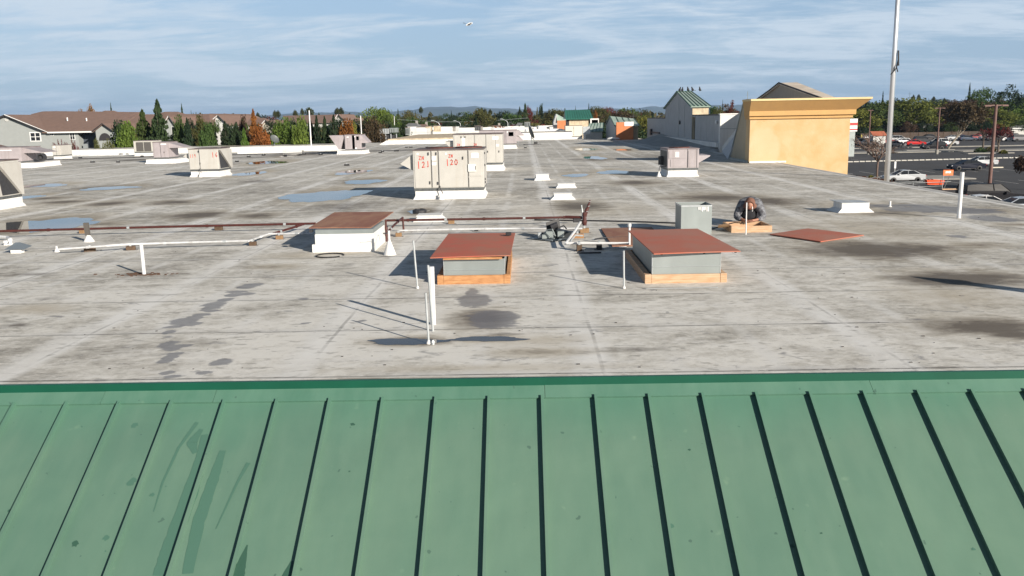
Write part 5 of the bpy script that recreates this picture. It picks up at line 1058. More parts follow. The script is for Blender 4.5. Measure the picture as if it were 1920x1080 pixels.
L = [  # label, kind, variant, D, px, top, width, foliage
 ('bright green bushy tree just right of the grey porch gable', 'pear', 0, 104, 238, 226, 36, 'bright'),
 ('mid green tree left of the tallest conifer, narrow tip', 'cone', 0, 108, 266, 206, 44, 'green'),
 ('tallest dark pointed conifer at left, rising above the rooflines', 'cone', 1, 106, 294, 187, 44, 'conifer'),
 ('green tree touching the right side of the grey gable end', 'pear', 1, 106, 334, 214, 26, 'green'),
 ('dark green tree second right of the grey gable end', 'cone', 2, 104, 350, 222, 30, 'dark'),
 ('green tree with orange tinted top behind the faded red marked unit', 'pear', 2, 108, 372, 211, 30, 'olive'),
 ('dark green low tree just left of the white gable', 'pear', 0, 103, 386, 228, 30, 'green'),
 ('slim green tree overlapping the white gable end', 'loose', 0, 107, 401, 220, 26, 'green'),
 ('dark green tree immediately right of the white gable', 'cone', 0, 104, 421, 228, 30, 'dark'),
 ('green pear shaped tree with a smooth outline, right of the white gable', 'pear', 1, 104, 440, 231, 26, 'conifer'),
 ('rusty red topped slender tree left of the tall orange one', 'pear', 2, 109, 456, 214, 24, 'brown'),
 ('bright mid green low tree in front of the orange trees', 'cone', 2, 102, 457, 240, 24, 'bright'),
 ('tall orange tree left of the small beige arch house', 'cone', 0, 106, 474, 205, 28, 'orange'),
 ('low deep orange bush like tree before the beige arch house', 'pear', 0, 103, 486, 232, 34, 'orange'),
 ('large bright green tree right of the beige arch house', 'pear', 1, 104, 530, 219, 42, 'bright'),
 ('bright green tree directly left of the first lamp post', 'pear', 2, 103, 561, 215, 34, 'bright'),
 ('narrow dark tree just right of the bright green pair', 'column', 0, 107, 581, 226, 20, 'dark'),
 ('dark tree behind the first lamp post', 'cone', 1, 106, 593, 217, 26, 'dark'),
 ('dark tree between the first lamp post and the fir tip', 'cone', 2, 106, 608, 219, 26, 'conifer'),
 ('pointed dark tree in front of the brown roof gable', 'cone', 0, 105, 625, 215, 24, 'dark'),
 ('golden orange tree behind the wedge hooded unit', 'pear', 0, 106, 649, 221, 34, 'orange'),
 ('small yellow orange tree right of the golden orange one', 'broad', 1, 108, 664, 232, 30, 'yellow'),
 ('dark bushy tree left of the second lamp post', 'broad', 2, 112, 678, 217, 32, 'dark'),
 ('olive brown tree right of the second lamp post', 'broad', 0, 112, 701, 218, 34, 'brown'),
 ('green tree above the grey cooling plant', 'pear', 1, 120, 722, 214, 30, 'green'),
 ('dark red small tree right of the grey cooling plant', 'broad', 3, 124, 752, 238, 20, 'red'),
 ('low olive bush at the foot of the grey porch', 'broad', 1, 100, 201, 264, 20, 'olive'),
 ('low olive green bush left of the grey porch arch', 'pear', 0, 101, 180, 258, 14, 'olive')]
for a in L: tree(a[0], a[1], a[2], a[3], a[4], a[5], a[6], a[7], GL, wide=1.32)
# filler rows just behind, so that no ground shows between them
rr = random.Random(31)
for k in range(64):
    px = 225+k*8.4+rr.uniform(-3, 3)
    if 298 < px < 330 or 398 < px < 425 or 492 < px < 508: continue
    f = rr.choice(['dark', 'green', 'conifer', 'dark', 'olive']); kd = rr.choice(['cone', 'pear', 'broad'])
    tree('dark background tree filling the row behind the left parapet', kd, rr.randint(0, 2), 114+rr.random()*5, px, 228+rr.uniform(-6, 10), 30, f, 'background trees of the left row', wide=1.5)
for k, (px, top) in enumerate([(101, 265), (108, 263), (116, 262), (124, 264), (134, 261), (141, 265)]):
    tree('small dark red leaved shrub against the grey house wall', 'loose', k % 3, 92, px, top, 9, 'red', 'red shrubs before the grey house', cat='shrub', nm='shrub', base_z=3)
# behind the roofs at the left
for a in [('orange tree peeking over the brown roof at left', 'broad', 0, 230, 151, 205, 17, 'orange'), ('rounder larger orange tree peeking over the brown roof', 'broad', 1, 230, 171, 198, 22, 'orange'), ('small dark round tree peeking behind the first roof ridge', 'broad', 2, 240, 114, 206, 20, 'dark'),
          ('lone spiky conifer above the second brown roof', 'cone', 0, 260, 207, 193, 10, 'conifer'), ('lone dark conifer above the third brown roof', 'cone', 1, 250, 340, 194, 11, 'conifer'), ('tiny conifer above the long brown ridge', 'cone', 2, 300, 358, 207, 6, 'conifer')]:
    tree(*a[:3], a[3], a[4], a[5], a[6], a[7], 'trees peeking over the left roofs')
for px, top, D, wd, lb in [(207+276, 210, 300, 8, ''), (515, 206, 260, 9, 'left of a pair of palms over the bright green trees'), (521, 206, 265, 9, 'right of a pair of palms over the bright green trees'), (553, 205, 260, 9, 'palm over the bright green tree left of the tallest palm'), (566, 202, 300, 7, 'slender small palm left of the tallest left palm'), (579, 200, 240, 17, 'widest fan palm above the brown roofs at left'),
                           (632, 201, 250, 11, 'left palm of the tight pair above the brown gable'), (639, 200, 255, 11, 'right palm of the tight pair above the brown gable'), (789, 199, 330, 8, 'solitary tall palm with long bare trunk near the centre'), (899, 203, 340, 8, 'leftmost tall palm of the group right of centre'), (903, 201, 350, 8, 'second palm of the group right of centre'), (909, 203, 350, 8, 'third palm of the group right of centre'), (919, 204, 350, 8, 'rightmost shaggy palm of the group right of centre'),
                           (1713, 177, 420, 7, 'left of two small palms right of the flagpole'), (1723, 176, 420, 7, 'right of two small palms right of the flagpole'), (1751, 180, 450, 7, 'lone small palm over the dark trees right of the flagpole'), (1771, 183, 470, 6, 'tiny palm over the trees left of the spire tree')]:
    tree(lb or 'small round topped palm above the beige arch house', 'palm', 0, D, px, top, wd, 'palm', 'distant fan palms')
# distinct distant trees
for a in [('tall sparse conifer standing above the trees near the dish', 'loose', 0, 300, 1015, 191, 9, 'conifer'), ('reddish round tree above the white roofs near the dish', 'broad', 1, 260, 990, 200, 17, 'red'), ('thin pale leafed tree left of the tall sparse conifer', 'loose', 1, 250, 1008, 203, 12, 'olive'), ('dark pointed tree over the green tower roof', 'cone', 1, 280, 1104, 194, 9, 'dark'), ('small dark pointed tree left over the green tower roof', 'cone', 2, 290, 1079, 199, 5, 'dark'),
          ('twin column cypress beside the palm group', 'column', 0, 200, 892, 218, 12, 'dark'), ('pointed conifer left of the solitary tall palm', 'cone', 0, 300, 746, 204, 9, 'conifer'), ('dark pointed conifer pair, left one, before the hills', 'cone', 1, 330, 773, 208, 8, 'dark'), ('dark pointed conifer pair, right one, before the hills', 'cone', 1, 335, 779, 208, 8, 'dark'), ('slim dark conifer before the hills, centre', 'cone', 2, 360, 846, 207, 6, 'dark'), ('dark conifer right of the palm group', 'cone', 1, 350, 936, 207, 6, 'dark'),
          ('reddish orange tree right of the green tower roof', 'broad', 2, 240, 1116, 203, 12, 'orange'), ('dark conifer between the green tower and tall grey tower', 'cone', 0, 300, 1122, 199, 7, 'dark'), ('small dark conifer near the tall grey tower', 'cone', 2, 320, 1176, 201, 7, 'dark'),
          ('tall pointed cypress spire right of the large bare crowned tree', 'column', 1, 330, 1819, 156, 7, 'dark'), ('shorter cypress spire just right of the tallest one', 'column', 1, 330, 1825, 170, 5, 'dark'), ('small conifer tip left of the flagpole', 'cone', 0, 300, 1656, 171, 9, 'dark'), ('purple red tree right of the grey tower', 'loose', 1, 160, 1370, 191, 30, 'red'), ('olive tree right of the grey tower roof', 'broad', 2, 150, 1350, 194, 40, 'olive'), ('tiny conifer above the olive tree right of the tower', 'cone', 1, 200, 1355, 187, 5, 'dark')]:
    tree(*a[:3], a[3], a[4], a[5], a[6], a[7], 'distant trees that rise above the rest')
# the distant neighbourhood canopy
rr = random.Random(77)
names = dict(olive='olive', green='green', dark='dark green', brown='brown', orange='orange', yellow='yellow green', bright='bright green', red='dark red', conifer='deep green')
FK = ['olive']*5+['green']*4+['dark']*4+['brown']*2+['orange', 'yellow', 'bright', 'red']
def horizon(px): return 222-(px-960)*.0190
for k in range(250):
    px = rr.uniform(660, 1260) if k < 150 else rr.uniform(1330, 1420) if k < 170 else rr.uniform(-40, 1960)
    D = 150+rr.random()**1.1*330
    if px < 640: D = 230+rr.random()*200
    if 1225 < px < 1330: continue
    if px > 1580: D = 320+rr.random()*200
    hgt = rr.uniform(6, 11.5) if D > 220 else rr.uniform(5, 7.5); f = rr.choice(FK); kd = rr.choice(['broad', 'broad', 'broad', 'loose', 'cone', 'pear'])
    if kd == 'cone': f = rr.choice(['dark', 'conifer']); hgt *= 1.12
    top = horizon(px)+(8.1-hgt)*F/D*.99; wpx = (rr.uniform(6, 11) if kd != 'cone' else rr.uniform(3, 4.5))*F/D
    tree(f'{names[f]} {"pointed conifer" if kd == "cone" else "rounded tree"} in the distant neighbourhood canopy', kd, rr.randint(0, 2), D, px, top, wpx, f, 'distant neighbourhood trees')
# wood beyond counting
rng = np.random.RandomState(5); n = 42000; az = rng.uniform(-.68, .72, n); D_ = 480+rng.rand(n)**1.6*3200
cl_ = rng.randint(0, 1400, n); caz = rng.uniform(-.68, .72, 1400); cD = 480+rng.rand(1400)**1.8*3000; ch = rng.uniform(5, 11.0, 1400); ch[rng.rand(1400) < .16] *= 1.28; cr_ = rng.uniform(3, 8, 1400); cr_[ch > 11.2] *= .45
u = rng.rand(n); P = np.stack([np.sin(caz[cl_])*cD[cl_]+np.clip(rng.normal(size=n), -1.6, 1.6)*cr_[cl_]*(.9-.5*u), np.cos(caz[cl_])*cD[cl_]+rng.normal(size=n)*cr_[cl_], ch[cl_]*u], 1)
me_ = leafmesh('far_woodland', P, 1.0*(1+cD[cl_]/1500), 9, m=foliage('far_leaves', (.05, .058, .022), (.075, .058, .028), .15, 0)); o = bpy.data.objects.new('far_woodland', me_); COL.objects.link(o); tag(o, 'far-off treed suburb reading as one dark band under the hills', None, kind='stuff')

# ------------------------------------------------------------------ right-hand trees
GR = 'trees round the car park and houses'
for a in [('large rounded yellow green tree right of the flagpole', 'broad', 0, 262, 1706, 184, 66, 'yellow'), ('lower yellow green tree right of the large one', 'broad', 1, 258, 1742, 202, 46, 'yellow'), ('green tree just left of the flagpole', 'broad', 2, 262, 1658, 184, 50, 'green'), ('dark green tree at the yellow wall corner', 'broad', 3, 280, 1622, 186, 44, 'dark'), ('yellow olive hedge tree beside the yellow wall corner', 'broad', 1, 240, 1616, 205, 46, 'yellow'),
          ('small yellow green tree left of the flagpole base', 'broad', 0, 236, 1645, 212, 26, 'yellow'), ('dark reddish tree behind the flagpole', 'broad', 2, 275, 1690, 195, 40, 'brown'),
          ('dark tree behind the large brown crowned tree', 'broad', 0, 290, 1768, 187, 50, 'dark'), ('brown leaved tall tree above the parked cars', 'broad', 3, 225, 1822, 181, 70, 'brown'), ('tall dense green tree near the cypress spires', 'broad', 1, 285, 1848, 166, 36, 'green'), ('tall airy dark tree left of the right edge', 'loose', 2, 275, 1884, 160, 44, 'dark'), ('yellow green tree at the right edge behind the brown lamp', 'broad', 2, 255, 1908, 184, 56, 'bright'), ('dark green tree low behind the brown lamp post', 'broad', 3, 245, 1880, 205, 60, 'green'),
          ('olive tree behind the brown lamp post arms', 'broad', 0, 240, 1868, 203, 40, 'yellow'), ('dark tree beyond the grey roofed house at right edge', 'broad', 1, 290, 1925, 175, 40, 'dark'), ('dark dense low tree behind the blue cars', 'broad', 2, 222, 1825, 222, 36, 'dark'), ('dark low tree behind the parked pickup', 'broad', 3, 240, 1795, 225, 40, 'dark')]:
    tree(*a[:3], max(a[3], 268+(a[3] % 20)), a[4], a[5], a[6], a[7], GR, wide=1.55)
# big brown crowned tree with pale leaning trunk on the car park island
def bigtree(label, px, py, top, wpx, fol, seed, n=5200, lean=(0, 0), loose=False, tm=bark_pale, sz=.16, cz=.62, kind='broad'):
    b = G(px, py, 0); tp = W(px, top, b.y); h = tp.z; r_ = wpx/F*b.y/2; T = thing('broadleaf_tree', label, 'tree', b, 0, GR)
    rr = random.Random(seed); m_ = MB(); lx, ly = lean
    f1 = (lx*.5, ly*.5, h*.22); f2 = (lx, ly, h*.36); m_.tube([(0, 0, 0), (lx*.15, 0, h*.08), f1, f2], .24, 9, r2=.15)
    ends = []
    for k in range(9):
        a = k/9*6.283+rr.uniform(-.3, .3); L_ = r_*rr.uniform(.45, .85); z_ = h*rr.uniform(.62, .86); mid = (lx+math.cos(a)*L_*.4, ly+math.sin(a)*L_*.4, h*.36+(z_-h*.36)*.55)
        e = (lx+math.cos(a)*L_, ly+math.sin(a)*L_, z_); m_.tube([f1 if k % 2 else f2, mid, e], .10, 6, r2=.025); ends.append(e)
        for q in range(3): e2 = tuple(e[i]*.7+mid[i]*.3+rr.uniform(-1, 1)*r_*.35*(1 if i < 2 else .4) for i in range(3)); m_.tube([mid, e2], .04, 5, r2=.012); ends.append(e2)
    m_.build('trunk', tm, T)
    rng = np.random.RandomState(seed); E = np.array(ends); extra = rng.normal(size=(22, 3)); extra /= np.linalg.norm(extra, axis=1)[:, None]; extra = extra*np.array([r_*.8, r_*.8, h*.24])+np.array([lx, ly, h*.70]); E = np.vstack([E, extra])
    i = rng.randint(0, len(E), n); g = rng.normal(size=(n, 3)); g /= np.linalg.norm(g, axis=1)[:, None]; w_ = (.5+.8*rng.rand(len(E)))[i][:, None]*r_*.20
    me_ = leafmesh('crown', E[i]+g*w_*(.4+.8*rng.rand(n))[:, None], sz, seed, m=FOL[fol]); o = bpy.data.objects.new('crown', me_); COL.objects.link(o); o.parent = T; return T
bigtree('big brown crowned tree with leaning pale trunk over the black pickup', 1778, 279, 186, 84, 'brown', 3, lean=(3.0, 0), n=5200, sz=.20)
bigtree('small red leaved tree beside the brown lamp post', 1871, 286, 232, 44, 'red', 5, n=1500, sz=.12, tm=bark)
bigtree('thin reddish young tree left of the red leaved one', 1843, 277, 236, 24, 'red', 6, n=350, sz=.10, tm=bark)
bigtree('olive brown tree cut by the right border above the dark van', 1932, 356, 286, 72, 'brown', 8, n=3200, sz=.09, tm=bark)
rr = random.Random(41)
for k in range(36):
    px = 1596+k*9.3+rr.uniform(-4, 4); tree('green or olive tree in the thick belt beyond the car park houses', rr.choice(['broad', 'broad', 'pear', 'broad']), rr.randint(0, 2), 295+rr.random()*25, px, 196+rr.uniform(-9, 9)-(px-1600)*.03, 32, rr.choice(['dark', 'green', 'olive', 'brown', 'yellow', 'brown', 'olive']), 'tree belt beyond the car park houses', wide=1.45)
rr = random.Random(21)
for k in range(34):
    px = 1600+k*9.6+rr.uniform(-4, 4)
    if 1884 < px < 1915: continue
    tree('dark low bushy tree in the screen before the houses', rr.choice(['broad', 'pear', 'broad']), rr.randint(0, 2), 264+rr.random()*7, px, 236+rr.uniform(-9, 5)-(px-1600)*.012, 24, rr.choice(['dark', 'dark', 'olive', 'green', 'brown']), 'low dark trees screening the houses', wide=1.3)
# bare winter tree
def bare(label, px, py, top, wpx, seed):
    b = G(px, py, 0); tp = W(px, top, b.y); h = tp.z; r_ = wpx/F*b.y/2; T = thing('bare_tree', label, 'tree', b, 0, GR); rr = random.Random(seed); m_ = MB(); tips = []
    def grow(p, d, L, r, k):
        q = p+d*L*.5+Vector((rr.uniform(-.06, .06), rr.uniform(-.06, .06), 0))*L; e = p+d*L; m_.tube([p, q, e], r, 5 if k < 3 else 3, r2=r*.68)
        if k == 5: tips.append(e); return
        for c in range(4 if k == 0 else (3 if k < 4 else 2)):
            a = rr.uniform(0, 6.283); s = rr.uniform(.55, .95); nd = (d+Vector((math.cos(a), math.sin(a), rr.uniform(-.25, .25)))*s).normalized(); nd.x *= 1.15
            st = p+d*L*rr.uniform(.45, 1) if k else e
            grow(st, nd, L*rr.uniform(.62, .82), r*.68, k+1)
    grow(Vector((0, 0, 0)), Vector((0, 0, 1)), h*.33, .13, 0)
    zm = max(v[2] for v in m_.v); xm = max(abs(v[0]) for v in m_.v); ky, kx = h/zm, r_/xm; m_.v = [(v[0]*(1+(kx-1)*min(1, v[2]/h*3)), v[1]*(1+(kx-1)*min(1, v[2]/h*3)), v[2]*ky) for v in m_.v]; tips = [Vector((t.x*kx, t.y*kx, t.z*ky)) for t in tips]; m_.build('trunk', mat('grey_brown_twigs', (.15, .105, .085), .9), T, fix=False)
    rng = np.random.RandomState(seed); E = np.array([tuple(t) for t in tips]); E = E[rng.randint(0, len(E), 500)]+rng.normal(size=(500, 3))*.12
    o = bpy.data.objects.new('last_leaves', leafmesh('last_leaves', E, .055, 3, m=FOL['brown'])); COL.objects.link(o); o.parent = T
bare('leafless spreading tree beside the flagpole in front of the yellow wall', 1644.5, 334, 246, 110, 4)
# hedge, shrubs
a = G(1688, 352, 0); c = G(1756, 369, 0); n = 5200; rng = np.random.RandomState(2); u = rng.rand(n); P = np.stack([a.x-5+(c.x-a.x+3)*u, a.y+7+(c.y-a.y)*u+rng.normal(size=n)*.9, rng.rand(n)**.6*(1.0+.25*np.sin(u*40))], 1)
o = bpy.data.objects.new('hedge', leafmesh('hedge', P, .09, 4, m=FOL['hedge'])); COL.objects.link(o); tag(o, 'rust brown hedge strip along the store wall below the flagpole', 'hedge')
for px, py, wd, f, lb in ((1838, 286, 22, 'green', 'round dark shrub on the kerb island'), (1881, 288, 15, 'yellow', 'small bright yellow green shrub right of the brown lamp'), (1633, 334, 9, 'yellow', 'small yellow shrub at the bare tree foot'), (1857, 284, 20, 'olive', 'low dry shrub between the two island shrubs')):
    b = G(px, py, 0); r_ = wd/F*b.y/2; rng = np.random.RandomState(px); g = rng.normal(size=(500, 3)); g /= np.linalg.norm(g, axis=1)[:, None]; g *= (rng.rand(500)**.3)[:, None]*np.array([r_, r_, r_*.85]); g[:, 2] = np.abs(g[:, 2])
    o = bpy.data.objects.new('shrub', leafmesh('shrub', g, .13, px, m=FOL[f])); COL.objects.link(o); o.location = b; tag(o, lb, 'shrub')
# ------------------------------------------------------------------ houses
def window(T, x0, x1, z0, z1, y, fr=trimw, bars=(1, 1)):
    f = MB(); t = (x1-x0)*.10; f.box(x0-t, x1+t, y-.06, y-.002, z0-t, z0).box(x0-t, x1+t, y-.06, y-.002, z1, z1+t).box(x0-t, x0, y-.06, y-.002, z0, z1).box(x1, x1+t, y-.06, y-.002, z0, z1)
    for k in range(1, bars[0]+1): xm = x0+(x1-x0)*k/(bars[0]+1); f.box(xm-t*.4, xm+t*.4, y-.055, y-.01, z0, z1)
    for k in range(1, bars[1]+1): zm = z0+(z1-z0)*k/(bars[1]+1); f.box(x0, x1, y-.053, y-.01, zm-t*.3, zm+t*.3)
    o = f.build('window', fr, T); MB().box(x0, x1, y-.02, y-.003, z0, z1).build('pane', glass, o)
YH = 140.0
def p(px, py, Y=YH): q = W(px, py, Y); return Vector((q.x, q.y, q.z))
T = thing('apartment_house', 'grey clapboard apartment house with brown shingle roof at far left', 'house', (p(12, 300).x, YH, 0)); o0 = T.location; ox = o0.x
wl = [p(-60, 248), p(12, 217), p(88, 247.5), p(146, 246)]
MB().prism([(wl[0].x-ox, 0), (wl[0].x-ox, wl[0].z), (0, wl[1].z-.05), (wl[2].x-ox, wl[2].z), (wl[3].x-ox, wl[2].z-.0), (wl[3].x-ox, 0)], 14, 'y', 0).build('wall', siding, T)
def sx_(px, py, Y=YH): q = p(px, py, Y); return q.x-ox, q.z
(xa, za) = sx_(12, 216); (xb, zb) = sx_(88, 247.5); (xc, zc) = sx_(-60, 247.5); dz = .10
MB().slab([(xa, -.5, za+.1), (xb+.4, -.5, zb), (xb+.4, 12, zb), (xa, 12, za+.1)], .18, (0, 0, 1)).slab([(xa-.01, -.5, za+.1), (xc-.4, -.5, zc), (xc-.4, 12, zc), (xa-.01, 12, za+.1)], .18, (0, 0, 1)).build('roof', shingle, T)
MB().slab([(xa, -.56, za+.12), (xb+.4, -.56, zb), (xb+.4, -.56, zb-.28), (xa, -.56, za-.16)], .05, (0, -1, 0)).slab([(xa, -.56, za+.12), (xc-.4, -.56, zc), (xc-.4, -.56, zc-.28), (xa, -.56, za-.16)], .05, (0, -1, 0)).build('barge_board', trimd, T)
MB().slab([(xa, -.63, za+.16), (xb+.4, -.63, zb+.04), (xb+.4, -.63, zb-.05), (xa, -.63, za+.05)], .04, (0, -1, 0)).build('white_barge_trim', trimw, T)
# long roof running right
er = sx_(216, 243.5)[0]; zr = W(50, 214.5, 150).z; zr2 = W(95, 208.5, 151).z
xr1 = W(126, 215, 150).x-ox; xr0 = W(58, 214.5, 150).x-ox; xm0 = W(80, 209, 151).x-ox; xm1 = W(104, 209.5, 151).x-ox
MB().slab([(xb-.5, -.6, zb-.02), (er, -.6, zb+.02), (er, 10, zr), (xa+.8, 10, zr)], .16, (0, 0, 1)).build('roof', shingle, T)
MB().slab([(xb+.1, -.5, zb+.06), (xb+7.2, -.5, zb+.06), (xm1, 11, zr2), (xm0, 11, zr2)], .1, (0, 0, 1)).slab([(xb+7.2, -.5, zb+.06), (xb+10.8, 10, zr+.03), (xm1, 11, zr2)], .1, (0, 0, 1)).slab([(xb+.1, -.5, zb+.06), (xm0, 11, zr2), (xr0, 10, zr+.03)], .1, (0, 0, 1)).build('roof_hip', shingle, T)
MB().box(xb+.4, er, -.72, -.61, zb-.20, zb+.02).build('gutter', trimw, T)
for (a_, b_, c_, d_) in ((57, 76, 249.5, 263.5),): x0, z1 = sx_(a_, c_); x1, z0 = sx_(b_, d_); window(T, x0, x1, z0, z1, 0, bars=(1, 1))
for (a_, b_, c_, d_) in ((94, 100.5, 249, 254), (131, 140.5, 249, 261)): x0, z1 = sx_(a_, c_); x1, z0 = sx_(b_, d_); window(T, x0, x1, z0, z1, 0, bars=(1, 1 if b_ > 110 else 0))
v0, w0 = sx_(13, 224); MB().lathe([(.34, 0), (.34, .06)], 14).xf(Matrix.Translation((v0, -.04, w0)) @ Matrix.Rotation(math.pi/2, 4, 'X')).build('gable_vent', siding_w, T)
# recessed dark entry and porch
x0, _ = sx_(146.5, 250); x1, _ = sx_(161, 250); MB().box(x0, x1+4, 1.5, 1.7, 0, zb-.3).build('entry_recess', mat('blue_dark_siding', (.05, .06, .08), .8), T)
MB().box(x0+.5, x1, .1, .25, 4.4, 5.4).build('balcony_rail', mat('porch_rail', (.25, .27, .28), .7), T)
# porch gable
xa2, za2 = sx_(194, 231.5, 138); xl2, zl2 = sx_(175.5, 245.5, 138); xr2, zr2_ = sx_(213, 243.5, 138)
N = 14; arch = [(xa2+(xr2-xl2)*.30*math.cos(t/N*math.pi)*1.0, zl2-1.5+1.15*math.sin(t/N*math.pi)) for t in range(N+1)]
MB().prism([(xl2+.3, 0), (xl2+.3, zl2), (xa2, za2-.15), (xr2-.4, zr2_-.1), (xr2-.4, 0)], .4, 'y', -2).build('porch_gable_wall', siding, T)
MB().prism(arch, .03, 'y', -2.035).build('arch_shade', trimd, T)  # solid dark panel paints the shade inside an open arch
MB().slab([(xa2, -2.4, za2), (xl2-.1, -2.4, zl2-.1), (xl2-.1, 6, zl2-.1), (xa2, 9, za2)], .14, (0, 0, 1)).slab([(xa2+.01, -2.4, za2), (xr2, -2.4, zr2_-.1), (xr2, 6, zr2_-.1), (xa2+.01, 9, za2)], .14, (0, 0, 1)).build('porch_roof', shingle, T)
MB().tube([(xl2-.1, -2.45, zl2-.12), (xa2, -2.45, za2-.02), (xr2, -2.45, zr2_-.12)], .09, 5).build('porch_trim', trimd, T)
MB().box(xr2-.9, xr2-.4, -1.59, 3, 0, zr2_-.2).build('porch_side_wall', mat('shaded_blue_siding', (.22, .25, .28), .85), T)  # house siding in a darker tone, its shade put into the colour
for vx, vy in ((162, 223), (154, 233), (126, 222)):
    q = W(vx, vy, 145); MB().tube([(q.x-ox, 5, q.z-.4), (q.x-ox, 5, q.z+.15)], .10, 6).build('roof_vent_pipe', trimw, T)
def hiproof(label, px0, px1, ridge0, ridge1, pyr, pye, Y, dep, wall, gr='brown roofed apartment houses', gables=(), bumps=()):
    a, c = W(px0, pye, Y), W(px1, pye, Y); T = thing('apartment_house', label, 'house', (a.x, Y, 0), 0, gr); ox = a.x; w_ = c.x-a.x; ze = (a.z+c.z)/2; r0, r1 = W(ridge0, pyr[0], Y+dep/2), W(ridge1, pyr[1], Y+dep/2)
    MB().box(.5, w_-.5, .6, dep-.6, 0, ze-.1).build('wall', wall, T)
    A_, B_, C_, D_ = (0, 0, ze), (w_, 0, ze), (r1.x-ox, dep/2, r1.z), (r0.x-ox, dep/2, r0.z); A2, B2 = (0, dep, ze), (w_, dep, ze)
    MB().add([A_, B_, C_, D_, A2, B2], [(0, 1, 2, 3), (5, 4, 3, 2), (1, 5, 2), (4, 0, 3), (4, 5, 1, 0)]).build('roof', shingle, T)
    for (b0, b1, t0, t1, pyt) in bumps:      # raised hips
        q0, q1, s0, s1 = W(b0, pye, Y-.1), W(b1, pye, Y-.1), W(t0, pyt, Y+dep/2+1), W(t1, pyt, Y+dep/2+1)
        E0 = W(b0, pyr[0], Y+dep/2+1); E1 = W(b1, pyr[1], Y+dep/2+1)
        v = [(q0.x-ox+2, -.15, ze+.05), (q1.x-ox-2, -.15, ze+.05), (E1.x-ox, dep/2+.6, r1.z), (s1.x-ox, dep/2+1, s1.z), (s0.x-ox, dep/2+1, s0.z), (E0.x-ox, dep/2+.6, r0.z)]
        MB().add(v, [(0, 1, 3, 4), (1, 2, 3), (0, 4, 5)]).build('roof_hip', shingle, T)
    for (g0, gp, g1, pk, ev, bot, Yg, wm, win) in gables:
        l, k, r_ = W(g0, ev[0], Yg), W(gp, pk, Yg), W(g1, ev[1], Yg); dd = Y-Yg+dep*.4
        MB().prism([(l.x-ox, 0), (l.x-ox, l.z), (k.x-ox, k.z-.1), (r_.x-ox, r_.z), (r_.x-ox, 0)], dd, 'y', Yg-Y).build('gable_wall', wm, T)
        e = .3; MB().slab([(k.x-ox, Yg-Y-e, k.z), (l.x-ox-e, Yg-Y-e, l.z-.1), (l.x-ox-e, Yg-Y+dd, l.z-.1), (k.x-ox, Yg-Y+dd+2, k.z)], .14, (0, 0, 1)).slab([(k.x-ox+.01, Yg-Y-e, k.z), (r_.x-ox+e, Yg-Y-e, r_.z-.1), (r_.x-ox+e, Yg-Y+dd, r_.z-.1), (k.x-ox+.01, Yg-Y+dd+2, k.z)], .14, (0, 0, 1)).build('gable_roof', shingle, T)
        MB().tube([(k.x-ox, Yg-Y-e-.05, k.z-.02), (r_.x-ox+e, Yg-Y-e-.05, r_.z-.14)], .10, 5).build('rake_trim', trimd, T); MB().tube([(l.x-ox-e, Yg-Y-e-.05, l.z-.14), (k.x-ox, Yg-Y-e-.05, k.z-.02)], .06, 5).build('rake_trim', trimw, T)
        for (a_, b_, c_, d_) in win: q, s = W(a_, d_, Yg), W(b_, c_, Yg); window(T, q.x-ox, s.x-ox, q.z, s.z, Yg-Y, bars=(0, 1))
    return T
hiproof('long brown roofed apartment house with grey narrow gable end', 196, 396, 230, 392, (214.5, 213.5), 240, 158, 18, siding, bumps=((178, 244, 196, 214, 207.5), (296, 352, 309, 334, 209.5)),
    gables=((306, 317, 330, 217, (240, 240), 285, 150, siding, ((323, 327, 238, 252), (309, 312, 245, 253))),))
hiproof('brown roofed apartment house with white gable end', 372, 470, 392, 474, (213, 214), 236, 162, 16, siding_w, bumps=((420, 470, 432, 450, 214),), gables=((403.5, 409, 426, 216, (222, 234), 270, 150, siding_w, ()),))
hiproof('small beige apartment house with arched porch and brown roof', 458, 504, 470, 494, (221, 221), 235, 150, 12, siding_t, gables=((490, 498, 508, 225, (236, 234), 270, 144, siding_t, ()),))
hiproof('distant brown roofed apartment house behind the first lamp post', 538, 650, 530, 633, (217, 214.5), 231, 190, 18, siding_w, gables=((628, 634, 646, 214, (226, 228), 250, 182, siding_w, ()),))
hiproof('tiny brown and beige gabled house left of the second lamp post', 646, 672, 654, 664, (220, 220), 231, 200, 12, siding_t, gables=((657, 662, 668, 221, (229, 229), 240, 195, siding_t, ()),))
a = W(-20, 290, 90); T = thing('house', 'low brown roof corner peeking over the left parapet', 'house', (a.x, 88, 0)); q = [W(-30, 268, 96), W(0, 271, 96), W(29, 278, 88), W(29, 288, 84), W(-30, 288, 84)]
MB().slab([v-Vector(T.location) for v in q], .2, (0, 0, 1)).build('roof', shingle, T); MB().box(-2, 2.0, .5, 6, 0, 3.4).build('wall', siding_t, T)
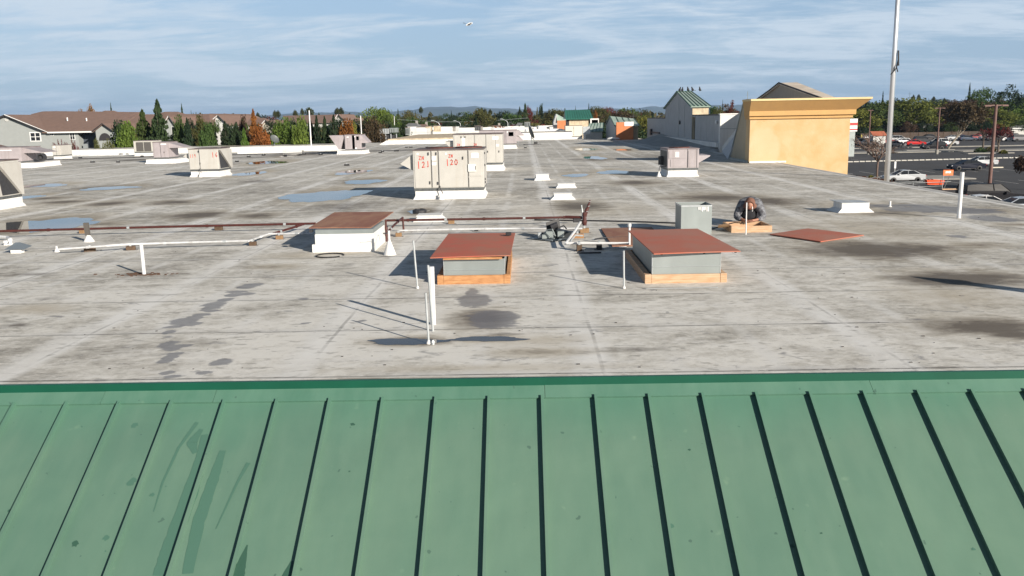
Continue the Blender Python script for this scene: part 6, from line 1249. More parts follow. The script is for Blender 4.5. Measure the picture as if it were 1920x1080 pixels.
# distant low houses
def farhouse(label, px0, px1, pyr, pye, Y, rm=shingle_grey, wm=siding_w, dep=9, win=2, door=False):
    a, c = W(px0, pye, Y), W(px1, pye, Y); T = thing('house', label, 'house', (a.x, Y, 0), 0, 'single storey houses beyond the roofs'); w_ = c.x-a.x; ze = (a.z+c.z)/2; zr = W((px0+px1)/2, pyr, Y+dep/2).z
    MB().box(.4, w_-.4, .5, dep-.5, 0, ze).build('wall', wm, T); MB().add([(0, 0, ze), (w_, 0, ze), (w_, dep, ze), (0, dep, ze), (w_*.22, dep/2, zr), (w_*.8, dep/2, zr)], [(0, 1, 5, 4), (1, 2, 5), (2, 3, 4, 5), (3, 0, 4), (3, 2, 1, 0)]).build('roof', rm, T)
    MB().box(0, w_, -.06, -.003, ze-.2, ze+.03).build('fascia', trimw, T)
    for k in range(win): x = w_*(.2+.6*k/max(win-1, 1)); window(T, x-.7, x+.7, ze-1.9, ze-.8, .5)
    if door: MB().box(w_*.55, w_*.55+2.6, .44, .497, .2, 2.3).build('garage_door', trimw, T)
    MB().box(w_*.7, w_*.7+.5, dep*.5, dep*.5+.5, ze, zr+.5).build('chimney', concrete, T)
    return T
farhouse('dark grey roofed house behind the leafless tree', 1632, 1682, 222, 231, 285, rm=shingle_grey, wm=siding_t)
farhouse('pale grey roofed house behind the yellow green tree', 1682, 1716, 220, 230.5, 280)
farhouse('long pale roofed house behind the cars, centre right', 1722, 1806, 229, 238.5, 272, win=3)
farhouse('grey roofed house with wide pale garage door at right border', 1885, 1960, 226, 240, 268, door=True, win=1)
farhouse('small grey roofed house behind the brown leaved trees', 1792, 1850, 224, 236, 285)
farhouse('grey roofed house below the trees left of centre', 755, 783, 231, 238, 190, win=1); farhouse('dull red roofed house below the trees left of centre', 778, 800, 233, 240, 196, rm=shingle, win=1)
farhouse('dark brown roofed house behind the white shop roofs', 905, 945, 235, 241, 205, rm=shingle); farhouse('small pale gabled house right of centre tree line', 855, 878, 236, 241, 215, win=1)
farhouse('grey roofed houses row end beyond the far trees', 925, 968, 229, 235, 260); farhouse('brown roofed house far beyond the palm group', 905, 925, 228, 234, 270, rm=shingle, win=1); farhouse('grey roofed house half hidden beyond the dish', 965, 990, 230, 238, 240, win=1)
# fence before the houses
a = G(1690, 262, 0); T = thing('fence', 'dark brown fence and hedge line behind the far parked cars', 'fence', (G(1668, 266, 0).x, 262, 0)); w_ = G(1925, 262, 0).x-T.location.x; MB().box(0, w_, 0, .12, 0, 1.9).build('fence_boards', mat('dark_fence', (.09, .065, .05), .9, var=.3, vscale=1), T)
m_ = MB()
for k in range(int(w_/2.4)): m_.box(k*2.4, k*2.4+.12, -.08, -.003, 0, 2.0)
m_.build('fence_posts', wood_block, T)
# store front behind the yellow corner
a = W(1594, 248, 165); T = thing('striped_sign_tower', 'white tower sign with red stripes peeking behind the yellow wall', 'sign', (a.x-3, 165, 0)); x1_ = W(1607.5, 240, 165).x-T.location.x
zA, zB, zC, zD, zE, zF = [W(1600, y, 165).z for y in (246.5, 244, 241.5, 235, 230, 222.5)]
MB().box(.1, x1_-.3, .1, 2, 0, zA-.02).build('wall', galv, T); MB().box(0, x1_, 0, 2.1, zA, zF).build('sign_face', trimw, T); MB().box(-.0, x1_+.01, -.03, -.003, zD, zE).box(0, x1_+.01, -.03, -.003, zB, zC).build('sign_stripe', sign_red, T)
# orange shop awning beyond bare tree
a = W(1637, 254, 215); c = W(1664, 246, 215); T = thing('market_stall', 'small orange roofed kiosk behind the leafless tree', 'kiosk', (a.x, 215, 0)); w_ = c.x-a.x; MB().slab([(0, 0, a.z), (w_, 0, a.z), (w_, 2, c.z), (0, 2, c.z)], .15, (0, 0, 1)).build('roof', mat('faded_orange_roof', (.42, .13, .07), .8), T); MB().box(.2, w_-.2, .3, 3, 0, a.z-.05).build('wall', siding_w, T)
# ------------------------------------------------------------------ lamps
def lamp(label, px, py0, pyt, D, r, m, arms=1.0, pedestal=True, gr='brown car park lamp posts', bz=0, one=False):
    tp = W(px, pyt, D); T = thing('lamp_post', label, 'lamp post', (tp.x, D, bz), 0, gr); h = tp.z-bz
    MB().tube([(0, 0, .3 if pedestal else 0), (0, 0, h)], r*1.15, 10, r2=r*.85).build('pole', m, T)
    if pedestal: MB().lathe([(r*2.2, 0), (r*2.2, .8), (r*1.9, .85)], 12).build('base', concrete, T)
    for s in ((-1, 1) if not one else (-1,)):
        MB().box(min(0, s*arms), max(0, s*arms), -.04, .04, h-.10, h-.02).build('arm', m, T)
        if arms > .1: MB().bbox(min(s*arms*.45, s*arms), max(s*arms*.45, s*arms), -.12, .12, h-.15, h-.05, .03).build('lamp_head', m, T)
    return T
b = G(1757, 289, 0); lamp('brown lamp post beside the black pickup in the car park', 1762.5, 289, 202, b.y, .13, brown_pole, 1.0)
lamp('large brown double armed lamp post near the dark van', 1868, 380, 196, 76, .145, brown_pole, 1.0)
lamp('far brown lamp post left of the leafless tree', 1632.5, 250, 206, 172, .11, brown_pole, .5)
lamp('white lamp pole rising behind the left parapet', 579.5, 270, 207, 88, .07, white_pipe, .02, False, 'pale lamp poles behind the left parapet', one=True)
lamp('thinner pale lamp pole behind the wedge hooded unit', 676, 270, 217, 96, .06, white_pipe, .02, False, 'pale lamp poles behind the left parapet', one=True)
lamp('pale lamp pole behind the grey cooling plant', 739, 240, 218, 150, .06, white_pipe, .02, False, 'pale lamp poles behind the left parapet', one=True)
for px, pt, D, lb in ((824, 228, 180, 'curved grey street lamp behind the cream boxes'), (863, 228, 220, 'thin grey pole behind the white shop roof'), (952, 225, 200, 'thin grey pole left of the dish tree line')):
    tp = W(px, pt, D); T = thing('street_lamp', lb, 'street lamp', (tp.x, D, 0), 0, 'thin distant street lamps'); h = tp.z
    MB().tube([(0, 0, 0), (0, 0, h-.6), (-.2, 0, h-.25), (-1.2, 0, h+.25)], .09, 6, r2=.05).build('pole', galv_bright, T); MB().bbox(-1.7, -1.15, -.12, .12, h+.18, h+.32, .03).build('lamp_head', galv_bright, T)
wp = MB()
for (x0_, y0_, x1_, y1_, D, s) in ((745, 224, 990, 221, 230, .8), (1040, 223, 1045, 200, 9, 0),):
    if s: a, c = W(x0_, y0_, D), W(x1_, y1_, D); wp.tube([a.lerp(c, t/12)+Vector((0, 0, -s*math.sin(t/12*math.pi))) for t in range(13)], .035, 4)
o = wp.build('overhead_wire', galv_bright); tag(o, 'thin overhead wire sagging across the distant trees', 'wire')
tp = W(1716, 215, 260)
for px, pt, D, lb in ((1706, 172, 330, 'thin radio mast right of the flagpole'), (1188, 209, 150, 'thin antenna mast left of the tall grey tower'), (1045, 204, 260, 'thin mast between the tiny gable and green tower')):
    tp = W(px, pt, D); T = thing('antenna_mast', lb, 'antenna', (tp.x, D, 0), 0, 'thin distant masts'); MB().tube([(0, 0, 0), (0, 0, tp.z)], .09, 5, r2=.03).build('mast', steel, T); MB().box(-.6, .6, -.03, .03, tp.z-.8, tp.z-.74).build('crossbar', steel, T)
# ------------------------------------------------------------------ cars
PAINT = {}; tinted = mat('tinted_glass', (.006, .006, .008), .3, spec=.12)
def paint(n, c):
    if n not in PAINT: PAINT[n] = mat(n+'_car_paint', c, .32 if max(c) > .03 else .5, .05, coat=.2 if max(c) > .03 else 0, spec=.35 if max(c) > .03 else .15)
    return PAINT[n]
tail = mat('tail_lamp_red', (.35, .02, .02), .3); headm = mat('head_lamp', (.7, .7, .72), .15)
SH = {'sedan': (4.6, 1.8, 1.42, [(-2.3, .30), (-2.32, .62), (-2.25, .93), (-1.75, 1.00), (-.1, .98), (1.0, .93), (2.1, .80), (2.3, .62), (2.3, .30)], [(-1.72, .99), (-1.0, 1.36), (-.35, 1.42), (.25, 1.38), (1.12, .93)]),
      'suv': (4.8, 1.9, 1.75, [(-2.4, .36), (-2.42, .8), (-2.35, 1.10), (-1.9, 1.12), (.8, 1.08), (1.1, 1.05), (2.25, .98), (2.4, .75), (2.4, .36)], [(-2.3, 1.11), (-2.05, 1.68), (-1.2, 1.75), (.15, 1.72), (1.0, 1.06)]),
      'van': (5.3, 2.0, 1.95, [(-2.65, .36), (-2.68, .8), (-2.6, 1.36), (-2.0, 1.40), (.9, 1.34), (1.35, 1.16), (2.45, 1.0), (2.65, .75), (2.65, .36)], [(-2.55, 1.39), (-2.45, 1.85), (-1.6, 1.95), (.35, 1.90), (1.15, 1.26)])}
def car(label, px, py, kind, pn, col, rz=0, gr='cars parked in the lot', z=None, at=None):
    Lx, wd, ht, low, top = SH[kind]; b = at or G(px, py, 0); T = thing('parked_car', label, 'car', (b.x, b.y, 0), rz, gr); P = paint(pn, col); w2 = wd/2; n = len(low)
    inset = lambda z_: .10 if z_ < .4 else (.0 if z_ < .95 else .05)
    m_ = MB(); v = []
    for s in (-1, 1):
        for (x, z_) in low: v.append((x*(.985 if z_ < .4 else 1), s*(w2-inset(z_)), z_))
    f = [tuple(range(n)), tuple(range(2*n-1, n-1, -1))]+[(i, (i+1) % n, n+(i+1) % n, n+i) for i in range(n)]; m_.add(v, f)
    k = len(top); zt = max(z_ for _, z_ in top)
    o = m_.build('body', P, T)
    bv = o.modifiers.new('bevel', 'BEVEL'); bv.width = .05; bv.segments = 2; bv.limit_method = 'ANGLE'
    v = []
    for s in (-1, 1):
        for (x, z_) in top: t_ = (z_-top[0][1])/(zt-top[0][1]); v.append((x, s*(w2-.08-.17*max(t_, 0)), z_))
    MB().add(v, [tuple(range(k)), tuple(range(2*k-1, k-1, -1))]+[(i, (i+1) % k, k+(i+1) % k, k+i) for i in range(k)]).build('windows', glass if kind != 'van' else tinted, T)
    r_ = MB(); t1, t2, t3 = top[1], top[2], top[3]
    q = [(t1[0]+.05, t1[1]+.012), (t2[0], t2[1]+.02), (t3[0]-.03, t3[1]+.012)]; yy = w2-.235; r_.add([(x, s*yy, z_) for s in (-1, 1) for x, z_ in q]+[(x, s*yy, z_-.05) for s in (-1, 1) for x, z_ in q], [(0, 1, 4, 3), (1, 2, 5, 4), (6, 9, 10, 7), (7, 10, 11, 8), (0, 6, 7, 1), (1, 7, 8, 2), (3, 4, 10, 9), (4, 5, 11, 10), (0, 3, 9, 6), (2, 8, 11, 5)])
    r_.build('roof', P, T)
    for s in (-1, 1):
        for (x, z_, x2, z2) in ((top[0][0], top[0][1], t1[0], t1[1]), (top[-1][0], top[-1][1], t3[0], t3[1]), (-.25, top[0][1], -.3, zt)):
            MB().tube([(x, s*(w2-.075), z_), (x2, s*(w2-.245), z2)], .035, 4).build('pillar', P, T)
    wr = .33 if kind == 'sedan' else .38; xw = Lx*.30
    for sx2 in (-1, 1):
        for s in (-1, 1):
            tyre = MB().lathe([(wr*.62, -.11), (wr, -.09), (wr, .09), (wr*.62, .11)], 18).xf(Matrix.Translation((sx2*xw, s*(w2-.10), wr)) @ Matrix.Rotation(math.pi/2, 4, 'X')).build('tyre', black, T)
            MB().lathe([(wr*.5, -.105), (wr*.45, .0), (wr*.5, .105)], 12).xf(Matrix.Translation((sx2*xw, s*(w2-.095), wr)) @ Matrix.Rotation(math.pi/2, 4, 'X')).build('rim', chrome, tyre)
    for s in (-1, 1):
        MB().bbox(-Lx/2-.04, -Lx/2+.14, min(s*w2*.62, s*w2*.97), max(s*w2*.62, s*w2*.97), .72 if kind == 'sedan' else .85, .88 if kind == 'sedan' else 1.08, .01).build('tail_light', tail, T)
        MB().bbox(Lx/2-.20, Lx/2+.02, min(s*w2*.60, s*w2*.92), max(s*w2*.60, s*w2*.92), .62 if kind == 'sedan' else .72, .75 if kind == 'sedan' else .9, .01).build('headlight', headm, T)
        MB().bbox(.65, .85, min(s*(w2+.01), s*(w2+.16)), max(s*(w2+.01), s*(w2+.16)), .95 if kind == 'sedan' else 1.1, 1.08 if kind == 'sedan' else 1.28, .01).build('mirror', P, T)
    MB().box(-Lx/2-.045, -Lx/2-.022, -.26, .26, .5, .62).build('number_plate', paper, T)
    MB().box(-Lx*.2, Lx*.2, -w2-.002, w2+.002, .30, .36).build('sill', steel, T)
    return T
silver, wht, blk = (.50, .52, .54), (.78, .78, .78), (.012, .012, .015)
car('silver sedan parked just right of the flagpole', 1692, 342, 'sedan', 'silver', silver, math.pi)
car('dark blue black sedan in the middle row facing left', 1811, 319.5, 'sedan', 'midnight', (.015, .018, .03), math.pi)
car('silver sedan parked behind the dark blue black sedan', 1836, 312, 'sedan', 'silver', silver, math.pi)
car('black van with tinted windows right of the tall white pipe', 1857, 386, 'van', 'black', blk, 0)
car('white car mostly hidden by the roof edge before the van', 1848, 399, 'sedan', 'white', wht, -.15)
car('silver blue car roof at the lower right border', 1926, 404, 'sedan', 'silver_blue', (.42, .46, .52), -.1)
car('black pickup style car under the leaning pale tree', 1749, 281, 'suv', 'black', blk, math.pi)
car('white van like car behind the black one under the tree', 1758, 274, 'suv', 'white', wht, math.pi+.3)
car('silver car tucked behind the trunk of the leaning tree', 1776, 273, 'sedan', 'silver', silver, math.pi)
car('bright red sedan in the far row', 1716, 273, 'sedan', 'red', (.5, .02, .02), 0)
car('white sedan left of the red one', 1698, 270, 'sedan', 'white', wht, 0)
car('white minivan beside the box truck', 1701, 260.5, 'suv', 'white', wht, 0)
car('grey sedan just right of the flagpole in the far row', 1678, 276, 'sedan', 'grey', (.2, .2, .21), .2)
car('dark car below the striped sign tower', 1613, 272, 'suv', 'charcoal', (.05, .05, .055), math.pi)
car('black car in front of the dark house by the striped sign', 1614, 257.5, 'suv', 'black', blk, 0)
car('white sedan behind the black one below the yellow green tree', 1758, 257, 'suv', 'white', wht, 0)
car('dark sedan between the white ones behind the lamp', 1744, 261, 'sedan', 'charcoal', (.05, .05, .055), 0)
car('deep blue sedan right of the leaning tree', 1803, 262.5, 'sedan', 'blue', (.02, .04, .16), 0)
car('slate blue sedan in front of the deep blue one', 1814, 264, 'sedan', 'slate', (.06, .08, .12), 0)
car('pale red car with bright tail right of the blue pair', 1829, 262.5, 'sedan', 'maroon', (.30, .05, .05), .2)
car('white car behind the red leaved tree', 1853, 263, 'sedan', 'white', wht, 0); car('silver car right of the brown lamp behind red leaves', 1875, 260, 'sedan', 'silver', silver, 0); car('white sedan left of the pale garage door', 1893, 265, 'sedan', 'white', wht, 0)
car('grey off-road car at the right border before the garage', 1914, 265, 'suv', 'grey', (.2, .2, .21), 0); car('white car far behind near the box truck', 1722, 248, 'suv', 'white', wht, 0)
car('dark red pickup like car behind the leafless tree', 1660, 270, 'suv', 'maroon', (.2, .03, .03), 0)
for lb, px, py, kd, pn, cl, rz in (('charcoal sedan left of the leafless tree trunk, far row', 1628, 274, 'sedan', 'charcoal', (.05, .05, .055), 0), ('white sedan left of the orange roofed kiosk', 1634, 263, 'sedan', 'white', wht, 0), ('dark suv between the kiosk and flagpole', 1668, 262, 'suv', 'black', blk, 0),
    ('silver suv just left of the bright red sedan row end', 1686, 266, 'suv', 'silver', silver, 0), ('charcoal suv between the red sedan and black car', 1731, 268, 'suv', 'charcoal', (.05, .05, .055), 0), ('silver sedan half hidden behind the leaning tree trunk', 1789, 263, 'sedan', 'silver', silver, 0),
    ('maroon sedan before the dark hedge right of the blue pair', 1841, 259, 'sedan', 'maroon', (.2, .03, .03), 0), ('charcoal sedan between two white cars behind red leaves', 1864, 263.5, 'sedan', 'charcoal', (.05, .05, .055), 0), ('black suv right of the brown lamp, far row', 1903, 262, 'suv', 'black', blk, 0)):
    car(lb, px, py, kd, pn, cl, rz)
# box truck
b = G(1690, 257.5, 0); T = thing('box_truck', 'long white box truck in the far row behind the flagpole', 'truck', (b.x, b.y, 0)); MB().bbox(-4.4, 2.2, -1.2, 1.2, .95, 3.3, .04).build('cargo_box', mat('truck_white', (.72, .74, .78), .5), T); MB().box(2.205, 2.22, -1.1, 1.1, 1.0, 3.2).build('cargo_door', white, T)
MB().bbox(-6.1, -4.5, -1.05, 1.05, .6, 2.3, .1).build('cab', paint('white', wht), T)
for x in (-5.4, 1.0): MB().lathe([(.25, -1.1), (.45, -1.08), (.45, 1.08), (.25, 1.1)], 16).xf(Matrix.Translation((x, 0, .45)) @ Matrix.Rotation(math.pi/2, 4, 'X')).build('wheel', black, T)
# wheel stops
rr = random.Random(9)
for k in range(30):
    px = 1594+k*11.2; c = G(px, 304.2-(px-1594)*.0255, 0)
    T = dup(WS, c, rr.uniform(-.05, .05), label=None) if k else None
    if k == 0:
        WS = thing('wheel_stop', 'pale concrete wheel stop in the long row across the car park', 'wheel stop', c, 0, 'concrete wheel stops in one long row')
        MB().add([(-.42, -.08, .004), (.42, -.08, .004), (.42, .08, .004), (-.42, .08, .004), (-.40, -.05, .13), (.40, -.05, .13), (.40, .05, .13), (-.40, .05, .13)], [(3, 2, 1, 0), (4, 5, 6, 7), (0, 1, 5, 4), (1, 2, 6, 5), (2, 3, 7, 6), (3, 0, 4, 7)]).build('concrete_bar', mat('wheel_stop_concrete', (.55, .53, .48), .85, var=.2), WS)
        WS.scale = (1, 1.6, 1.2)
for o in bpy.data.objects:
    if o.name.startswith('wheel_stop'): o.scale = (1, 1.6, 1.25)
o = MB().bbox(-.95, .95, -.09, .09, .004, .15, .02).build('wheel_stop', mat('wheel_stop_worn', (.6, .55, .45), .85)); o.location = G(1868, 315, 0); tag(o, 'single pale wheel stop right of the brown lamp post', 'wheel stop')
# kerb islands
for (a0, b0, nm_) in (((1700, 283), (1800, 282), 0), ((1815, 289), (1925, 289), 1)):
    a, c = G(*a0, 0), G(*b0, 0); o = MB().bbox(0, c.x-a.x, 0, 2.4, .004, .15, .03).build('kerb', concrete); o.location = a; struct(o)
o = MB().bbox(0, 14, 0, 6, .004, .13, .05).build('kerb', concrete); o.location = G(1608, 340, 0); struct(o)
# cart corral
c0 = G(1765, 356, 0); T = thing('cart_corral', 'orange topped metal cart corral sign frame in the car park', 'cart corral', c0)
D = c0.y; L_ = W(1768, 330, D).x-c0.x; Rr = W(1783.5, 330, D).x-c0.x; zs0, zs1 = W(1777, 329, D).z, W(1777, 318.5, D).z
MB().tube([(L_, 0, 0), (L_+.08, 0, zs0+.3)], .035, 8).build('post', galv_bright, T); MB().tube([(Rr, 1.4, 0), (Rr+.08, 0.2, zs0+.3)], .035, 8).build('post', galv_bright, T)
MB().bbox(L_-.02, Rr+.18, -.05, .04, zs0, zs1, .02).build('sign_board', sign_orange, T)
m_ = MB(); rr = random.Random(1)
for k in range(6): x_ = L_+.22+k*(Rr-L_-.3)/6; m_.box(x_, x_+(Rr-L_)/9, -.058, -.052, zs0+.22+rr.random()*.04, zs1-.12-rr.random()*.03)
m_.build('sign_lettering', trimw, T)
MB().tube([(L_-4.6, 0, .75), (L_, 0, .80), (Rr, 0, .85)], .025, 6).tube([(L_-4.6, 0, 0), (L_-4.6, 0, .8)], .025, 6).tube([(L_-3.0, 0, 0), (L_-3.0, 0, .78)], .025, 6).tube([(L_-4.6, 1.5, .75), (L_, 1.5, .8), (Rr, 1.5, .85)], .025, 6).tube([(L_-4.6, 0, .35), (L_, 0, .4)], .02, 6).build('guard_rail', galv_bright, T)
MB().box(L_, L_+4, -.1, .1, .004, .12).build('base_board', wood_pale, T)
for k in range(3):
    T = thing('shopping_cart', 'orange shopping cart nested in the corral row', 'shopping cart', (c0.x+L_-.9+k*.36, D+.5, 0), 0, 'orange shopping carts nested together')
    m_ = MB().add([(-.5, -.25, .55), (.38, -.28, .50), (.38, .28, .50), (-.5, .25, .55), (-.62, -.30, 1.05), (.5, -.33, .95), (.5, .33, .95), (-.62, .30, 1.05)], [(3, 2, 1, 0), (0, 1, 5, 4), (1, 2, 6, 5), (2, 3, 7, 6), (3, 0, 4, 7)]); m_.build('basket', cart_orange, T)
    MB().tube([(-.6, -.25, .1), (.45, -.25, .1), (.3, -.25, .5)], .02, 5).tube([(-.6, .25, .1), (.45, .25, .1), (.3, .25, .5)], .02, 5).tube([(-.72, -.3, 1.08), (-.72, .3, 1.08)], .025, 6).build('frame', steel, T)
    w_ = MB()
    for (x, y) in ((-.55, -.25), (.42, -.25), (-.55, .25), (.42, .25)): w_.lathe([(.065, -.02), (.065, .02)], 10, (0, 0, 0)) if 0 else MB
    for (x, y) in ((-.55, -.25), (.42, -.25), (-.55, .25), (.42, .25)): MB().lathe([(.065, -.02), (.065, .02)], 10).xf(Matrix.Translation((x, y, .065)) @ Matrix.Rotation(math.pi/2, 4, 'X')).build('wheel', black, T)
o = MB().bbox(-.12, .12, -.05, .05, .6, 1.5, .01).tube([(0, 0, 0), (0, 0, .6)], .03, 6).build('small_sign', trimw); o.location = G(1677.5, 324, 0); tag(o, 'small white parking sign behind the silver sedan', 'sign')
o = MB().bbox(-.5, .5, -.05, .05, .0, 1.9, .01).build('yellow_rack', mat('dull_yellow', (.4, .34, .03), .6)); o.location = G(1615, 264, 0); o.scale = (.3, 1, .9); tag(o, 'small yellow stand below the striped sign tower', 'stand')
# ------------------------------------------------------------------ bird in flight
c = W(879, 45.5, 22); T = thing('flying_bird', 'white and dark bird in flight high in the sky', 'bird', c, .4); T.scale = (.62, .62, .62)
bm_ = MB().lathe([(.004, -.14), (.03, -.10), (.05, -.02), (.048, .06), (.03, .10), (.033, .13), (.02, .155), (.004, .165)], 12).xf(Matrix.Rotation(math.pi/2-.35, 4, 'Y') @ Matrix.Rotation(0, 4, 'X')); bm_.build('body', trimw, T, smooth=True)
for s in (-1, 1):
    MB().slab([(.06, s*.03, .02), (.08, s*.12, .05), (.02, s*.24, -.03 if s > 0 else .0), (-.04, s*.20, -.04), (-.06, s*.04, .0)], .008, (0, 0, 1)).build('wing', steel, T)
MB().slab([(-.12, -.02, .03), (-.12, .02, .03), (-.22, .045, .05), (-.22, -.045, .05)], .006, (0, 0, 1)).build('tail', steel, T)
# ------------------------------------------------------------------ lumber frame and crouching man
a, c = G(1373.5, 437.8), G(1444.5, 433.8); y_ = (a.y+c.y)/2; wd = c.x-a.x; T = thing('lumber_frame', 'pale lumber frame lying on the roof before the crouching man', 'wooden frame', (a.x, y_, RZ)); dp = .82; hh = .14; t_ = .038
MB().bbox(0, wd, 0, t_, 0, hh, .003).build('front_board', wood_pale, T); MB().bbox(.05, wd, dp-t_, dp, 0, hh, .003).build('back_board', wood_pale, T); MB().bbox(.0, t_, t_+.001, dp-.001, 0, hh, .003).build('side_board', wood_pale, T); MB().bbox(wd-t_, wd, t_+.001, dp-t_-.001, 0, hh, .003).build('side_board', wood_pale, T)
MB().slab([(-.22, .32, .10), (-.02, .12, .142), (-.02, .40, .15), (-.16, .52, .11)], .03, (0, 0, 1)).build('offcut', wood, T)
frX, frY = a.x, y_
skin = mat('skin', (.36, .17, .11), .6); hoodm = mat('brown_hood_cloth', (.20, .095, .065), .9, var=.25, vscale=14); jack = mat('grey_speckled_jacket', (.23, .24, .26), .9, col2=(.06, .06, .07), vscale=16); jdark = mat('dark_vest_cloth', (.018, .018, .022), .9); trs = mat('dark_trousers', (.035, .035, .045), .9, var=.3, vscale=8); boot = mat('boot', (.05, .03, .02), .8)
px_ = W(1404, 415, frY+dp+.25); MAN = thing('person', 'person in brown hood and speckled grey jacket crouching over the pale lumber frame', 'person', (px_.x-.02, frY+dp+.12, RZ), -.27)
def skinned(nm, pts, edges, rad, m, parent, sub=2):
    me_ = bpy.data.meshes.new(nm); me_.from_pydata([Vector(v) for v in pts], edges, []); o = bpy.data.objects.new(nm, me_); COL.objects.link(o)
    sk = o.modifiers.new('skin', 'SKIN')
    for i, r_ in enumerate(rad):
        r_ = r_ if isinstance(r_, tuple) else (r_, r_); me_.skin_vertices[0].data[i].radius = r_
    me_.skin_vertices[0].data[0].use_root = True
    sb = o.modifiers.new('sub', 'SUBSURF'); sb.levels = sub; sb.render_levels = sub
    dg = bpy.context.evaluated_depsgraph_get(); m2 = bpy.data.meshes.new_from_object(o.evaluated_get(dg)); bpy.data.objects.remove(o)
    m2.name = nm; m2.materials.clear(); m2.materials.append(m); m2.polygons.foreach_set('use_smooth', [True]*len(m2.polygons)); o = bpy.data.objects.new(nm, m2); COL.objects.link(o); o.parent = parent; return o
# body: pelvis raised behind, back sloping to the head, elbows on the back board, hands together inside the frame
B = [(0, .80, .44), (0, .56, .50), (0, .34, .52), (0, .18, .50), (0, .07, .50), (0, -.03, .50), (0, -.075, .455),          # pelvis, spine, neck, head, chin
     (-.20, .18, .46), (-.29, .03, .21), (-.13, -.15, .175), (-.045, -.20, .16),
     (.20, .18, .46), (.30, .02, .21), (.14, -.15, .175), (.05, -.20, .165),
     (-.11, .82, .38), (-.16, .44, .09), (-.15, .88, .06), (-.16, 1.02, .05),
     (.11, .82, .38), (.17, .44, .09), (.15, .88, .06), (.16, 1.02, .05)]
BE = [(0, 1), (1, 2), (2, 3), (3, 4), (4, 5), (5, 6), (3, 7), (7, 8), (8, 9), (9, 10), (3, 11), (11, 12), (12, 13), (13, 14), (0, 15), (15, 16), (16, 17), (17, 18), (0, 19), (19, 20), (20, 21), (21, 22)]
BR = [.13, .125, .14, .12, .055, .085, .06, .065, .048, .030, .030, .065, .048, .030, .030, .09, .065, .045, .035, .09, .065, .045, .035]
hands = []; base = len(B)
for s, w_i in ((-1, 10), (1, 14)):
    wx, wy, wz = B[w_i]
    for k, (dx, L_, r_) in enumerate(((-.030, .070, .009), (-.010, .082, .0095), (.010, .078, .009), (.029, .062, .008))):
        i0 = len(B); B += [(wx+dx, wy-.045, wz+.004), (wx+dx-s*.006, wy-.045-L_*.5, wz+.010), (wx+dx-s*.012, wy-.045-L_*.85, wz-.018)]; BE += [(w_i, i0), (i0, i0+1), (i0+1, i0+2)]; BR += [.013, r_, r_*.8]
    i0 = len(B); B += [(wx-s*.038, wy-.02, wz+.012), (wx-s*.052, wy-.055, wz+.008)]; BE += [(w_i, i0), (i0, i0+1)]; BR += [.013, .010]
skinned('body', B, BE, BR, skin, MAN, 2)
J = [(0, .82, .44), (0, .56, .50), (0, .34, .52), (0, .19, .50), (-.20, .18, .46), (-.295, .03, .21), (-.16, -.12, .18), (.20, .18, .46), (.305, .02, .21), (.17, -.12, .18)]
skinned('jacket', J, [(0, 1), (1, 2), (2, 3), (3, 4), (4, 5), (5, 6), (3, 7), (7, 8), (8, 9)], [(.17, .15), (.18, .16), (.19, .16), (.16, .13), .115, .080, .052, .115, .082, .052], jack, MAN, 2)
skinned('dark_vest', [(0, .36, .40), (0, .20, .36), (0, .10, .22), (0, .10, .12)], [(0, 1), (1, 2), (2, 3)], [.17, (.18, .13), (.17, .09), (.13, .07)], jdark, MAN, 2)
skinned('trousers', [(0, .82, .41), (-.12, .82, .36), (-.17, .44, .10), (-.155, .84, .07), (.12, .82, .36), (.18, .44, .10), (.155, .84, .07)], [(0, 1), (1, 2), (2, 3), (0, 4), (4, 5), (5, 6)], [.15, .12, .085, .06, .12, .085, .06], trs, MAN, 2)
for s in (-1, 1): skinned('boot', [(s*.155, .86, .06), (s*.16, .97, .06), (s*.165, 1.06, .06)], [(0, 1), (1, 2)], [.055, .055, .04], boot, MAN, 1)
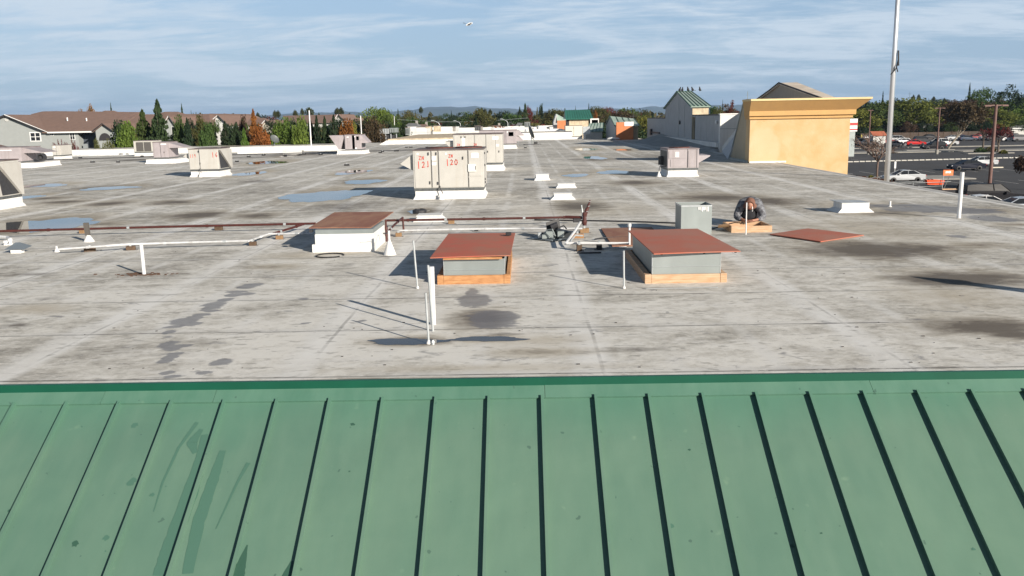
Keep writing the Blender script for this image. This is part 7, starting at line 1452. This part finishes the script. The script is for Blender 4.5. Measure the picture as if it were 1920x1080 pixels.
# face features on the head, then the hood
hc = Vector((0, -.03, .52))
def ell(nm, c, r, m, n=14, parent=MAN, mt=None):
    pr = [(math.sin(k/n*math.pi), -math.cos(k/n*math.pi)) for k in range(n+1)]; mb_ = MB().lathe([(max(a, .01), b) for a, b in pr], 18).xf(Matrix.Translation(c) @ (mt or Matrix.Identity(4)) @ Matrix.Diagonal((r[0], r[1], r[2], 1))); return mb_.build(nm, m, parent, smooth=True)
tilt = Matrix.Rotation(R(38), 4, 'X')
face = ell('face', hc+Vector((0, -.03, -.03)), (.078, .092, .105), skin, mt=tilt)
for s in (-1, 1): ell('eye', hc+Vector((s*.03, -.112, -.035)), (.012, .008, .008), trimd, 8, face)
ell('nose', hc+Vector((0, -.125, -.06)), (.014, .018, .022), skin, 8, face); ell('mouth', hc+Vector((0, -.108, -.095)), (.024, .008, .006), mat('lips', (.25, .08, .06), .6), 8, face)
# hood: open shell around the head
n1, n2 = 22, 12; v = []; f = []
for lay, sc_ in ((0, 1), (1, .90)):
    for j in range(n2+1):
        th = j/n2*2.25      # from crown back
        for i in range(n1):
            a = i/n1*2*math.pi; d = Vector((math.sin(th)*math.cos(a)*.115, math.cos(th)*.125, math.sin(th)*math.sin(a)*.130)); d *= sc_*(1+.04*math.sin(a*5+th*4)); d.z += .01
            d = Matrix.Rotation(.62, 3, 'X') @ d; v.append(tuple(hc+Vector((0, .005, .012))+d))
I = lambda l, j, i: l*(n2+1)*n1+j*n1+i % n1
for j in range(n2):
    for i in range(n1): f += [(I(0, j, i), I(0, j, i+1), I(0, j+1, i+1), I(0, j+1, i)), (I(1, j+1, i), I(1, j+1, i+1), I(1, j, i+1), I(1, j, i))]
for i in range(n1): f.append((I(0, n2, i), I(0, n2, i+1), I(1, n2, i+1), I(1, n2, i)))
MB().add(v, f).build('hood', hoodm, MAN, smooth=True); 
MB().tube([hc+Vector((.055, -.10, -.05)), hc+Vector((.062, -.125, -.10)), hc+Vector((.058, -.115, -.15))], .009, 6).build('hood_cord', paper, MAN)
ell('collar', hc+Vector((0, .09, -.05)), (.15, .10, .09), hoodm)
# ------------------------------------------------------------------ air between here and the hills
hv = bpy.data.materials.new('air'); hv.use_nodes = True; t = hv.node_tree; t.nodes.clear(); o_ = nn(t, 'ShaderNodeOutputMaterial'); pv = nn(t, 'ShaderNodeVolumePrincipled'); pv.inputs['Color'].default_value = (.46, .68, 1.0, 1); pv.inputs['Density'].default_value = 8e-5; pv.inputs['Anisotropy'].default_value = .1
lk(t, pv.outputs[0], o_.inputs['Volume'])
hb = MB().box(-13000, 13000, -400, 13000, -1, 175).build('haze', hv); hb['kind'] = 'stuff'; hb['label'] = 'thin blue air haze between the roofs and the far hills'
